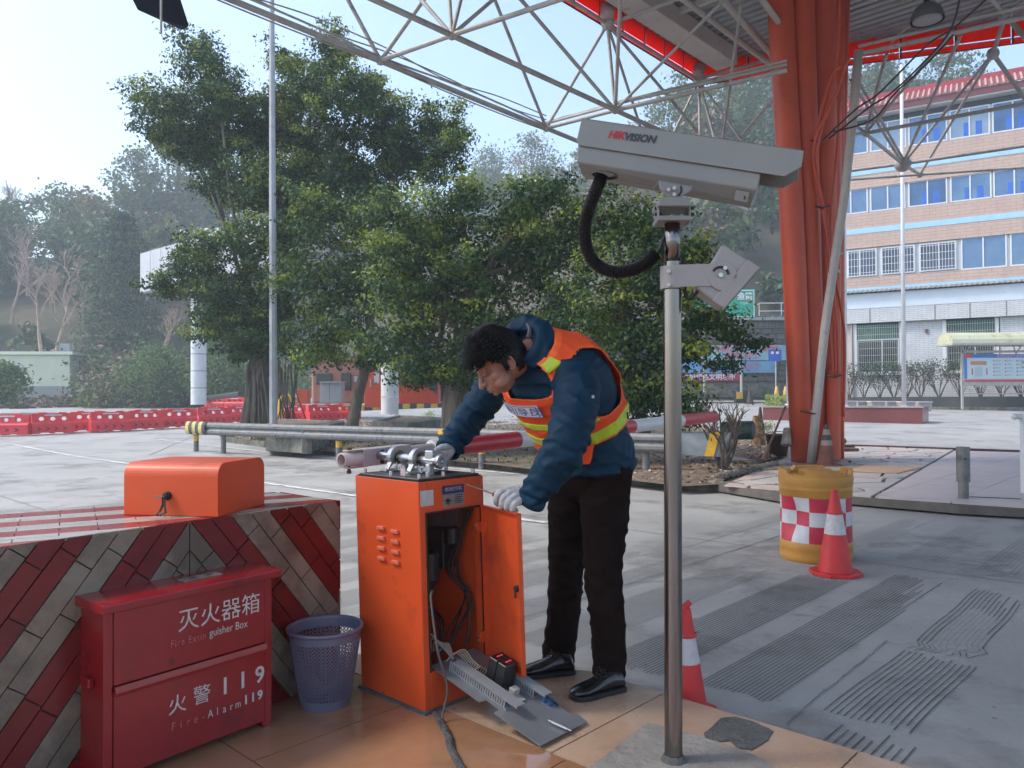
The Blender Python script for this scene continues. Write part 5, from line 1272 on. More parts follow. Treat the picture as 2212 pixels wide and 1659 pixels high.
# ---- column bundle ----
colm = mat('column_orange_red', (.60, .085, .032), (.50, .068, .028), scale=1.2, rough=.45, stain=(.30, .045, .025), sscale=1.5, samt=.42, bump=.05, bscale=20)
cln = empty('canopy_column', at(1765, 992, 14.6), 'massive orange red column of clustered steel tubes carrying the canopy', 'column')
def ctube(u0, v0, u1, v1, d0_, d1_, r0, r1, um=None):
    p, q = gz(u0, v0, .15), at(u1, v1, d1_); p = at(u0, 858+1.25*1660/d0_*1.0, d0_); P = []
    for i in range(9):
        t = i/8; P.append(p.lerp(q, t)+V(((um or 0)*math.sin(math.pi*t), 0, 0)))
    MB().tube(P, [r0+(r1-r0)*i/8 for i in range(9)], 26).build('column_tube', colm, cln, smooth=True)
top = -120
ctube(1733, 0, 1678, top, 14.5, 14.0, .20, .235, .03); ctube(1765, 0, 1725, top, 14.75, 14.1, .19, .25, 0); ctube(1790, 0, 1768, top, 15.0, 14.4, .22, .30, 0)
ctube(1804, 0, 1792, top, 14.8, 14.5, .085, .20, .02); ctube(1812, 0, 1800, top, 15.3, 14.9, .10, .22, 0); ctube(1800, 0, 1831, top, 15.2, 14.9, .075, .075, 0)
MB().cyl(at(1800, 800, 14.5), at(1800, 992, 14.45), .125, .125, 18).build('pipe_stub', colm, cln, smooth=False)
for P in ([(1800, 812, 14.3), (1790, 640, 14.3), (1783, 500, 14.2), (1760, 380, 14.1), (1762, 300, 13.9), (1800, 220, 13.7), (1836, 120, 13.5)], [(1806, 812, 14.3), (1800, 640, 14.3), (1789, 500, 14.2), (1768, 390, 14.1), (1768, 310, 13.9), (1806, 150, 13.7), (1815, -20, 13.5)],
          [(1822, 900, 14.5), (1824, 720, 14.4), (1805, 600, 14.3), (1795, 480, 14.2), (1810, 300, 14.1), (1822, 60, 14)], [(1812, 812, 14.3), (1808, 700, 14.3), (1792, 560, 14.2), (1774, 430, 14.1), (1758, 330, 14.0), (1790, 180, 13.8), (1822, 140, 13.6)]):
    MB().tube(wire([at(*q) for q in P]), .026, 7).build('painted_cable', colm, cln, smooth=True)
for u, v in ((1766, 303), (1778, 446), (1804, 812)): MB().tube([at(u-16, v, 14.15), at(u, v+3, 14.0), at(u+14, v-2, 14.1)], .018, 6).build('cable_clip', dark_m, cln)
dpm = mat('grey_pvc_pipe', (.46, .42, .40), (.40, .36, .34), scale=3, rough=.5, stain=(.28, .22, .2), sscale=3, samt=.45)
dp_ = empty('drain_pipe', at(1752, 1002, 13.9), 'pale grey drain pipe leaning diagonally against the orange column', 'pipe')
b = MB(); b.tube([at(1752, 1001, 13.9), at(1762, 900, 13.9), at(1783, 700, 13.9), at(1803, 560, 13.85), at(1822, 440, 13.8), at(1843, 250, 13.7), at(1855, 110, 13.6)], .078, 18); b.build('tube', dpm, dp_, smooth=True)
for u, v in ((1762, 892), (1803, 590), (1808, 553)): q = at(u, v, 13.9); MB().lathe([(.08, 0), (.088, .0), (.088, .05), (.08, .05)], q, 18).build('coupling', dpm, dp_)
b = MB(); b.tube([at(1730, 888, 14.2), at(1755, 893, 13.8), at(1768, 895, 13.85), at(1772, 885, 14.3)], .016, 6); b.build('tie', dark_m, dp_)

# ================= KERB, BED, PLATFORM =================
kp_ = [(484, 962), (677, 981), (1048, 1011), (1250, 1034), (1474, 1059), (1650, 1070), (1839, 1080), (2071, 1100), (2212, 1107), (2600, 1135)]
kg = [gz(u, v, 0) for u, v in kp_]
def polywalk(P, step):
    out = [P[0]]; 
    for i in range(len(P)-1):
        n = max(1, round((P[i+1]-P[i]).length/step))
        for k in range(1, n+1): out.append(P[i].lerp(P[i+1], k/n))
    return out
kw = polywalk(kg, .9); kb = empty('kerb', kg[4], None); tag(kb, kind='structure')
for i in range(len(kw)-1):
    p, q = kw[i], kw[i+1]; d = (q-p).normalized(); n_ = V((d.y, -d.x, 0)); n_ = n_ if n_.y > 0 else -n_
    dz = random.uniform(-.008, .008); MB().obox(p+d*.006+UP*-.02+n_*random.uniform(0, .012), d*((q-p).length-.012), n_*.13, UP*(.165+dz+gnd(p.y))).build('kerb_stone', kerb_m, kb, bevel=.012)
# grass and moss at the kerb foot
# bed
front = polywalk([gz(u, v-11, .14) for u, v in kp_[:5]]+[gz(1552, 1044, .14)], .8)
farp = [(474, 946), (540, 917), (700, 908), (1000, 907), (1300, 912), (1500, 925), (1640, 952), (1690, 985)]
farg = polywalk([gz(u, v, .15) for u, v in farp], .8)
def resamp(P, n):
    L_ = [0]
    for i in range(1, len(P)): L_.append(L_[-1]+(P[i]-P[i-1]).length)
    out = []
    for k in range(n+1):
        s = L_[-1]*k/n; i = max(j for j in range(len(P)) if L_[j] <= s+1e-9); i = min(i, len(P)-2); out.append(P[i].lerp(P[i+1], (s-L_[i])/(L_[i+1]-L_[i]+1e-9)))
    return out
NU, NV = 90, 26; fr_, fa_ = resamp(front, NU), resamp(farg, NU); b = MB(); bedpt = {}
for j in range(NV+1):
    for i in range(NU+1):
        t = j/NV; p = fr_[i].lerp(fa_[i], t); e = min(1, t*6, (1-t)*5)
        p.z = .125+gnd(p.y)*.5+e*(.05+.07*noise.noise(p*.7)+.035*noise.noise(p*3)); bedpt[(i, j)] = p; b.v.append(tuple(p))
for j in range(NV):
    for i in range(NU): k = j*(NU+1)+i; b.f.append((k, k+1, k+NU+2, k+NU+1)); b.m.append(0)
tag(b.build('planting_bed', soil_m, smooth=True, origin=(0, 14, 0)), kind='structure')
def bedp(a, t):
    i, j = min(int(a*NU), NU-1), min(int(t*NV), NV-1); fa, ft_ = a*NU-i, t*NV-j
    return bedpt[(i, j)].lerp(bedpt[(i+1, j)], fa).lerp(bedpt[(i, j+1)].lerp(bedpt[(i+1, j+1)], fa), ft_)
def quads_cloud(name, C_, size, mats, mi=None, up=0.0, parent=None, aspect=.5, norm=None):
    """leaf cards: rhombic leaves, random orientation; C_ (n,3)"""
    n = len(C_); a = RNG.normal(size=(n, 3)); a /= np.linalg.norm(a, axis=1)[:, None]
    b_ = RNG.normal(size=(n, 3)); b_[:, 2] += up
    if norm is not None: b_ = norm+b_*.55
    b_ /= np.linalg.norm(b_, axis=1)[:, None]; a = a-(a*b_).sum(1)[:, None]*b_; a /= np.linalg.norm(a, axis=1)[:, None]+1e-9; c = np.cross(b_, a)
    s = (size*(.6+.8*RNG.random(n)))[:, None]
    v = np.stack([C_-a*s*.5, C_+c*s*aspect*.5, C_+a*s*.5, C_-c*s*aspect*.5], 1).reshape(-1, 3)
    q = np.arange(n*4).reshape(-1, 4)
    if mi is None: mi = RNG.integers(0, len(mats), n)
    return rawmesh(name, v, q, mats, mi, parent)
# litter
L_ = np.array([tuple(bedp(random.random(), random.random()**.8)+V((0, 0, .012))) for _ in range(9000)])
o = quads_cloud('leaf_litter', L_, .085, [litter_m, litter2_m, litter_m, mat('litter_pale', (.42, .36, .28), rough=.9)], up=3.0); tag(o, 'dry brown fallen leaves scattered over the planting bed soil', 'leaf litter', kind='stuff')
W_ = np.array([tuple(bedp(random.uniform(.12, .75), min(.98, abs(random.gauss(.35, .25))))+V((0, 0, random.uniform(.0, .10)))) for _ in range(7000)])
o = quads_cloud('ground_cover', W_, .07, [leafB, leafA, mat('weed_light', (.15, .24, .05), (.2, .3, .07), scale=3, rough=.5, trans=.4)], up=1.2); tag(o, 'low green weeds and moss growing along the planting bed', 'weeds', kind='stuff')
K_ = np.array([tuple(kw[i].lerp(kw[i+1], random.random())+V((random.uniform(-.1, .1), -random.uniform(.0, .16), .008))) for i in range(len(kw)-3) for _ in range(110)])
o = quads_cloud('kerb_moss', K_, .035, [mat('moss', (.12, .15, .04), (.07, .10, .03), scale=6, rough=.95), mat('moss_dry', (.26, .25, .12), rough=.95), litter_m], up=3); tag(o, 'moss and dry weeds along the foot of the kerb', 'moss', kind='stuff')
# paved platform
plat = MB(); PL = [(1552, 1046), (1690, 1068), (1839, 1072), (2071, 1091), (2212, 1098), (2600, 1124), (2700, 990), (2205, 977), (1935, 964), (1700, 960), (1640, 952), (1690, 985)]
plat.prism([gz(u, v, .128)-UP*.1 for u, v in PL], (0, 0, .1)); plt = tag(plat.build('paved_platform', mat('mortar_bed', (.13, .115, .10), (.09, .08, .07), scale=6, rough=.9)), kind='structure')
def region(px, z): return [(p.x, p.y) for p in [gz(u, v, z) for u, v in px]]
def ccw(p): return p if sum(p[i][0]*p[(i+1) % len(p)][1]-p[(i+1) % len(p)][0]*p[i][1] for i in range(len(p))) > 0 else p[::-1]
crz = ccw(region([(1560, 1049), (1885, 1074), (2062, 972), (1850, 963), (1705, 985)], .14))
cm_ = [mat('flagstone_pale', (.50, .45, .42), (.42, .38, .36), scale=5, rough=.6, stain=(.34, .28, .24), sscale=4, samt=.4), mat('flagstone_pink', (.50, .40, .36), (.44, .35, .31), scale=5, rough=.6), mat('flagstone_grey', (.36, .35, .34), (.44, .42, .40), scale=5, rough=.65)]
xs_ = [p[0] for p in crz]; ys_ = [p[1] for p in crz]; seeds = []
pr2 = random.Random(2); tries = 0
while len(seeds) < 230 and tries < 20000:
    tries += 1; q = (pr2.uniform(min(xs_)-.2, max(xs_)+.2), pr2.uniform(min(ys_)-.2, max(ys_)+.2))
    if all((q[0]-s[0])**2+(q[1]-s[1])**2 > .30**2 for s in seeds): seeds.append(q)
for s in seeds:
    poly = [(s[0]-.9, s[1]-.9), (s[0]+.9, s[1]-.9), (s[0]+.9, s[1]+.9), (s[0]-.9, s[1]+.9)]
    for t in seeds:
        if t is s or abs(t[0]-s[0]) > 1.6 or abs(t[1]-s[1]) > 1.6: continue
        poly = clip(poly, ((s[0]+t[0])/2, (s[1]+t[1])/2), (t[0]-s[0], t[1]-s[1]))
        if len(poly) < 3: break
    poly = clip_to(poly, crz)
    if area(poly) < .01: continue
    poly = shrink(poly, .026)
    if len(poly) < 3: continue
    MB().prism([V((x, y, .128)) for x, y in poly], (0, 0, .022+pr2.uniform(-.003, .003))).build('flagstone', pr2.choice(cm_), plt)
pk = mat('pink_paving', (.52, .43, .42), (.46, .39, .38), scale=1.5, rough=.45, stain=(.38, .32, .30), sscale=1.5, samt=.4)
pin = ccw(region([(1889, 1074), (2600, 1122), (2700, 992), (2205, 978), (2066, 972)], .14))
for i in range(-4, 18):
    for j in range(-16, 12):
        c0, l0 = 10.3+i*.8, j*.8
        poly = ccw([(p.x, p.y) for p in (CL(c0, l0), CL(c0+.8, l0), CL(c0+.8, l0+.8), CL(c0, l0+.8))]); poly = clip_to(poly, pin)
        if area(poly) < .01: continue
        poly = shrink(poly, .005)
        if len(poly) > 2: MB().prism([V((x, y, .128)) for x, y in poly], (0, 0, .021+random.uniform(-.001, .001))).build('paving_slab', pk, plt)
b = MB(); eg = [gz(u, v, .15) for u, v in [(1835, 963), (2205, 976), (2700, 992)]]
for i in range(2): d = (eg[i+1]-eg[i]); n_ = V((-d.y, d.x, 0)).normalized(); n_ = n_ if n_.y > 0 else -n_; b.obox(eg[i]+UP*-.1, d, n_*.22, UP*.13)
b.build('edge_strip', mat('maroon_stone', (.07, .03, .035), (.05, .02, .025), scale=8, rough=.5), plt)
for nm, px, m_ in (('concrete_slab', [(1712, 1012), (1745, 1002), (1868, 1005), (1826, 1018)], mat('mossy_slab', (.22, .20, .15), (.30, .27, .21), scale=5, rough=.9)), ('tan_mat', [(1828, 1018), (1869, 1005), (1992, 1010), (1936, 1024)], mat('tan_slab', (.46, .32, .22), (.42, .29, .20), scale=5, rough=.8)), ('concrete_slab', [(1590, 1020), (1690, 1003), (1740, 1002), (1712, 1013)], mat('dark_slab', (.12, .11, .09), (.2, .18, .15), scale=5, rough=.9)), ('concrete_slab', [(1520, 992), (1610, 996), (1690, 985), (1668, 976), (1600, 975)], mat('pale_slab', (.48, .38, .32), (.40, .32, .27), scale=5, rough=.85))):
    MB().prism([gz(u, v, .155) for u, v in px], (0, 0, .012)).build(nm, m_, plt)
# rock edging
rk = mat('rough_rock', (.10, .085, .075), (.19, .165, .145), scale=6, rough=.95, bump=.8, bscale=20)
def rock(c, s, name='rock', label=None, group=None, m=rk):
    b = MB(); b.ell((0, 0, 0), (s, s*.8, s*.75), n=10, m=7); b.v = [tuple(V(v)*(1+.35*noise.noise(V(v)*(2.2/s)+V((c.x*7, c.y*5, 0))))+c) for v in b.v]; o = b.build(name, m); return tag(o, label, 'rock', group)
ROCKL = ['rough brown edging rock at the '+x for x in ('kerb end of the row', 'second place from the kerb', 'third place from the kerb', 'fourth place from the kerb', 'place just before the middle of the row', 'middle of the row', 'place just past the middle of the row', 'fourth place from the bucket end', 'third place from the bucket end', 'second place from the bucket end', 'bucket end of the row')]
for i in range(11):
    t = i/10; u = 1555+(1672-1555)*t; v = 1034-27*t; rock(gz(u, v, .16)+UP*.03, .085, 'edging_rock', ROCKL[i], 'edging rocks')
rock(gz(1814, 950+8, .18)+UP*.05, .16, 'rock', 'small grey rock on the paving edge right of the orange column'); 
b = MB(); bb = gz(1808, 975, .15)+V((.15, 0, 0))
for i in range(3): b.cbox(bb+V((.06*i, .12*i, .035+.07*(i == 2)*1.0)), V((.62-.1*i, -.05, 0)), V((.02, .16, 0)), UP*.065)
tag(b.build('brick_stack', mat('old_brick', (.16, .085, .06), (.10, .06, .045), scale=9, rough=.95), bevel=.008), 'dark old bricks lying at the foot of the orange column', 'bricks')
# bucket, broom
bu = gz(1681, 985, .165); bkt = empty('bucket', bu, 'dark brown plastic bucket left of the orange column', 'bucket')
bm_ = mat('brown_bucket', (.07, .022, .018), (.05, .018, .015), scale=6, rough=.5); b = MB(); b.lathe([(.001, 0), (.17, 0), (.245, .42), (.255, .43), (.255, .45), (.235, .45), (.16, .03), (.001, .03)], bu, 26); b.build('shell', bm_, bkt, smooth=True)
MB().tube([bu+V((.25*math.cos(a), .02, .44+.06*math.sin(a))) for a in [math.pi*i/8 for i in range(9)]], .008, 6).build('handle', dark_m, bkt)
b = MB(); b.cyl(at(1648, 994, 13.6), at(1697, 878, 13.9), .022, .018, 8); b.cyl(at(1648, 994, 13.6), at(1661, 965, 13.65), .04, .03, 8); tag(b.build('broom', mat('broom_wood', (.17, .085, .06), (.12, .06, .045), scale=9, rough=.8)), 'brown wooden broom handle leaning across the bucket', 'broom')
b = MB(); b.cyl(at(1698, 962, 14.3), at(1700, 925, 14.4), .10, .06, 10); tag(b.build('cloth_bundle', mat('pale_cloth', (.42, .38, .34), (.25, .18, .15), scale=9, rough=.95), bevel=.01), 'pale dirty cloth bundle between the bucket and the column', 'bundle')
# stump, dark cone behind, green pipe
b = MB(); q = gz(1640, 962, .2); b.tube([q, q+V((-.02, 0, .25)), q+V((-.06, 0, .5)), q+V((-.08, 0, .72))], [.16, .155, .13, .06], 12); o = b.build('tree_stump', mat('peeled_wood', (.40, .25, .13), (.16, .08, .05), scale=8, rough=.9, lo=.4, hi=.6)); tag(o, 'torn pale tree stump in the planting bed near the column', 'stump')
make_cone('traffic_cone', gz(1643, 952, .15), .95, .17, 'tall dark brown cone behind the torn stump', mb=mat('cone_mud', (.075, .05, .04), (.10, .07, .055), scale=6, rough=.9), bands=[(.04, .92, MATS['cone_mud'])], ring=False)
b = MB(); b.cyl(at(1560, 930, 14.6), at(1628, 929, 14.3), .175, .175, 22); tag(b.build('green_pipe', mat('dark_green_pipe', (.02, .05, .045), (.03, .07, .06), scale=5, rough=.5), bevel=.02), 'thick dark green pipe lying on the soil beside the stump', 'pipe')
# bare shrubs and sprigs
twig_m = mat('twig_bark', (.07, .05, .042), (.12, .09, .075), scale=20, rough=.9)
def shrub(name, base, h, n, r0, spread, label, leaves_n=0, leafm=None, seed=0, group=None, lsize=.04, depth=3, lean=V((0, 0, 0))):
    R_ = random.Random(seed); root = empty(name, base, label, 'shrub', group); b = MB(); tips = []
    def grow(p, d, L_, r, dep):
        q = p+d*L_*.5+V((R_.uniform(-1, 1), R_.uniform(-1, 1), R_.uniform(-.3, .6)))*L_*.08; e = q+(d+V((R_.uniform(-.3, .3), R_.uniform(-.3, .3), .1))).normalized()*L_*.5
        b.tube([p, q, e], [r, r*.85, r*.65], 6); tips.append((e, dep))
        if dep > 0:
            for _ in range(R_.choice((2, 3))): grow(e if R_.random() < .7 else q, (d+V((R_.uniform(-.8, .8), R_.uniform(-.8, .8), R_.uniform(-.1, .5)))).normalized(), L_*.62, r*.6, dep-1)
    for i in range(n): a = R_.uniform(0, 6.28); grow(base+V((math.cos(a), math.sin(a), 0))*r0*2*R_.random(), (V((math.cos(a)*spread, math.sin(a)*spread, 1))+lean).normalized(), h*.42, r0, depth)
    b.build('stems', twig_m, root)
    if leaves_n:
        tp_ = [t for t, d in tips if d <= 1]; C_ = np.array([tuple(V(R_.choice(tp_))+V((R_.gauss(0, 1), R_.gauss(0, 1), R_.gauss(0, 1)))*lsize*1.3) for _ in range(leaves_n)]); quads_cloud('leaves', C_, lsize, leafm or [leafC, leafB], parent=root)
    return root
shrub('bare_shrub', gz(1560, 1022, .16), 1.25, 8, .030, .38, 'nearly leafless pruned shrub on the bed corner beside the rock row', 90, [leafB, leafA], 3, depth=3)
sl = mat('sprout_leaf', (.30, .42, .05), (.38, .48, .08), scale=4, rough=.45, trans=.45)
for i, (u, v, h, lb) in enumerate([(1583, 945, .75, 'bright green sprouting shrub left of the torn stump'), (1660, 950, .6, 'bright green sprig growing right of the torn stump'), (1470, 968, .9, 'sparse yellow green shrub behind the end of the guard rail'), (735, 905, .9, 'yellow green shrub before the red water barriers'), (935, 925, .8, 'leafy low shrub left of the big fig trunk')]):
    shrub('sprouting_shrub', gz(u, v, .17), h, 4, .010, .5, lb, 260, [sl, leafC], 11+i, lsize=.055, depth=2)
# raised planters
cp_m = mat('mossy_concrete', (.13, .125, .11), (.22, .21, .19), scale=4, rough=.9, bump=.5, bscale=20, stain=(.06, .085, .04), sscale=1.6, samt=.55)
def planter(px, z0_, z1_, label):
    pts = [gz(u, v, z0_) for u, v in px]; r = empty('planter', sum(pts, V((0, 0, 0)))/len(pts), label, 'planter'); 
    n = len(pts); cen_ = sum(pts, V((0, 0, 0)))/n
    for i in range(n):
        p, q = pts[i], pts[(i+1) % n]; d = (q-p).normalized(); nn_ = V((-d.y, d.x, 0)); nn_ = nn_ if nn_.dot(cen_-p) > 0 else -nn_
        MB().obox(p+d*.01, d*((q-p).length-.02), nn_*.14, UP*(z1_-z0_)).build('wall', cp_m, r, bevel=.02)
    MB().prism([p.lerp(cen_, .06)+UP*.05 for p in pts], UP*(z1_-z0_-.12)).build('soil', soil_m, r)
planter([(574, 974), (664, 981), (745, 952), (575, 936)], .12, .70, 'mossy raised concrete planter round the left fig trunk behind the guard rail')
planter([(803, 962), (893, 968), (968, 948), (860, 935)], .12, .78, 'mossy raised concrete planter left of the central fig trunk')

# ================= GUARD RAIL =================
ga, gb_ = V((-8.24, 20.0, 0)), V((2.62, 12.7, 0)); gd = (gb_-ga); GL = gd.length; gd.normalize(); gn = V((gd.y, -gd.x, 0)); gn = gn if gn.y < 0 else -gn
gr = empty('guard_rail', ga, 'long galvanised guard rail on round posts in front of the planting bed', 'guard rail')
prof = [(-.155, .0), (-.14, .035), (-.10, .055), (-.055, .055), (-.02, .02), (0, .012), (.02, .02), (.055, .055), (.10, .055), (.14, .035), (.155, .0)]
nseg = 4
for k in range(nseg):
    b = MB(); a0 = GL*k/nseg; a1 = GL*(k+1)/nseg+.12; vs = []
    for t in (a0, a1):
        for z, o in prof: vs.append(ga+gd*t+gn*(o+.006*(k % 2))+UP*(.62+z+gnd(20)*.6*(1-t/GL)))
    n = len(prof); b.add(vs, [(i, i+1, n+i+1, n+i) for i in range(n-1)]); o = b.build('rail_beam', steel_m, gr); s_ = o.modifiers.new('s', 'SOLIDIFY'); s_.thickness = .006
    if k: 
        for zz_ in (-.10, .10):
            for dx in (-.03, .08): MB().cyl(ga+gd*(a0+dx)+gn*.05+UP*(.62+zz_), ga+gd*(a0+dx)+gn*.075+UP*(.62+zz_), .014, n=8).build('bolt', dark_m, o)
bl_m = mat('rail_yellow_band', (.62, .50, .16), (.45, .38, .14), scale=9, rough=.6, stain=(.12, .14, .08), sscale=5, samt=.5); bk_b = mat('rail_black_band', (.03, .03, .03), (.08, .08, .07), scale=9, rough=.7)
for i in range(6):
    a = -.30+.14*i; b = MB(); b.lathe([(.17, 0), (.17, .14)], (0, 0, 0), 18, ax=(1, 0, 0)); pts = []
    vs = []
    for t in (a, a+.14):
        for j in range(12):
            ang = 2*math.pi*j/12; vs.append(ga+gd*t+gn*(.03+.075*math.cos(ang))+UP*(.64+.17*math.sin(ang)))
    b = MB(); b.add(vs, [(j, (j+1) % 12, 12+(j+1) % 12, 12+j) for j in range(12)]+([tuple(range(11, -1, -1))] if i == 0 else [])); b.build('end_band', bl_m if i % 2 == 0 else bk_b, gr, smooth=False)
for t, ref in ((-.1, 1), (1.05, 0), (5.2, 1), (9.15, 1), (12.6, 0)):
    q = ga+gd*t-gn*.09; b = MB(); b.cyl(V((q.x, q.y, gnd(q.y)-.02)), V((q.x, q.y, .60)), .065, n=16); o = b.build('post', steel_m, gr, smooth=False)
    MB().cbox(q+gn*.05+UP*.60, gd*.10, gn*.09, UP*.18).build('bracket', steel_m, o)
    if ref: MB().cyl(V((q.x, q.y, .30)), V((q.x, q.y, .44)), .068, n=16).build('reflector', yellow_m, o)
tsn = MB(); tq = at(955, 929, 15.0); tq = ga+gd*((V((tq.x, tq.y, 0))-ga).dot(gd)); tq = tq+gn*.064+UP*.715
tsn.cbox(tq, gd*.62, gn*.004, UP*.10); sg_ = tsn.build('km_plate', mat('yellow_plate', (.72, .40, .03), (.60, .33, .03), scale=9, rough=.5), gr)
text_on('542+100', tq+gn*.004, gd, UP, dark_m, sg_, .115, lift=.002, bold=.002)
# flared end on the right
fl0 = ga+gd*GL; b = MB(); b.prism([fl0+UP*.46+gn*.02, fl0+gd*.75+UP*.42-gn*.10, fl0+gd*.95+UP*.42-gn*.2, fl0+gd*.95+UP*.82-gn*.2, fl0+gd*.75+UP*.83-gn*.1, fl0+UP*.80+gn*.02], -gn*.02); b.build('flared_end', mat('end_plate', (.20, .23, .25), (.27, .30, .32), scale=5, rough=.5, metal=.4), gr)
b = MB(); b.prism([fl0+gd*.55+UP*.43-gn*.045, fl0+gd*.70+UP*.43-gn*.07, fl0+gd*.80+UP*.82-gn*.09, fl0+gd*.65+UP*.82-gn*.06], gn*.008); b.build('yellow_stripe', yellow_m, gr)

# ================= BOLLARD, WHITE POST =================
bo = gz(2082, 1103, 0); b_ = empty('steel_bollard', bo, 'weathered two part steel pipe post standing in front of the kerb', 'post')
bst = mat('weathered_steel', (.15, .15, .145), (.22, .22, .21), scale=7, rough=.6, metal=.4, stain=(.09, .07, .06), sscale=5, samt=.5)
hB = bo.y*137/1660; hS = bo.y*62/1660
MB().cyl(bo, bo+UP*hS*1.0, .058, n=22).build('lower_pipe', bst, b_); MB().lathe([(.058, 0), (.074, .0), (.074, hB-hS), (.066, hB-hS), (.066, .05), (.001, .05)], bo+UP*hS, 24).build('sleeve', bst, b_); MB().cyl(bo+V((-.02, -.073, hS+.28)), bo+V((-.02, -.080, hS+.28)), .012, n=8).build('bolt', dark_m, b_)
wp = gz(2210, 1066, .15); w_ = empty('white_post', wp, 'white painted square post with a short round arm at the right edge of the picture', 'post')
hw = wp.y*172/1660; MB().cbox(wp+UP*hw/2+V((.035, 0, 0)), V((.085, 0, 0)), V((0, .085, 0)), UP*hw).build('shaft', white_m, w_, bevel=.006); MB().cyl(wp+V((-.08, 0, hw-.035)), wp+V((.4, 0, hw-.035)), .035, n=16).build('arm', white_m, w_); MB().ell(wp+V((-.09, 0, hw-.035)), (.042, .042, .042)).build('knob', white_m, w_, smooth=True)

# ================= WATER BARRIERS =================
def gpix(u, v):
    y = 20.0; q = ray(u, v)
    for _ in range(60):
        z = gnd(y); y = .5*y+.5*max(5, (z-H)/q.z*q.y)
    return at(u, v, y)
wb_m = mat('barrier_red', (.70, .022, .035), (.74, .05, .06), scale=4, rough=.45, stain=(.42, .12, .12), sscale=2, samt=.4); wst = mat('barrier_sticker', (.62, .56, .58), (.5, .45, .47), scale=9, rough=.5)
b = MB(); LB = 1.5
b.prism([(-LB/2, -.20, .04), (-LB/2, -.20, .10), (-LB/2, -.19, .38), (-LB/2, -.10, .46), (-LB/2, -.08, .74), (-LB/2, .08, .74), (-LB/2, .10, .46), (-LB/2, .19, .38), (-LB/2, .20, .04)], (LB, 0, 0))
me = bpy.data.meshes.new('t'); me.from_pydata(b.v, [], b.f); tmp = bpy.data.objects.new('t', me); sc.collection.objects.link(tmp)
cut = MB()
for x in (-.40, 0, .40):
    pts = [(x+.10*math.cos(a)*(1 if abs(math.cos(a)) > .3 else 1), .07*math.sin(a)) for a in [2*math.pi*i/14 for i in range(14)]]; cut.prism([V((p, -.4, .55+q)) for p, q in pts], (0, .8, 0))
for x in (-.45, .05): cut.box(x, x+.35, -.5, .5, -.1, .075)
mc = bpy.data.meshes.new('tc'); mc.from_pydata(cut.v, [], cut.f); tc_ = bpy.data.objects.new('tc', mc); sc.collection.objects.link(tc_)
bm = tmp.modifiers.new('b', 'BOOLEAN'); bm.operation = 'DIFFERENCE'; bm.object = tc_; bm.solver = 'EXACT'
dg = bpy.context.evaluated_depsgraph_get(); me2 = bpy.data.meshes.new_from_object(tmp.evaluated_get(dg)); bpy.data.objects.remove(tmp); bpy.data.objects.remove(tc_)
me2.materials.clear(); me2.materials.append(wb_m); me2.name = 'barrier_shell'
wb = empty('water_barrier', (0, 0, 0)); o = bpy.data.objects.new('shell', me2); sc.collection.objects.link(o); o.parent = wb; bv = o.modifiers.new('v', 'BEVEL'); bv.width = .012; bv.segments = 2
for x in (-.30,): MB().obox((x, -.1015, .655), (.6, 0, 0), (0, -.003, 0), (0, .012, .045)).build('sticker', wst, wb, local=True)
bdk = mat('chevron_recess', (.12, .01, .015), rough=.8)
for i in range(4):
    x = -.55+.30*i; b = MB(); b.cbox((x+.05, -.199, .24), (.13, 0, -.055), (0, .008, 0), (.012, 0, .028)); b.cbox((x+.05, -.199, .185), (.13, 0, .055), (0, .008, 0), (-.012, 0, .028)); b.build('chevron_recess', bdk, wb, local=True)
for x in (-.5, .2): MB().box(x, x+.3, -.07, .07, .74, .775).build('lifting_lug', wb_m, wb, local=True, bevel=.02)
ords = ['at the left edge of the picture', 'second from the left edge', 'narrow and third from the left, half behind its neighbour', 'before the brown bushes, fourth from the left', 'fifth from the left', 'just left of the white billboard pole', 'in front of the billboard pole behind the rail end', 'last of the long row before the left fig trunk']
rows_ = [((-48, 944), (57, 942)), ((59, 941), (152, 937)), ((150, 935), (222, 932.5)), ((187, 936), (275, 932)), ((275, 931), (342, 928)), ((342, 927), (420, 924)), ((420, 922), (491, 918.5)), ((485, 916), (545, 913))]
first = True
def place_barrier(p, q, label, tilt=None):
    global first
    d = q-p; rz = math.atan2(d.y, d.x); c = (p+q)/2; s_ = min(1.25, max(.8, d.length/LB))
    r = wb if first else copy_tree(wb); first = False
    r.location = c; r.rotation_euler = (tilt[0], tilt[1], rz) if tilt else (0, 0, rz); r.scale = (s_, 1, 1.0)
    tag(r, label, 'water barrier', 'red water filled barriers'); return r
for (a_, z_), w_ in zip(rows_, ords): place_barrier(gpix(*a_)+V((0, .2, 0)), gpix(*z_)+V((0, .2, 0)), 'red plastic water barrier '+w_)
for a_, z_, w_ in (((600, 911), (661, 910), 'right beside the white light pole'), ((664, 912), (722, 909), 'beside the first one right of the light pole'), ((722, 909), (779, 908), 'ending at the slanting thin trunk')): place_barrier(gpix(*a_), gpix(*z_), 'red plastic water barrier '+w_)
for i, (a_, z_) in enumerate((((444, 884), (486, 884)), ((487, 884), (530, 884)))): place_barrier(gpix(*a_), gpix(*z_), 'far red barrier %s above the rail right of the billboard pole' % ('nearest the pole', 'ending behind the fig trunk')[i])
q = gpix(352, 879); place_barrier(q+V((-.7, 0, .35)), q+V((.7, .3, .35)), 'toppled red barrier standing tilted on the verge left of the billboard pole', (.25, -.2)); place_barrier(q+V((-1.6, 0, .12)), q+V((.1, .3, .12)), 'toppled red barrier lying flat under the tilted one', (1.4, -.1))
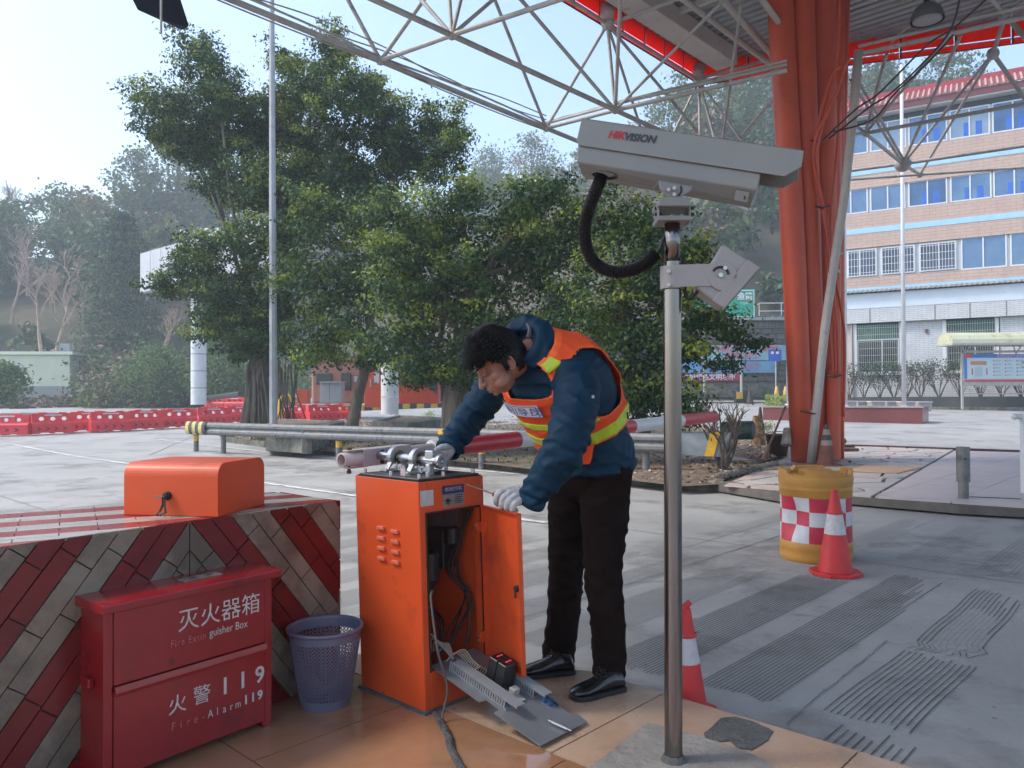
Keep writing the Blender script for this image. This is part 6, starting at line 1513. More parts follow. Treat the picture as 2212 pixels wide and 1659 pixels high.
# ================= TREES =================
def crown(parent, ells, dens, lsize, mats, name='crown', clump=.40, seed=1, light_top=True):
    """ells: (u, v, ru, rv, d, dr) image ellipses at a distance; leaves in clumps spread through them"""
    R_ = np.random.default_rng(seed); P = []; MI = []; NRM = []
    for (u, v, ru, rv, d, dr) in ells:
        k = d/1660; c = np.array(at(u, v, d)); r = np.array([ru*k, dr, rv*k]); vol = r.prod()**.667
        nc = max(4, int(dens*vol*27))
        dirs = R_.normal(size=(nc, 3)); dirs /= np.linalg.norm(dirs, axis=1)[:, None]; rad = R_.random(nc)**.45
        cc = c+dirs*r*rad[:, None]
        nl = 84
        cs = clump*(.55+.7*R_.random(nc))*min(1.0, .45+ru/90)
        off = R_.normal(size=(nc, nl, 3))*.5; off[:, :, 2] *= .62
        pts = cc[:, None, :]+off*cs[:, None, None]
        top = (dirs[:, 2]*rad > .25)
        kind = np.where(R_.random(nc) < np.where(top, .62, .14), 2, np.where(R_.random(nc) < .45, 1, 0))  # sunlit tops painted in: upper clumps mostly take the yellow-green leaf
        mi = np.repeat(kind[:, None], nl, 1); flip = R_.random(mi.shape); mi = np.where(flip < .16, np.maximum(mi-1, 0), mi); mi = np.where(off[:, :, 2] < -.30, np.maximum(mi-1, 0), mi)  # leaves low in a clump go one tone darker, shade put into the colour
        P.append(pts.reshape(-1, 3)); MI.append(mi.reshape(-1)); nn_ = dirs[:, None, :]*.8+off*.9+np.array([0, 0, .5]); NRM.append(nn_.reshape(-1, 3))
    P = np.concatenate(P); MI = np.concatenate(MI); NR = np.concatenate(NRM); NR /= np.linalg.norm(NR, axis=1)[:, None]
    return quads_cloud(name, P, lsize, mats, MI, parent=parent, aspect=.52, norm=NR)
def branchy(b, P0, tips, r0, R_, hub=None):
    for t in tips:
        t = V(t); h = hub or P0; m_ = h.lerp(t, .5)+V((R_.uniform(-.3, .3), R_.uniform(-.3, .3), .25)); b.tube(wire([h, m_, t])[::3], [r0*.36*(1-.8*i/10) for i in range(len(wire([h, m_, t])[::3]))], 7)
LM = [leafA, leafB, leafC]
def fig(name, label, base, pts, rads, ells, hub_t, seed, dens=1.0, lsize=.108, strands=0, nbr=9, group=None):
    R_ = random.Random(seed); root = empty(name, base, label, 'tree', group)
    b = MB(); P = wire(pts); P = P[::2]; n = len(P); rr = [rads[0]+(rads[-1]-rads[0])*(i/(n-1))**.7 for i in range(n)]; b.tube(P, rr, 14)
    for s in range(strands):   # fused aerial roots along the trunk
        a = 2*math.pi*s/strands; Q = [P[i]+V((math.cos(a+i*.10*(-1)**s)*rr[i]*.92, math.sin(a+i*.1*(-1)**s)*rr[i]*.92, 0)) for i in range(n)]; b.tube(Q, [max(.03, r*.26*(1+.4*R_.random())) for r in rr], 7)
    b.build('trunk', bark_m, root, smooth=True)
    b = MB(); hub = P[int((n-1)*hub_t)]
    for e in R_.sample(ells, min(nbr, len(ells))): branchy(b, hub, [at(e[0]+R_.uniform(-.4, .4)*e[2], e[1]+R_.uniform(-.2, .4)*e[3], e[4])], rads[-1], R_, P[-1] if R_.random() < .6 else hub)
    b.build('limb', bark_m, root, smooth=True)
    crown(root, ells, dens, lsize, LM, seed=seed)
    return root
# upper left crown + lower left crown on the left fig
E_up = [(480, 220, 75, 60), (600, 250, 70, 60), (640, 300, 90, 60), (690, 200, 55, 55), (470, 330, 80, 60), (600, 420, 110, 50), (740, 390, 90, 55), (860, 330, 70, 60), (370, 235, 70, 50), (330, 215, 40, 30), (450, 160, 65, 62), (430, 110, 45, 30), (420, 300, 85, 60), (350, 290, 45, 35), (540, 270, 100, 75), (560, 380, 125, 66), (645, 190, 60, 62), (620, 140, 35, 22), (730, 130, 45, 52), (728, 78, 22, 26), (745, 220, 100, 85), (700, 340, 140, 85), (800, 200, 50, 45), (850, 270, 75, 62), (940, 275, 55, 42), (985, 260, 30, 28), (905, 350, 85, 55), (480, 410, 60, 45), (650, 430, 110, 40), (800, 400, 70, 50), (975, 330, 35, 30)]
E_up = [e+(24.0+((i*7) % 5-2)*.5, 1.7) for i, e in enumerate(E_up)]
E_ll = [(355, 612, 42, 32), (430, 590, 70, 60), (490, 650, 85, 70), (520, 530, 75, 52), (430, 530, 45, 32), (560, 720, 85, 48), (610, 610, 100, 90), (600, 500, 60, 40), (455, 720, 38, 26), (520, 760, 45, 18), (640, 760, 40, 20)]
E_ll = [e+(22.0, 1.5) for e in E_ll]
t1b = gz(550, 938, .3); t1b = at(550, 906, 22.4)
R1 = [at(553, 925, 22.4), at(556, 850, 22.4), at(566, 790, 22.4), at(580, 700, 22.8), at(610, 560, 23.4), at(640, 430, 24)]
fig('fig_tree', 'big fig tree with braided aerial roots whose high crown rises left of the canopy', t1b, R1, [.33, .20], E_up+E_ll, .5, 21, dens=1.5, strands=9, nbr=22)
b = MB(); hr2 = random.Random(8)
for i in range(16):
    u = 600+hr2.uniform(0, 45); v0 = 770+hr2.uniform(0, 30); b.tube([at(u, v0, 22), at(u+hr2.uniform(-6, 10), 850, 22), at(u+hr2.uniform(-10, 20), 905, 22)], .018, 5)
for i in range(14): a = hr2.uniform(-25, 32); b.tube([at(550+a*.6, 790+hr2.uniform(-10, 40), 22.1), at(552+a*.9, 860, 22), at(550+a*1.25, 922, 21.9)], hr2.uniform(.02, .05), 6)
b.build('aerial_root', bark_m, sc.objects['fig_tree'], smooth=True)
E_m2 = [(700, 480, 62, 62), (675, 440, 35, 30), (770, 470, 62, 58), (700, 600, 100, 85), (730, 700, 105, 70), (790, 580, 80, 85), (690, 775, 60, 26), (800, 770, 60, 30)]
E_m2 = [e+(19.5, 1.4) for e in E_m2]
fig('fig_tree', 'slender fig tree with a slanting trunk between the planters', at(762, 912, 20), [at(760, 925, 19.8), at(772, 860, 19.8), at(790, 790, 19.8), at(800, 700, 19.8), at(770, 600, 19.8)], [.17, .10], E_m2, .6, 22, dens=1.2, nbr=7)
E_c = [(930, 800, 85, 34), (1060, 800, 90, 42), (1180, 790, 70, 46), (870, 640, 80, 70), (850, 560, 75, 80), (845, 460, 52, 42), (870, 720, 90, 70), (920, 480, 75, 78), (930, 630, 105, 90), (1000, 440, 75, 58), (1050, 560, 125, 105), (1115, 450, 85, 72), (1180, 420, 62, 56), (1180, 560, 125, 110), (1050, 700, 130, 80), (1200, 700, 130, 90), (900, 790, 62, 40), (985, 780, 70, 46), (1110, 790, 60, 40), (1240, 470, 45, 50)]
E_c = [e+(17.2, 1.5) for e in E_c]
fig('fig_tree', 'broad fig tree with a thick fluted trunk directly behind the bending worker', at(990, 921, 17.6), [at(988, 935, 17.2), at(992, 860, 17.2), at(1004, 790, 17.2), at(1020, 700, 17.2), at(1040, 600, 17.2)], [.34, .20], E_c, .5, 23, dens=1.45, strands=9, nbr=14, lsize=.098)
E_r = [(1330, 870, 80, 50), (1420, 700, 80, 70), (1400, 560, 80, 70), (1310, 480, 72, 78), (1400, 470, 60, 62), (1330, 640, 135, 105), (1400, 790, 85, 90), (1300, 760, 80, 90), (1470, 610, 75, 80), (1500, 540, 40, 40), (1530, 690, 58, 52), (1585, 720, 30, 16), (1635, 742, 20, 7), (1480, 765, 48, 36), (1270, 850, 70, 60), (1450, 850, 45, 50), (1480, 880, 22, 40), (1560, 785, 22, 10)]
E_r = [e+(14.6, 1.2) for e in E_r]
fig('fig_tree', 'dark leaning fig tree behind the steel camera pole, its low branches reaching right', at(1392, 938, 15.2), [at(1396, 945, 15), at(1380, 880, 15), at(1366, 800, 15), at(1350, 700, 15), at(1345, 620, 15)], [.12, .09], E_r, .5, 24, dens=1.55, nbr=12, lsize=.092)
# ---- white light pole, billboard ----
lp = empty('light_pole', at(592, 940, 20.8), 'tall white octagonal light pole in front of the left fig tree', 'light pole')
b = MB(); b.tube([at(591, 948, 20.8), at(589, 500, 20.8), at(587, -40, 20.8)], [.112, .098, .068], 8); b.build('shaft', mat('dull_white_pole', (.42, .43, .45), (.34, .35, .37), scale=3, rough=.6, stain=(.24, .24, .24), sscale=2, samt=.5), lp)
bb0 = gpix(429, 874); bb = empty('billboard', bb0, 'big blank billboard panel on a thick white round pillar among the hillside trees', 'billboard')
DB = bb0.y; rB = DB*16/1660
for i in range(7):
    v0, v1 = 874-36.5*i, 874-36.5*(i+1); MB().cyl(at(429, v0, DB), at(429, v1+1.2, DB), rB, n=24, cap=True).build('pillar_segment', white_m, bb, smooth=False)
MB().cyl(at(429, 874, DB), at(429, 622, DB), rB*.96, n=20).build('pillar_core', dark_m, bb)
pa_, pb_ = at(303, 548, DB+1), at(640, 455, DB-9); hgt = at(303, 548, DB+1).z-at(303, 632, DB+1).z
for i in range(12):
    p = pa_.lerp(pb_, i/12); q = pa_.lerp(pb_, (i+.97)/12); p.z = q.z = pa_.z; MB().obox(p-UP*hgt, q-p, UP*hgt, V((.1, .5, 0))).build('panel_strip', mat('billboard_sheet', (.46, .48, .52), (.38, .40, .44), scale=.6, rough=.5, stain=(.38, .38, .40), sscale=.5, samt=.4), bb)
# ---- toll booths ----
ybo = 36.0
def fbox(u0, u1, v0, v1, d, dep, name, m, par, bevel=0, dd=0.0):
    p = at(u0, v1, d); q = at(u1, v1, d+dd); t_ = at(u0, v0, d); return MB().obox(p, q-p, V((0, dep, 0)), UP*(t_.z-p.z)).build(name, m, par, bevel=bevel)
bth = empty('toll_booth', at(740, 870, ybo), 'brown toll booth with rounded windows seen beyond the slanting thin trunk', 'toll booth')
br_m = mat('booth_brown', (.34, .17, .12), (.30, .15, .11), scale=3, rough=.5); gl = mat('booth_glass', (.04, .06, .07), rough=.1, metal=.2)
fbox(672, 786, 775, 872, ybo, 2.0, 'body', br_m, bth, .1)
for u0, u1, v0, v1 in ((738, 757, 807, 842), (684, 716, 808, 830), (764, 782, 812, 826)): w_ = fbox(u0-1.2, u1+1.2, v0-1.2, v1+1.2, ybo-.05, .06, 'window_frame', dark_m, bth, .02); fbox(u0, u1, v0, v1, ybo-.10, .05, 'window_pane', gl if u0 < 760 else mat('pale_glass', (.35, .42, .45), rough=.2), w_)
rb_ = empty('toll_booth', at(868, 880, 34), 'orange red toll booth with a curved dark window behind the pale round pillar', 'toll booth')
ro_m = mat('booth_orange', (.64, .075, .03), (.58, .065, .028), scale=3, rough=.4)
fbox(787, 822, 780, 880, 34, 1.5, 'door_panel', ro_m, rb_, .03); fbox(861, 947, 780, 872, 34, 1.6, 'body', ro_m, rb_, .03); fbox(799, 801.5, 818, 836, 33.95, .05, 'handle', bolt_m, rb_); fbox(808, 819, 796, 828, 33.95, .05, 'notice', let, rb_)
b = MB(); pts = [at(905, 826, 33.9)]+[at(905+41*math.sin(a), 864-41*math.cos(a)*.92-.0, 33.9) for a in [math.pi/2*i/8 for i in range(1, 9)]]+[at(946, 826, 33.9)]; b.prism([at(868, 800, 33.93), at(944, 800, 33.93), at(944, 828, 33.93), at(868, 828, 33.93)], V((0, .05, 0))); b.prism([at(908, 828, 33.92), at(944, 828, 33.92), at(944, 852, 33.92), at(930, 838, 33.92)], V((0, .05, 0))); b.build('window', gl, rb_)
cw = empty('booth_pillar', at(842, 896, 32.5), 'pale round clad pillar in front of the orange red toll booth', 'pillar')
for i in range(4): MB().cyl(at(842, 895-38*i, 32.5), at(842, 858-38*i, 32.5), .37, n=22).build('clad_segment', white_m, cw, smooth=False)
bs_ = MB(); bs_.cbox(at(964, 846, 31), V((.45, 0, 0)), V((0, .12, 0)), UP*.78); bsb = tag(bs_.build('black_board', dark_m, bevel=.01), 'small black board standing right of the orange red booth', 'sign')
gcb = empty('electric_cabinet', at(714, 868, 33), 'grey metal electric cabinet in front of the brown booth', 'electric cabinet')
gm_ = mat('grey_cabinet', (.34, .36, .38), (.30, .32, .34), scale=4, rough=.5); fbox(691, 712, 827, 870, 33, .7, 'door_panel', gm_, gcb, .01); fbox(712.6, 737, 827, 870, 33, .7, 'door_panel', gm_, gcb, .01); fbox(690, 738, 824, 827, 32.9, .8, 'roof', gm_, gcb)
oc = empty('far_barrier_cabinet', at(652, 872, 31), 'far small orange barrier cabinet right of the white light pole', 'barrier cabinet'); fbox(640, 664, 842, 872, 31, .5, 'casing', orange_m, oc, .01); fbox(637, 641, 812, 858, 30.9, .05, 'white_post', white_m, oc)
yb_ = MB(); P = [at(605, 905, 29), at(606, 870, 29), at(612, 858, 29), at(622, 856, 29), at(632, 870, 29)]; yb_.tube(wire(P), .09, 10); tag(yb_.build('yellow_guard', yellow_m, smooth=True), 'bent yellow guard tube beside the white light pole', 'guard bar')
stn = MB(); q0, q1 = gpix(735, 889), gpix(960, 880)
for i in range(14):
    p, q = q0.lerp(q1, i/14), q0.lerp(q1, (i+.9)/14); stn.obox(p, q-p, V((0, .3, 0)), UP*.35, mi=i % 2)
tag(stn.build('striped_kerb', [yellow_m, dark_m]), 'yellow and black striped island kerb below the far booths', 'kerb')
b = MB(); q0, q1 = gpix(398, 880), gpix(520, 872); b.tube([q0+UP*.45, q1+UP*.55], .16, 10); tag(b.build('dark_pipe', dark_m), 'long dark pipe lying above the red barrier row beside the billboard pole', 'pipe')
make_cone('traffic_cone', gpix(463, 917)+V((0, -1.0, 0)), .72, .16, 'red and black cone standing behind the left end of the guard rail', bands=[(.03, .25, cone_drk), (.25, .40, cone_red), (.40, .52, cone_wht), (.52, .70, cone_red)])

# ================= HILLS AND BACKGROUND =================
UH = [-900, -300, 0, 240, 330, 480, 700, 900, 1050, 1250, 1400, 1500, 1700, 1900, 2212, 2700, 3400]
VR = [560, 560, 560, 560, 520, 520, 540, 520, 470, 440, 390, 330, 300, 300, 330, 420, 500]
D0 = [60, 60, 62, 64, 66, 74, 90, 90, 80, 72, 66, 62, 62, 66, 66, 66, 66]
D1 = [110, 110, 112, 116, 120, 130, 170, 180, 180, 160, 135, 120, 115, 115, 115, 120, 130]
def hill(u, t):
    d0, d1, vr = np.interp(u, UH, D0), np.interp(u, UH, D1), np.interp(u, UH, VR); d = d0+(d1-d0)*min(t, 1.0)+max(0, t-1)*120
    top = at(u, vr, d1).z; x = (u-1106)/1660*d; s_ = min(t, 1)
    z = gnd(d0)+(top-gnd(d0))*(1-(1-s_)**1.6) if t <= 1 else top*(1-(t-1)*.15)
    return V((x, d, z+2.2*noise.noise(V((x*.04, d*.04, 0)))*min(1, t*3)))
b = MB(); us = [(-900+4300*i/80) for i in range(81)]; ts = [-.05]+[i/14 for i in range(15)]+[1.5, 2]
for t in ts:
    for u in us: q = hill(u, max(0, t)); q.z -= (.6 if t < 0 else 0); b.v.append(tuple(q))
n = len(us)
for j in range(len(ts)-1):
    for i in range(n-1): k = j*n+i; b.f.append((k, k+1, k+n+1, k+n)); b.m.append(0)
tag(b.build('hillside', mat('hill_ground', (.045, .055, .03), (.11, .085, .055), scale=.3, rough=1), smooth=True, origin=(0, 60, 0)), kind='structure')
far_g = [mat('far_green', (.040, .095, .036), (.06, .125, .045), scale=.5, rough=.7, trans=.25), mat('far_olive', (.12, .15, .045), (.16, .185, .06), scale=.5, rough=.7, trans=.3), mat('far_brown', (.20, .135, .10), (.25, .18, .13), scale=.5, rough=.9)]
def treecloud(c, h, w_, n, R_, kind, cl=None):
    """leaf clump cards of one far tree, numpy"""
    m = max(7, int(n/26)); cc = []
    for i in range(m):
        z = R_.random(); r = w_*(1-abs(z*2-.9)**1.6*.75) if kind != 'cone' else w_*(1-z)**.8; a = R_.random()*6.283; rr = r*R_.random()**.5; cc.append((c[0]+rr*math.cos(a), c[1]+rr*math.sin(a), c[2]+h*(.22+.78*z)))
    cc = np.array(cc); k = n//m; off = R_.normal(size=(m, k, 3))*(w_*.20); off[:, :, 2] *= .6
    return (cc[:, None, :]+off).reshape(-1, 3)
RB_ = np.random.default_rng(4); pts = []; mis = []
for i in range(500):
    u = RB_.uniform(-850, 3000); t = RB_.random()**.8*1.02; q = hill(u, t)
    if 1000 < u < 1300 and t < .0: continue
    h = RB_.uniform(5, 10)*(1 if t > .15 else .6); w_ = h*RB_.uniform(.28, .42); c = treecloud(q, h, w_, 520, RB_, 'r'); pts.append(c)
    base = RB_.choice([0, 0, 1, 1, 2, 2] if u < 600 else [0, 0, 0, 1, 1, 2]); mis.append(np.where(RB_.random(len(c)) < .75, base, RB_.integers(0, 3, len(c))))
P = np.concatenate(pts); MI = np.concatenate(mis)
o = quads_cloud('hillside_forest', P, .62, far_g, MI, up=.6, aspect=.6); tag(o, 'dense hazy blue green forest covering the hills behind the plaza', 'forest', kind='stuff')
# single trees standing out
def lone(name, label, u, v, d, h, w_, n, kind='r', ls=.5, mats=None, seed=0, base=None, group=None):
    R_ = np.random.default_rng(seed); R2 = random.Random(seed); c = at(u, v, d); root = empty(name, c, label, 'tree', group); b = MB(); 
    b.tube([c, c+V((R2.uniform(-.3, .3), 0, h*.5)), c+V((R2.uniform(-.4, .4), 0, h*.93))], [h*.018, h*.012, h*.004], 7); b.build('trunk', bark_m, root, smooth=True)
    if kind == 'layer':
        b = MB(); P = []
        for i in range(16):
            z = .12+.86*i/15; r = w_*(1-z)**.75+.3; na = 9
            for k in range(na):
                a = 6.283*k/na+i*.7; e = c+V((math.cos(a)*r*R2.uniform(.7, 1.1), math.sin(a)*r*R2.uniform(.7, 1.1), h*z-r*.18)); s_ = c+V((0, 0, h*z)); b.tube([s_, e], [.06, .02], 4)
                m_ = int(n/(16*na)); tt = R_.random(m_)[:, None]**.6; P.append(np.array(s_)*(1-tt)+np.array(e)*tt+R_.normal(size=(m_, 3))*np.array([.32, .32, .14])*(.6+tt))
        b.build('limb', bark_m, root); P = np.concatenate(P)
    else:
        P = treecloud(c+V((0, 0, h*.0)), h, w_, n, R_, kind)
        b = MB()
        for k in range(10): e = V(P[R2.randrange(len(P))]); b.tube([c+V((0, 0, h*R2.uniform(.25, .6))), e], [.10*h/12, .02], 5)
        b.build('limb', bark_m, root)
    mm = mats or far_g[:2]; quads_cloud('crown', P, ls, mm, None, up=.5, parent=root, aspect=.55); return root
lone('tall_hill_tree', 'tall dense hazy tree topping the left hill skyline beside the fig crown', 385, 500, 105, 14, 4.6, 3600, seed=1, ls=.5)
lone('tall_hill_tree', 'dark rounded hazy tree with a see through lower crown on the left skyline', 292, 500, 100, 10.5, 3.4, 2800, seed=2, ls=.45)
lone('cedar_tree', 'layered dark cedar with drooping boughs left of the billboard', 262, 835, 64, 14.5, 4.8, 9000, 'layer', .34, [far_g[0], mat('cedar_dark', (.03, .055, .04), (.045, .07, .05), scale=1, rough=.8, trans=.15)], 3)
lone('pine_tree', 'thin open crowned pine on the far left skyline', 125, 640, 82, 12, 3.4, 1500, seed=4, ls=.36); lone('pine_tree', 'olive coloured open tree between the pine and the tall skyline trees', 190, 640, 84, 11.5, 3.0, 1500, seed=5, ls=.36, mats=[far_g[1], far_g[2]])
for i, (u, v, d, h, w_, lb) in enumerate([(1060, 480, 150, 14, 6, 'hazy skyline tree above the central fig crown'), (1150, 440, 140, 12, 6, 'hazy yellow green tree left of the surveillance camera'), (1470, 420, 100, 15.5, 4.5, 'tall hazy tree on the ridge seen under the canopy corner'), (1600, 400, 96, 15, 4.6, 'dense hazy ridge tree seen left of the orange column'), (1655, 420, 92, 15, 4, 'hazy ridge tree partly covered by the orange column'), (1905, 300, 100, 10.5, 4.5, 'hazy tree above the office building roof near the column'), (2050, 270, 100, 9.5, 5, 'round hazy tree rising behind the red tiled roof')]):
    lone('ridge_tree', lb, u, v, d, h, w_, 2200, seed=20+i, ls=.5, mats=[far_g[0], far_g[1]])
def bare(name, label, u, v, d, h, seed, lean=0):
    R_ = random.Random(seed); c = at(u, v, d); root = empty(name, c, label, 'tree', 'leafless hillside trees'); b = MB()
    def gr_(p, dr, L_, r, dep):
        q = p+dr*L_; b.tube([p, p.lerp(q, .5)+V((R_.uniform(-1, 1), 0, R_.uniform(-1, 1)))*L_*.06, q], [r, r*.85, r*.65], 5)
        if dep: 
            for _ in range(3 if dep > 1 else 4): gr_(q if R_.random() < .65 else p.lerp(q, .6), (dr+V((R_.uniform(-.75, .75), R_.uniform(-.75, .75), R_.uniform(-.1, .5)))).normalized(), L_*R_.uniform(.55, .75), r*.58, dep-1)
    gr_(c, V((lean, 0, 1)).normalized(), h*.33, h*.020, 5); b.build('branch', mat('bare_bark', (.40, .29, .23), (.28, .21, .17), scale=2, rough=.9), root); return root
for i, (u, v, d, h, ln) in enumerate([(118, 775, 66, 8.5, .25), (90, 765, 66, 9, -.1), (45, 560, 90, 11, 0), (25, 700, 70, 8, .2), (150, 700, 70, 8, -.2), (200, 640, 80, 8, 0), (345, 800, 60, 6.5, .2), (60, 640, 74, 8, 0), (1130, 400, 130, 8, 0)]):
    bare('bare_tree', ['leafless pale tree with an orange lit trunk left of the cedar', 'leafless tree beside the low pale green building', 'thin leafless tree on the far left skyline', 'leafless tree at the left edge above the pale building', 'leafless tree between the pine and the cedar', 'leafless reddish tree below the left skyline', 'leafless tangled tree left of the billboard pole', 'leafless tree on the left slope', 'tiny leafless tree on the central skyline'][i], u, v, d, h, 40+i, ln)
# undergrowth at the hill foot
P = []; MI = []
for i in range(150):
    u = RB_.uniform(-80, 620) if i < 110 else RB_.uniform(900, 1430); dd = RB_.uniform(52, 64); z = gnd(dd); c = (at(u, 800, dd).x, dd, z-.5); hh = RB_.uniform(1.6, 4.2)
    if u < 230: hh = RB_.uniform(.5, 1.1)+max(0, u-100)*.010
    q = treecloud(c, hh, hh*.8, 420, RB_, 'r'); P.append(q); k = RB_.choice([0, 0, 1, 2, 2]) if u < 300 else RB_.choice([0, 0, 1, 3]); MI.append(np.where(RB_.random(len(q)) < .7, k, RB_.integers(0, 3, len(q))))
o = quads_cloud('roadside_brush', np.concatenate(P), .34, far_g+[mat('far_fresh', (.10, .17, .05), (.13, .2, .06), scale=1, rough=.6, trans=.35)], np.concatenate(MI), up=.4, aspect=.5); tag(o, 'mixed green and brown brush along the foot of the hills', 'brush', kind='stuff')
for i, (u, v, d, h, w_, lb) in enumerate([(340, 868, 52, 4.2, 2.6, 'fresh green bush just left of the billboard pole foot'), (480, 868, 52, 5.2, 2.8, 'bright green bush between the billboard pole and the left fig trunk'), (5, 872, 44, 2.6, 1.5, 'light green round bush cut by the left edge of the picture')]):
    R_ = np.random.default_rng(70+i); c = at(u, v, d); root = empty('green_bush', c, lb, 'bush'); quads_cloud('foliage', treecloud(c-V((0, 0, h*.15)), h, w_, 3600, R_, 'r'), .24, [MATS['far_fresh'], far_g[0], MATS['far_fresh']], up=.5, parent=root, aspect=.5)
    b = MB()
    for k in range(5): b.tube([c, c+V((random.uniform(-1, 1), 0, h*.6))], [.05, .02], 5)
    b.build('stems', twig_m, root)
# low pale green building at the left
lb_ = empty('low_building', at(60, 835, 60), 'low pale green flat roofed building at the left edge behind the barriers', 'building'); pg = mat('pale_green_render', (.56, .60, .45), (.50, .54, .40), scale=.8, rough=.8, stain=(.34, .36, .27), sscale=.7, samt=.4)
p = at(-250, 838, 60); q = at(150, 838, 60); tpz = at(0, 766, 60).z
MB().obox(p, q-p, V((0, 6, 0)), UP*(tpz-p.z)).build('wall', pg, lb_); MB().obox(at(-250, 766, 59.8), q-p+V((.2, 0, 0)), V((0, 6.4, 0)), UP*.25).build('parapet', mat('coping', (.62, .66, .50), rough=.8), lb_); MB().obox(at(-250, 834, 59.9), q-p+V((.1, 0, 0)), V((0, .2, 0)), UP*-.9).build('plinth', mat('grey_plinth', (.25, .26, .26), rough=.9), lb_)
w_ = MB().obox(at(0, 813, 59.9), at(45, 813, 59.9)-at(0, 813, 59.9), V((0, .1, 0)), UP*.05).build('sill', white_m, lb_); wf = fbox(-2, 46, 786, 811, 59.88, .1, 'window_frame', white_m, lb_); fbox(3, 20, 789, 808, 59.84, .05, 'window_pane', gl, wf); fbox(22, 41, 789, 808, 59.84, .05, 'window_pane', gl, wf)
# extra pale wall on the slope
for u0, u1, v0, v1, d_ in ((90, 150, 742, 762, 70), (395, 418, 0, 0, 0)):
    if d_: fb_ = fbox(u0, u1, v0, v1, d_, .5, 'slope_wall', white_m, None); tag(fb_, 'small pale retaining wall on the slope above the low green building', 'wall')

# ================= OFFICE BUILDING =================
WD_ = V((.857, -.515, 0)).normalized(); WN = V((-.515, -.857, 0)).normalized(); WO = at(1985, 860, 46); WO.z = 0
def wz(v, u=1985): return onplane(u, v, WO, WN).z
def wsx(u, v=600): return (onplane(u, v, WO, WN)-WO).dot(WD_)
def wp_(s, z, o=0.0): return WO+WD_*s+UP*z+WN*o
ob = empty('office_building', WO+UP*.7, 'four storey office building with brick bands, blue windows and a red tiled roof', 'building')
pinkb = mat('pink_brick', (.52, .39, .33), (.46, .34, .29), scale=1.5, rough=.8, stain=(.28, .20, .16), sscale=.8, samt=.35); morp = mat('brick_joint', (.22, .15, .12), rough=.9)
whb = mat('white_wall_tile', (.58, .60, .62), (.50, .52, .55), scale=2, rough=.5, stain=(.36, .35, .34), sscale=1, samt=.4); morw = mat('tile_joint', (.20, .19, .18), rough=.9)
SL_ = wsx(1772, 700); SR_ = 16.0; zb = .6
zt_ = wz(232); Z = wz
bandz = [(Z(691), zb, 'w'), ]
core = MB(); core.obox(wp_(SL_, zb, -.02-.25), WD_*(SR_-SL_), UP*(Z(236)-zb), -WN*10); core.build('wall_core', mat('inner_dark', (.06, .08, .10), rough=.8), ob)
def bricks(s0, s1, z0, z1, bw_, bh_, m, mort, name, o=0.0, gap=.012):
    b0 = MB(); b0.obox(wp_(s0, z0, o-.25), WD_*(s1-s0), UP*(z1-z0), WN*.25); w_ = b0.build(name, mort, ob)
    b = MB(); r = 0; z = z0+gap/2
    while z < z1-.01:
        zz_ = min(z+bh_-gap, z1); s = s0-(r % 2)*bw_/2
        while s < s1:
            a, e = max(s, s0), min(s+bw_-gap, s1)
            if e-a > .02:
                p0, p1 = wp_(a, z, o+.008), wp_(e, z, o+.008); b.add([p0, p1, p1+UP*(zz_-z), p0+UP*(zz_-z), p0-WN*.008, p1-WN*.008, p1-WN*.008+UP*(zz_-z), p0-WN*.008+UP*(zz_-z)], [(0, 1, 2, 3), (4, 0, 3, 7), (1, 5, 6, 2), (3, 2, 6, 7), (0, 4, 5, 1)])
            s += bw_
        z += bh_; r += 1
    o_ = b.build('brickwork', m, w_); o_['kind'] = 'stuff'; return w_
S0v, S1v = SL_, 9.0
# brick spandrel bands between window rows
blue_s = mat('light_blue_band', (.36, .60, .78), (.32, .54, .72), scale=2, rough=.5)
for va, vb, vs0, vs1 in ((391, 313, 361, 349), (524, 446, 492, 480), (640, 590, 622, 613)):
    z0_, z1_ = Z(va), Z(vb); zs0, zs1 = Z(vs0), Z(vs1)
    if va != 640: bricks(S0v, S1v, z0_, zs0, .62, .19, pinkb, morp, 'brick_band')
    bricks(S0v, S1v, zs1, z1_, .62, .19, pinkb, morp, 'brick_band')
    MB().obox(wp_(S0v, zs0, -.2), WD_*(S1v-S0v), UP*(zs1-zs0), WN*.23).build('blue_stripe', blue_s, ob)
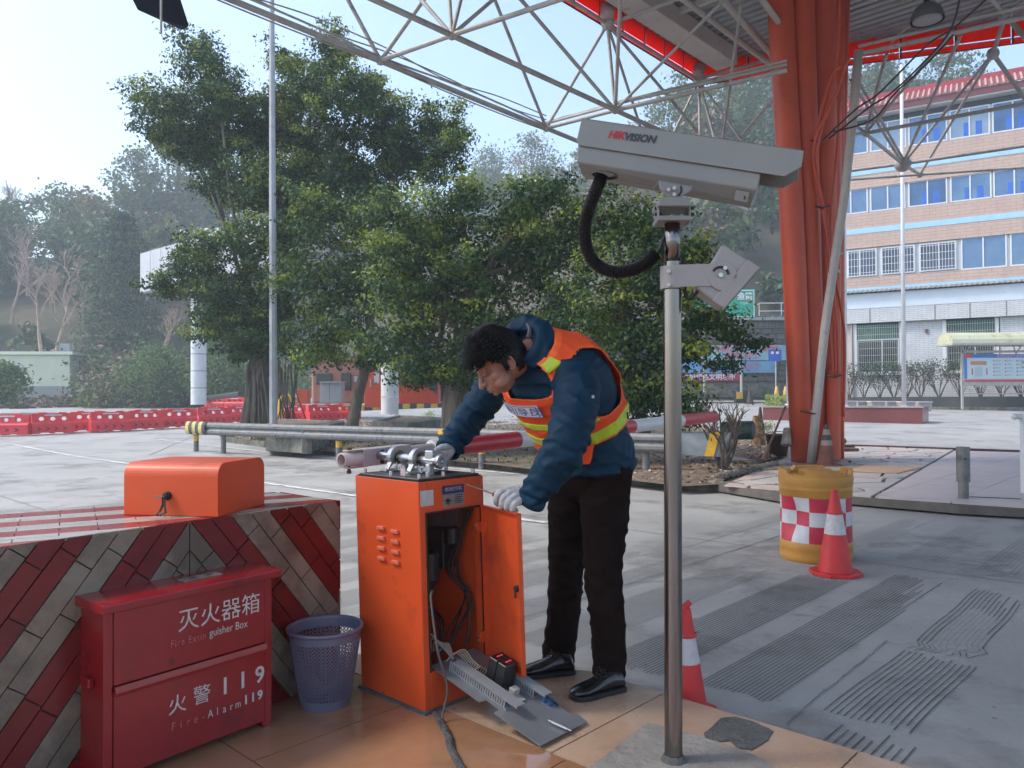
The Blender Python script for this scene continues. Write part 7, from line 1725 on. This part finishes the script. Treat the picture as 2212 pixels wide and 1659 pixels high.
# window rows
fw_m = mat('white_window_frame', (.66, .70, .74), rough=.45); blg = mat('blue_tinted_glass', (.07, .14, .26), (.14, .24, .37), scale=.5, rough=.08, metal=.35, spec=.8); blgs = [blg, mat('blue_glass_deep', (.05, .10, .20), (.09, .17, .30), scale=.8, rough=.08, metal=.35), mat('blue_glass_pale', (.16, .25, .36), (.26, .34, .42), scale=.6, rough=.12, metal=.2), mat('blue_glass_mid', (.09, .17, .32), (.13, .22, .34), scale=1.2, rough=.1, metal=.3)]; dkg = mat('dark_blue_glass', (.03, .045, .09), (.05, .08, .15), scale=.7, rough=.15, spec=.7); curt = mat('bright_blue_curtain', (.03, .12, .48), (.04, .15, .54), scale=1, rough=.8, )
U5 = lambda x: 1646+x*.3307
def window(s0, s1, z0, z1, mull, glass, rec=.12):
    f = MB(); t = .07
    for a, c_, e, g in ((s0, z0, s1, z0+t), (s0, z1-t, s1, z1), (s0, z0+t, s0+t, z1-t), (s1-t, z0+t, s1, z1-t)): f.obox(wp_(a, c_, -rec), WD_*(e-a), UP*(g-c_), WN*.07)
    for m_ in mull: f.obox(wp_(m_-t*.5, z0+t, -rec), WD_*t, UP*(z1-z0-2*t), WN*.08)
    o = f.build('window', fw_m, ob); xs = [s0]+mull+[s1]
    for i in range(len(xs)-1): MB().obox(wp_(xs[i]+t*.6, z0+t, -rec+.01), WD_*(xs[i+1]-xs[i]-t*1.2), UP*(z1-z0-2*t), WN*.02).build('pane', glass if glass is not blg else blgs[(len(sc.objects)*7+i*5) % 4], o)
    return o
for row, (vt, vb, xs) in enumerate([(250, 312, [(470, 575, None), (585, 690, None), (705, 940, 820), (955, 1210, 1080), (1225, 1490, 1355), (1505, 1770, 1640), (1785, 2050, 1920)]), (390, 445, [(455, 690, 578), (705, 935, 820), (955, 1210, 1080), (1230, 1500, 1360), (1512, 1790, 1650), (1800, 2080, 1940)])]):
    vm = (vt+vb)/2
    for x0, x1, xm in xs:
        s0, s1 = wsx(U5(x0), vm), wsx(U5(x1), vm); mull = [wsx(U5(xm), vm)] if xm else []
        o = window(s0, s1, Z(vb), Z(vt), mull, blg)
        if x0 > 900: # blue curtains low behind the panes
            for fr_ in (.25, .55): MB().obox(wp_(s0+(s1-s0)*(fr_+.1), Z(vb)+.1, -.088), WD_*((s1-s0)*.16), UP*((Z(vt)-Z(vb))*.45), WN*.004).build('curtain', curt, o)
for i in range(2): # concrete mullion strips between the windows (back wall)
    z0_, z1_ = (Z(312), Z(250)) if i == 0 else (Z(445), Z(390)); MB().obox(wp_(S0v, z0_, -.22), WD_*(S1v-S0v), UP*(z1_-z0_), WN*.06).build('window_wall', white_m, ob)
U6 = U5
for x0, x1, xm in ((555, 750, 635), (775, 1000, 900), (1025, 1270, 1155)):
    s0, s1 = wsx(U6(x0), 557), wsx(U6(x1), 557); o = window(s0, s1, Z(587), Z(527), [wsx(U6(xm), 557)], dkg)
    g = MB(); n = int((s1-s0)/.16)
    for k in range(n): g.obox(wp_(s0+(k+.5)*(s1-s0)/n, Z(588), .06), WD_*.022, UP*(Z(526)-Z(588)), WN*.02)
    for k in range(4): g.obox(wp_(s0, Z(588)+(Z(526)-Z(588))*(k+.5)/4, .055), WD_*(s1-s0), UP*.022, WN*.02)
    g.build('window_grille', fw_m, o)
for x0, x1, xm in ((1300, 1600, 1445), (1622, 1900, 1760), ): window(wsx(U6(x0), 545), wsx(U6(x1), 545), Z(590), Z(522), [wsx(U6(xm), 545)], blg)
MB().obox(wp_(S0v, Z(590), -.22), WD_*(S1v-S0v), UP*(Z(522)-Z(590)), WN*.06).build('window_wall', white_m, ob)
# corrugated awning and white panel
MB().obox(wp_(S0v, Z(661), .0), WD_*(S1v-S0v), UP*(Z(628)-Z(661)), WN*.35).build('white_panel', mat('white_blue_panel', (.60, .68, .76), (.54, .62, .70), scale=1, rough=.5, stain=(.42, .46, .5), sscale=.6, samt=.4), ob)
b = MB(); N_ = 110
for k in range(N_):
    s = S0v+(S1v-S0v)*k/N_; s2 = S0v+(S1v-S0v)*(k+1)/N_; z_ = Z(627)+.05*(k % 2); b.add([wp_(s, z_, .65), wp_(s2, Z(627)+.05*((k+1) % 2), .65), wp_(s2, Z(619)+.05*((k+1) % 2), -.02), wp_(s, Z(619)+.05*(k % 2), -.02)], [(0, 1, 2, 3)])
b.build('corrugated_awning', mat('old_asbestos_sheet', (.16, .155, .15), (.24, .23, .22), scale=2, rough=.9), ob)
bricks(S0v, S1v, Z(693), Z(661), .46, .11, whb, morw, 'parapet_band', o=.32)
for x_ in (705, 1128, 1355, 1592): MB().obox(wp_(wsx(U6(x_), 675), Z(693), .33), WD_*.05, UP*(Z(662)-Z(693)), WN*.015).build('joint_strip', morw, ob)
# ground floor
sA0, sA1 = wsx(U6(620), 750), wsx(U6(895), 750); sB0, sB1 = wsx(U6(1205), 750), wsx(U6(1522), 750); zA0, zA1 = Z(803), Z(697); z0_ = zb
for a, e in ((S0v, sA0-.25), (sA1+.2, sB0-.2), (sB1+.25, S1v)): bricks(a, e, z0_, Z(693), .46, .11, whb, morw, 'ground_wall', o=0)
for a, e in ((sA0-.25, sA1+.2), (sB0-.2, sB1+.25)): bricks(a, e, z0_, zA0-.15, .46, .11, whb, morw, 'ground_wall', o=0)
for a, e in ((sA0, sA1), (sB0, sB1)):
    MB().obox(wp_(a-.2, zA0-.16, -.05), WD_*(e-a+.4), UP*.16, WN*.20).build('window_sill', fw_m, ob)
    for s_ in (a-.2, e): MB().obox(wp_(s_, zA0, -.05), WD_*.2, UP*(Z(694)-zA0), WN*.12).build('window_reveal', white_m, ob)
    gm = mat('green_reflecting_glass', (.02, .09, .065), (.05, .20, .14), scale=3, rough=.08, metal=.3)
    o = window(a, e, zA0, zA0+(zA1-zA0)*.70, [a+(e-a)*.6], mat('black_glass', (.01, .02, .018), (.03, .06, .04), scale=2, rough=.06, metal=.3)); MB().obox(wp_(a, zA0+(zA1-zA0)*.70, -.10), WD_*(e-a), UP*((zA1-zA0)*.30), WN*.02).build('pane', gm, o)
    g = MB(); n = 20
    for k in range(n+1): g.obox(wp_(a+k*(e-a)/n, zA0, .08), WD_*.018, UP*(zA1-zA0), WN*.018)
    for k in range(7): g.obox(wp_(a, zA0+(zA1-zA0)*(k+.5)/7, .075), WD_*(e-a), UP*.022, WN*.018)
    g.build('window_grille', mat('grille_grey', (.42, .42, .42), rough=.5), o)
MB().cyl(wp_(wsx(U6(588), 750), zb, .12), wp_(wsx(U6(588), 750), Z(694), .12), .06, n=10).build('downpipe', mat('beige_pipe', (.5, .36, .26), rough=.6), ob)
MB().cbox(wp_(wsx(U6(1075), 703), Z(716), .05), WD_*.16, WN*.1, UP*.22).build('junction_box', mat('rusty_box', (.14, .08, .06), rough=.8), ob)
# eaves and tiled roof
MB().obox(wp_(S0v-1, Z(236), -1), WD_*(S1v-S0v+2), UP*.12, WN*1.48).build('soffit', mat('soffit_grey', (.5, .52, .54), rough=.7), ob)
zE = Z(233); zRg = onplane(1985, 189, WO-WN*1.4, WN).z-.25; tred = mat('red_roof_tile', (.38, .10, .09), (.30, .08, .075), scale=3, rough=.5, stain=(.42, .34, .32), sscale=1.5, samt=.35); tcap = mat('pale_roof_roll', (.52, .40, .37), (.38, .20, .19), scale=4, rough=.4)
MB().obox(wp_(S0v-1, zE-.03, .30), WD_*(S1v-S0v+2), UP*.40, WN*.2).build('fascia_board', mat('maroon_fascia', (.14, .04, .045), rough=.6), ob)
e0, e1_ = .55, -1.4; b = MB(); b.add([wp_(S0v-1, zE+.38, e0), wp_(S1v+1, zE+.38, e0), wp_(S1v+1, zRg, e1_), wp_(S0v-1, zRg, e1_)], [(0, 1, 2, 3)]); b.build('roof_slope', tred, ob)
s = S0v-1; 
while s < S1v+1:
    MB().cyl(wp_(s, zE+.40, e0+.04), wp_(s, zRg+.03, e1_), .065, n=8).build('roof_tile_roll', tcap, ob); s += .29
for k in range(7): t = k/7+.05; MB().obox(wp_(S0v-1, zE+.36+(zRg-zE-.38)*t, e0+(e1_-e0)*t), WD_*(S1v-S0v+2), UP*.035, WN*.05).build('tile_course', tred, ob)
MB().obox(wp_(S0v-1, zRg-.1, e1_-.4), WD_*(S1v-S0v+2), UP*.42, WN*.45).build('ridge_band', mat('red_ridge', (.36, .035, .055), (.30, .03, .045), scale=2, rough=.5), ob)
# hedge wall and pruned shrubs
hwz = at(1985, 857, 44.6).z; hw_ = MB(); hq = WO+WN*2.2; hw_.obox(hq-WD_*7.5+UP*.4, WD_*16.5, WN*.3, UP*(hwz-.4)); tag(hw_.build('dark_wall', mat('dark_wet_wall', (.035, .04, .04), (.06, .065, .06), scale=1, rough=.8, stain=(.05, .08, .04), sscale=.8, samt=.4)), 'low black garden wall along the foot of the office building', 'wall')
b = MB(); b.obox(hq-WD_*7.5+UP*(.3)+WN*.3, WD_*16.5, WN*.35, UP*.42); tag(b.build('wall_kerb', kerb_m), 'low concrete kerb below the black garden wall', 'kerb')
pls = [600, 690, 790, 880, 960, 1050, 1165, 1300, 1425, 1560, 1680]
for i, x in enumerate(pls):
    u = U6(x); s = wsx(u, 840); base = wp_(s, hwz-.1, 1.9)
    shrub('pruned_shrub', base, 2.5, 9, .022, .42, ['hedge shrub behind the stools nearest the orange column', 'second pruned shrub from the orange column', 'pruned shrub below the left barred window', 'pruned shrub left of the right flagpole', 'pruned shrub just right of the right flagpole', 'pruned shrub midway between the right flagpole and the notice board', 'full pruned shrub left of the notice board post', 'pruned shrub right behind the notice board post', 'pruned shrub seen under the notice board, leftmost', 'pruned shrub seen under the notice board, middle', 'pruned shrub seen under the notice board, rightmost'][i], 420, [mat('hedge_dark', (.02, .035, .02), (.04, .055, .03), scale=4, rough=.7), far_g[0]], 90+i, 'pruned shrubs along the office wall', lsize=.12, depth=2)
# plinth with flagpoles
pA_ = gpix(1993, 916); dl_ = (gpix(1648, 907)-pA_); dl_.z = 0; Lp = dl_.length; dl_.normalize(); dp2 = V((-dl_.y, dl_.x, 0)); dp2 = dp2 if dp2.y > 0 else -dp2
hP = pA_.y*38/1660; mar = mat('red_granite', (.15, .035, .038), (.21, .07, .07), scale=30, rough=.25, stain=(.28, .16, .16), sscale=4, samt=.3)
plb = empty('flagpole_plinth', pA_+dl_*3, 'polished dark red granite plinth carrying three flagpoles', 'plinth')
MB().obox(pA_-UP*.3, dl_*Lp, dp2*1.9, UP*(hP+.24)).build('body', mar, plb, bevel=.01); MB().obox(pA_+UP*(hP-.06)-dl_*.04-dp2*.04, dl_*(Lp+.08), dp2*1.98, UP*.06).build('top_slab', mat('granite_top', (.40, .30, .29), (.34, .25, .25), scale=20, rough=.2), plb)
for u, v0, lb in ((1704, 875, 'white flagpole left of the orange column'), (1826, 878, 'white flagpole just right of the orange column'), (1953, 879, 'white flagpole standing clear before the office building windows')):
    p = at(u, v0, pA_.y+.9); q = at(u-6, -60 if u != 1953 else 140, pA_.y+.9); f = empty('flagpole', p, lb, 'flagpole', 'flagpoles on the plinth'); MB().cyl(p, q, pA_.y*4.9/1660, pA_.y*3.4/1660, 14).build('shaft', white_m, f, smooth=True); MB().lathe([(.15, 0), (.15, .03), (.1, .05)], p, 16).build('base_flange', white_m, f)
st_m = mat('stone_stool', (.36, .34, .32), (.28, .26, .25), scale=4, rough=.8, stain=(.2, .19, .18), sscale=3, samt=.4)
for i, (x0, x1) in enumerate(((540, 605), (610, 693), (698, 790), (800, 888), (893, 985), (1003, 1095))):
    um = U6((x0+x1)/2); d_ = 36.5+(i % 2)*.5; wd_ = (x1-x0)*.3307*d_/1660; b_ = at(um, 884, d_); b_.z = gnd(d_); tz = at(um, 868+i*.3, d_).z; sr = empty('stone_stool', b_, 'grey stone bench %s behind the granite plinth' % ['mostly hidden by the orange column', 'second from the column', 'third from the column', 'left of the clear flagpole', 'directly behind the clear flagpole', 'rightmost one'][i], 'stone bench', 'stone benches behind the plinth')
    MB().prism([V((b_.x-wd_*.5, b_.y-.25, tz)), V((b_.x+wd_*.5, b_.y-.25, tz)), V((b_.x+wd_*.42, b_.y-.25, tz-.42)), V((b_.x-wd_*.42, b_.y-.25, tz-.42))], (0, .5, 0)).build('seat_block', st_m, sr, bevel=.02); MB().cbox(V((b_.x, b_.y, (b_.z+tz-.42)/2)), (wd_*.5, 0, 0), (0, .35, 0), (0, 0, max(.1, tz-.42-b_.z))).build('base_block', st_m, sr); MB().obox((b_.x-wd_*.52, b_.y-.28, tz), (wd_*1.04, 0, 0), (0, .56, 0), (0, 0, .05)).build('seat_top', mat('stool_top', (.55, .53, .52), rough=.6), sr)
# notice board
DN = 41.0; nbd = empty('notice_board', at(2130, 886, DN), 'outdoor notice board with a curved yellowish roof and a colourful printed poster', 'notice board'); frm = mat('board_frame', (.42, .42, .40), (.34, .34, .32), scale=4, rough=.6)
kx = DN/1660
for u in (2080, 2330): MB().obox(at(u-1.8, 884, DN), V((.10, 0, 0)), V((0, .10, 0)), UP*((884-746)*kx)).build('post', frm, nbd)
pr_ = []; 
for i in range(9): a = math.pi*i/8; pr_.append((.75*math.cos(a), .50*math.sin(a)))
q = at(2041, 745, DN); b = MB(); L_ = 8.2; vs = [q+V((x, y_, z_*1.3)) for x in (0, L_) for y_, z_ in pr_]; n = len(pr_); b.add(vs, [(i, i+1, n+i+1, n+i) for i in range(n-1)]+[tuple(range(n)), tuple(range(2*n-1, n-1, -1))])
b.build('curved_roof', mat('stained_roof', (.46, .46, .30), (.52, .53, .38), scale=1, rough=.6, stain=(.28, .29, .16), sscale=2, samt=.5), nbd); MB().obox(q+V((-.05, -.78, -.06)), V((L_+.1, 0, 0)), V((0, 1.5, 0)), UP*.10).build('roof_frame', frm, nbd)
for u in (2085, 2195): MB().tube([at(u, 764, DN), at(u-6, 748, DN-.3), at(u+10, 748, DN-.3), at(u, 764, DN)], .04, 6).build('brace', frm, nbd)
MB().obox(at(2078, 762, DN), V((6.2, 0, 0)), V((0, .1, 0)), UP*.12).build('rail', frm, nbd); MB().obox(at(2080, 833, DN), V((6.2, 0, 0)), V((0, .12, 0)), UP*.20).build('rail', frm, nbd); MB().obox(at(2080, 852, DN), V((6.2, 0, 0)), V((0, .06, 0)), UP*.05).build('rail', frm, nbd)
pw, ph = 6.0, (825-765)*kx; po = at(2083, 825, DN-.02)
poster = MB().obox(po, V((pw, 0, 0)), V((0, .05, 0)), UP*ph).build('poster', mat('poster_paper', (.50, .62, .66), (.44, .57, .62), scale=.6, rough=.6), nbd)
def pp(x, z, w_, h, m, nm='print_block', o=.004): MB().obox(po+V((x, -o, z)), V((w_, 0, 0)), V((0, -.003, 0)), UP*h).build(nm, m, poster)
pblue, pred, porg = mat('print_blue', (.03, .13, .42), (.06, .2, .5), scale=3, rough=.6), mat('print_red', (.50, .05, .06), rough=.6), mat('print_orange', (.52, .22, .12), rough=.6)
pp(0, ph-.20, pw, .20, pblue); pp(0, ph-.20, .45, .20, pred, o=.005); pp(0, 0, pw, .10, pred); pp(0, .10, pw, .06, mat('print_pink', (.6, .25, .25), rough=.6)); pp(0, .16, .16, ph-.36, pblue); pp(.35, ph-.58, .85, .20, porg)
text_on('疫情防控知识宣传专栏', po+V((2.6, -.008, ph-.10)), V((1, 0, 0)), UP, mat('print_pinkletter', (.75, .3, .35), rough=.6), poster, .17, lift=.002)
for cx in range(5):
    for rz_ in range(5): pp(1.55+cx*.62, .32+rz_*.19, .07, .06, pred); pp(1.65+cx*.62, .33+rz_*.19, .34-.05*((cx+rz_) % 3), .018, mat('print_grey', (.3, .34, .36), rough=.6)); pp(1.65+cx*.62, .37+rz_*.19, .38-.06*((cx*2+rz_) % 3), .018, MATS['print_grey'])
for k in range(9): pp(.55, .30+.055*k, .42, .018, MATS['print_grey'])
pp(.40, .38, .06, .35, pred); pp(1.18, .38, .06, .35, pred)
MB().tube([at(2088+20*i/3, 838+6*math.sin(i*1.1), DN-.1) for i in range(22)], .02, 5).build('scroll_bar', frm, nbd)

# ================= RETAINING WALL, BANNERS, SIGNS =================
DW_ = 56.0; rwm = mat('rubble_wall', (.10, .095, .085), (.17, .16, .145), scale=2.0, rough=.95, bump=.8, bscale=8, stain=(.06, .075, .045), sscale=.6, samt=.5)
rw = empty('retaining_wall', at(1600, 855, DW_), 'dark rubble stone retaining wall behind the plaza carrying the banners', 'wall')
kw_ = DW_/1660; p = at(1300, 862, DW_); q = at(1900, 862, DW_); MB().obox(p, q-p, V((0, 2, 0)), UP*((862-690)*kw_)).build('wall_core', mat('wall_mortar', (.06, .058, .052), rough=1), rw)
rwk = MB(); zz0 = p.z; r = 0; rs_ = random.Random(9)
while zz0 < p.z+(862-690)*kw_:
    hb_ = rs_.uniform(.34, .5); x = p.x+rs_.uniform(-.5, 0)
    while x < q.x:
        w_ = rs_.uniform(.5, 1.0); rwk.obox((x+.02, p.y-rs_.uniform(.03, .10), zz0+.02), (w_-.04, 0, 0), (0, .1, 0), (0, 0, hb_-.04)); x += w_
    zz0 += hb_; r += 1
o = rwk.build('rubble_stone', rwm, rw, bevel=.03); o['kind'] = 'stuff'
MB().obox(at(1300, 858, DW_-.5), q-p, V((0, .6, 0)), UP*1.2*.8).build('wall_footing', kerb_m, rw); MB().obox(at(1300, 691, DW_-.2), q-p, V((0, 1, 0)), UP*.2).build('coping', mat('pale_coping', (.42, .43, .44), rough=.8), rw)
ri = empty('hand_railing', at(1640, 690, DW_), 'thin white tubular railing on top of the retaining wall', 'railing')
for v in (655, 672, 684): MB().cyl(at(1575, v if v != 655 else 672, DW_) if False else at(1640, v, DW_), at(1850, v-2, DW_), .035, n=8).build('rail_tube', white_m, ri)
MB().cyl(at(1622, 668, DW_), at(1640, 655, DW_), .035, n=8).build('rail_tube', white_m, ri)
for u in (1640, 1688, 1736, 1790): MB().cyl(at(u, 692, DW_), at(u, 655, DW_), .035, n=8).build('rail_post', white_m, ri)
def banner(name, label, u0, u1, v0, v1, m, d=DW_-.25, rot=0.0):
    p = at(u0, v1, d); w_ = (u1-u0)*d/1660; h_ = (v1-v0)*d/1660; b = MB(); n = 40; vs = []
    for j in range(5):
        for i in range(n+1): vs.append(p+V((w_*i/n, .05*math.sin(i*.9+j), h_*j/4+rot*i/n)))
    b.add(vs, [(j*(n+1)+i, j*(n+1)+i+1, (j+1)*(n+1)+i+1, (j+1)*(n+1)+i) for j in range(4) for i in range(n)]); o = b.build(name, m, smooth=True); tag(o, label, 'banner'); return o, p, w_, h_
pinkl = mat('banner_pink_print', (.72, .13, .22), rough=.6); whl = mat('banner_white_print', (.75, .72, .75), rough=.6)
X_ = V((1, 0, 0))
o, p, w_, h_ = banner('banner', 'wide pale blue banner with two rows of pink characters on the stone wall', 1500, 1704, 746, 779, mat('banner_sky', (.36, .60, .72), (.30, .52, .70), scale=.5, rough=.6))
text_on('冬春防火', p+V((w_*.34, -.1, h_*.74)), X_, UP, pinkl, o, .44, bold=.01); text_on('严查消防，', p+V((w_*.80, -.1, h_*.74)), X_, UP, pinkl, o, .44, bold=.01); text_on('疫情防控工', p+V((w_*.50, -.1, h_*.27)), X_, UP, pinkl, o, .50, bold=.008)
o, p, w_, h_ = banner('banner', 'mid blue banner with small pink characters below the pale one', 1470, 1676, 781, 806, mat('banner_blue', (.06, .28, .62), (.22, .45, .68), scale=.6, rough=.6), d=DW_-.35)
text_on('人人 文明城市', p+V((w_*.62, -.1, h_*.5)), X_, UP, pinkl, o, .46)
o, p, w_, h_ = banner('banner', 'narrow crimson banner with white characters, lowest on the stone wall', 1440, 1602, 807, 824, mat('banner_crimson', (.42, .02, .09), rough=.6), d=DW_-.30)
text_on('保护绿色文明城市', p+V((w_*.56, -.1, h_*.5)), X_, UP, whl, o, .48, bold=.012)
gs = empty('road_sign', at(1560, 690, 50), 'green motorway direction sign with white characters above the banners', 'road sign'); gsg = mat('sign_green', (.015, .36, .24), (.02, .32, .22), scale=2, rough=.4)
b = MB(); p = at(1500, 687, 50); b.obox(p, V((132*50/1660, 0, 0)), V((0, .08, 0)), UP*(62*50/1660)); b.build('panel', gsg, gs, bevel=.05)
b = MB(); bw_ = .05; x0, x1, zz_, hh_ = p.x+.06, p.x+132*50/1660-.06, p.z+.06, 62*50/1660-.12
for a in ((x0, zz_, x1-x0, bw_), (x0, zz_+hh_-bw_, x1-x0, bw_), (x0, zz_+bw_, bw_, hh_-2*bw_), (x1-bw_, zz_+bw_, bw_, hh_-2*bw_)): b.obox((a[0], p.y-.008, a[1]), (a[2], 0, 0), (0, .007, 0), (0, 0, a[3]))
b.build('border', whl, gs)
text_on('渔箭', at(1609, 641, 49.95), X_, UP, whl, gs, .52, bold=.012); text_on('YUJIAN', at(1609, 655, 49.95), X_, UP, whl, gs, .20)
for u in (1520, 1600): MB().cyl(at(u, 688, 50.1)-UP*4.8, at(u, 640, 50.1), .08, n=10).build('post', frm, gs)
bs2 = empty('blue_sign', at(1676, 860, 49), 'small blue square road sign on a thin grey post before the stone wall', 'road sign'); MB().cyl(at(1676, 866, 49), at(1676, 757, 49), .045, n=8).build('post', frm, bs2); MB().cbox(at(1674, 768, 48.9), V((.82, 0, 0)), V((0, .05, 0)), UP*.74).build('panel', mat('sign_blue', (.02, .10, .42), rough=.4), bs2)
for k in (-1, 1): MB().cbox(at(1674, 762, 48.86)+V((.16*k, 0, 0)), V((.16, 0, 0)), V((0, .02, 0)), UP*.16).build('sign_mark', whl, bs2)
gi = gpix(1672, 872); b = MB(); b.prism([gpix(1648, 873), gpix(1705, 884), gpix(1800, 884), gpix(1790, 866), gpix(1680, 864)], UP*.12); tag(b.build('grass_island', mat('verge_soil', (.08, .12, .03), rough=1)), kind='structure')
C_ = np.array([tuple(gpix(random.uniform(1655, 1800), random.uniform(866, 881))+V((0, 0, .1+random.uniform(0, .25)))) for _ in range(3500)]); o = quads_cloud('verge_grass', C_, .22, [MATS['far_fresh'], sl], up=.1, aspect=.3); tag(o, 'bright green grass on the small verge left of the column', 'grass', kind='stuff')
make_cone('traffic_cone', gpix(1620, 873), 1.1, .30, 'dark far cone standing alone before the stone wall', mb=cone_drk, bands=[(.05, 1.0, cone_drk)], ring=False, tip=cone_drk)
yc = mat('faded_yellow', (.55, .34, .10), rough=.7)
for u, lb in ((1678, 'upright yellow bundled sunshade left of the flagpole'), (1697, 'yellow bundled sunshade hidden by the flagpole')):
    q = gpix(u, 866); MB_ = MB(); MB_.lathe([(.001, 0), (.15, .03), (.13, .5), (.06, .8), (.001, .85)], q, 12); tag(MB_.build('yellow_guard_cone', yc, smooth=True), lb, 'cone')
q = gpix(1600, 872); b = MB(); b.cbox(q+UP*.55, V((.9, 0, 0)), V((0, .5, 0)), UP*.9); o = tag(b.build('crash_block', dark_m, bevel=.08), 'dark block with a yellow face beside the far cone', 'block'); MB().cbox(q+V((-.15, -.27, .6)), V((.45, 0, 0)), V((0, .02, 0)), UP*.5).build('yellow_face', yellow_m, o)

# ================= HAZE =================
b = MB(); b.box(-260, 260, -60, 330, -1.2, 78)
hz = b.build('haze', None or mat('haze_air', (1, 1, 1)), origin=(0, 0, 0)); m = MATS['haze_air']; n = m.node_tree; n.nodes.clear(); out = n.nodes.new('ShaderNodeOutputMaterial'); pv = n.nodes.new('ShaderNodeVolumePrincipled')
pv.inputs['Color'].default_value = (.80, .91, 1.0, 1); pv.inputs['Density'].default_value = .0018; pv.inputs['Anisotropy'].default_value = .25; n.links.new(pv.outputs[0], out.inputs['Volume']); pass
tag(hz, kind='stuff')
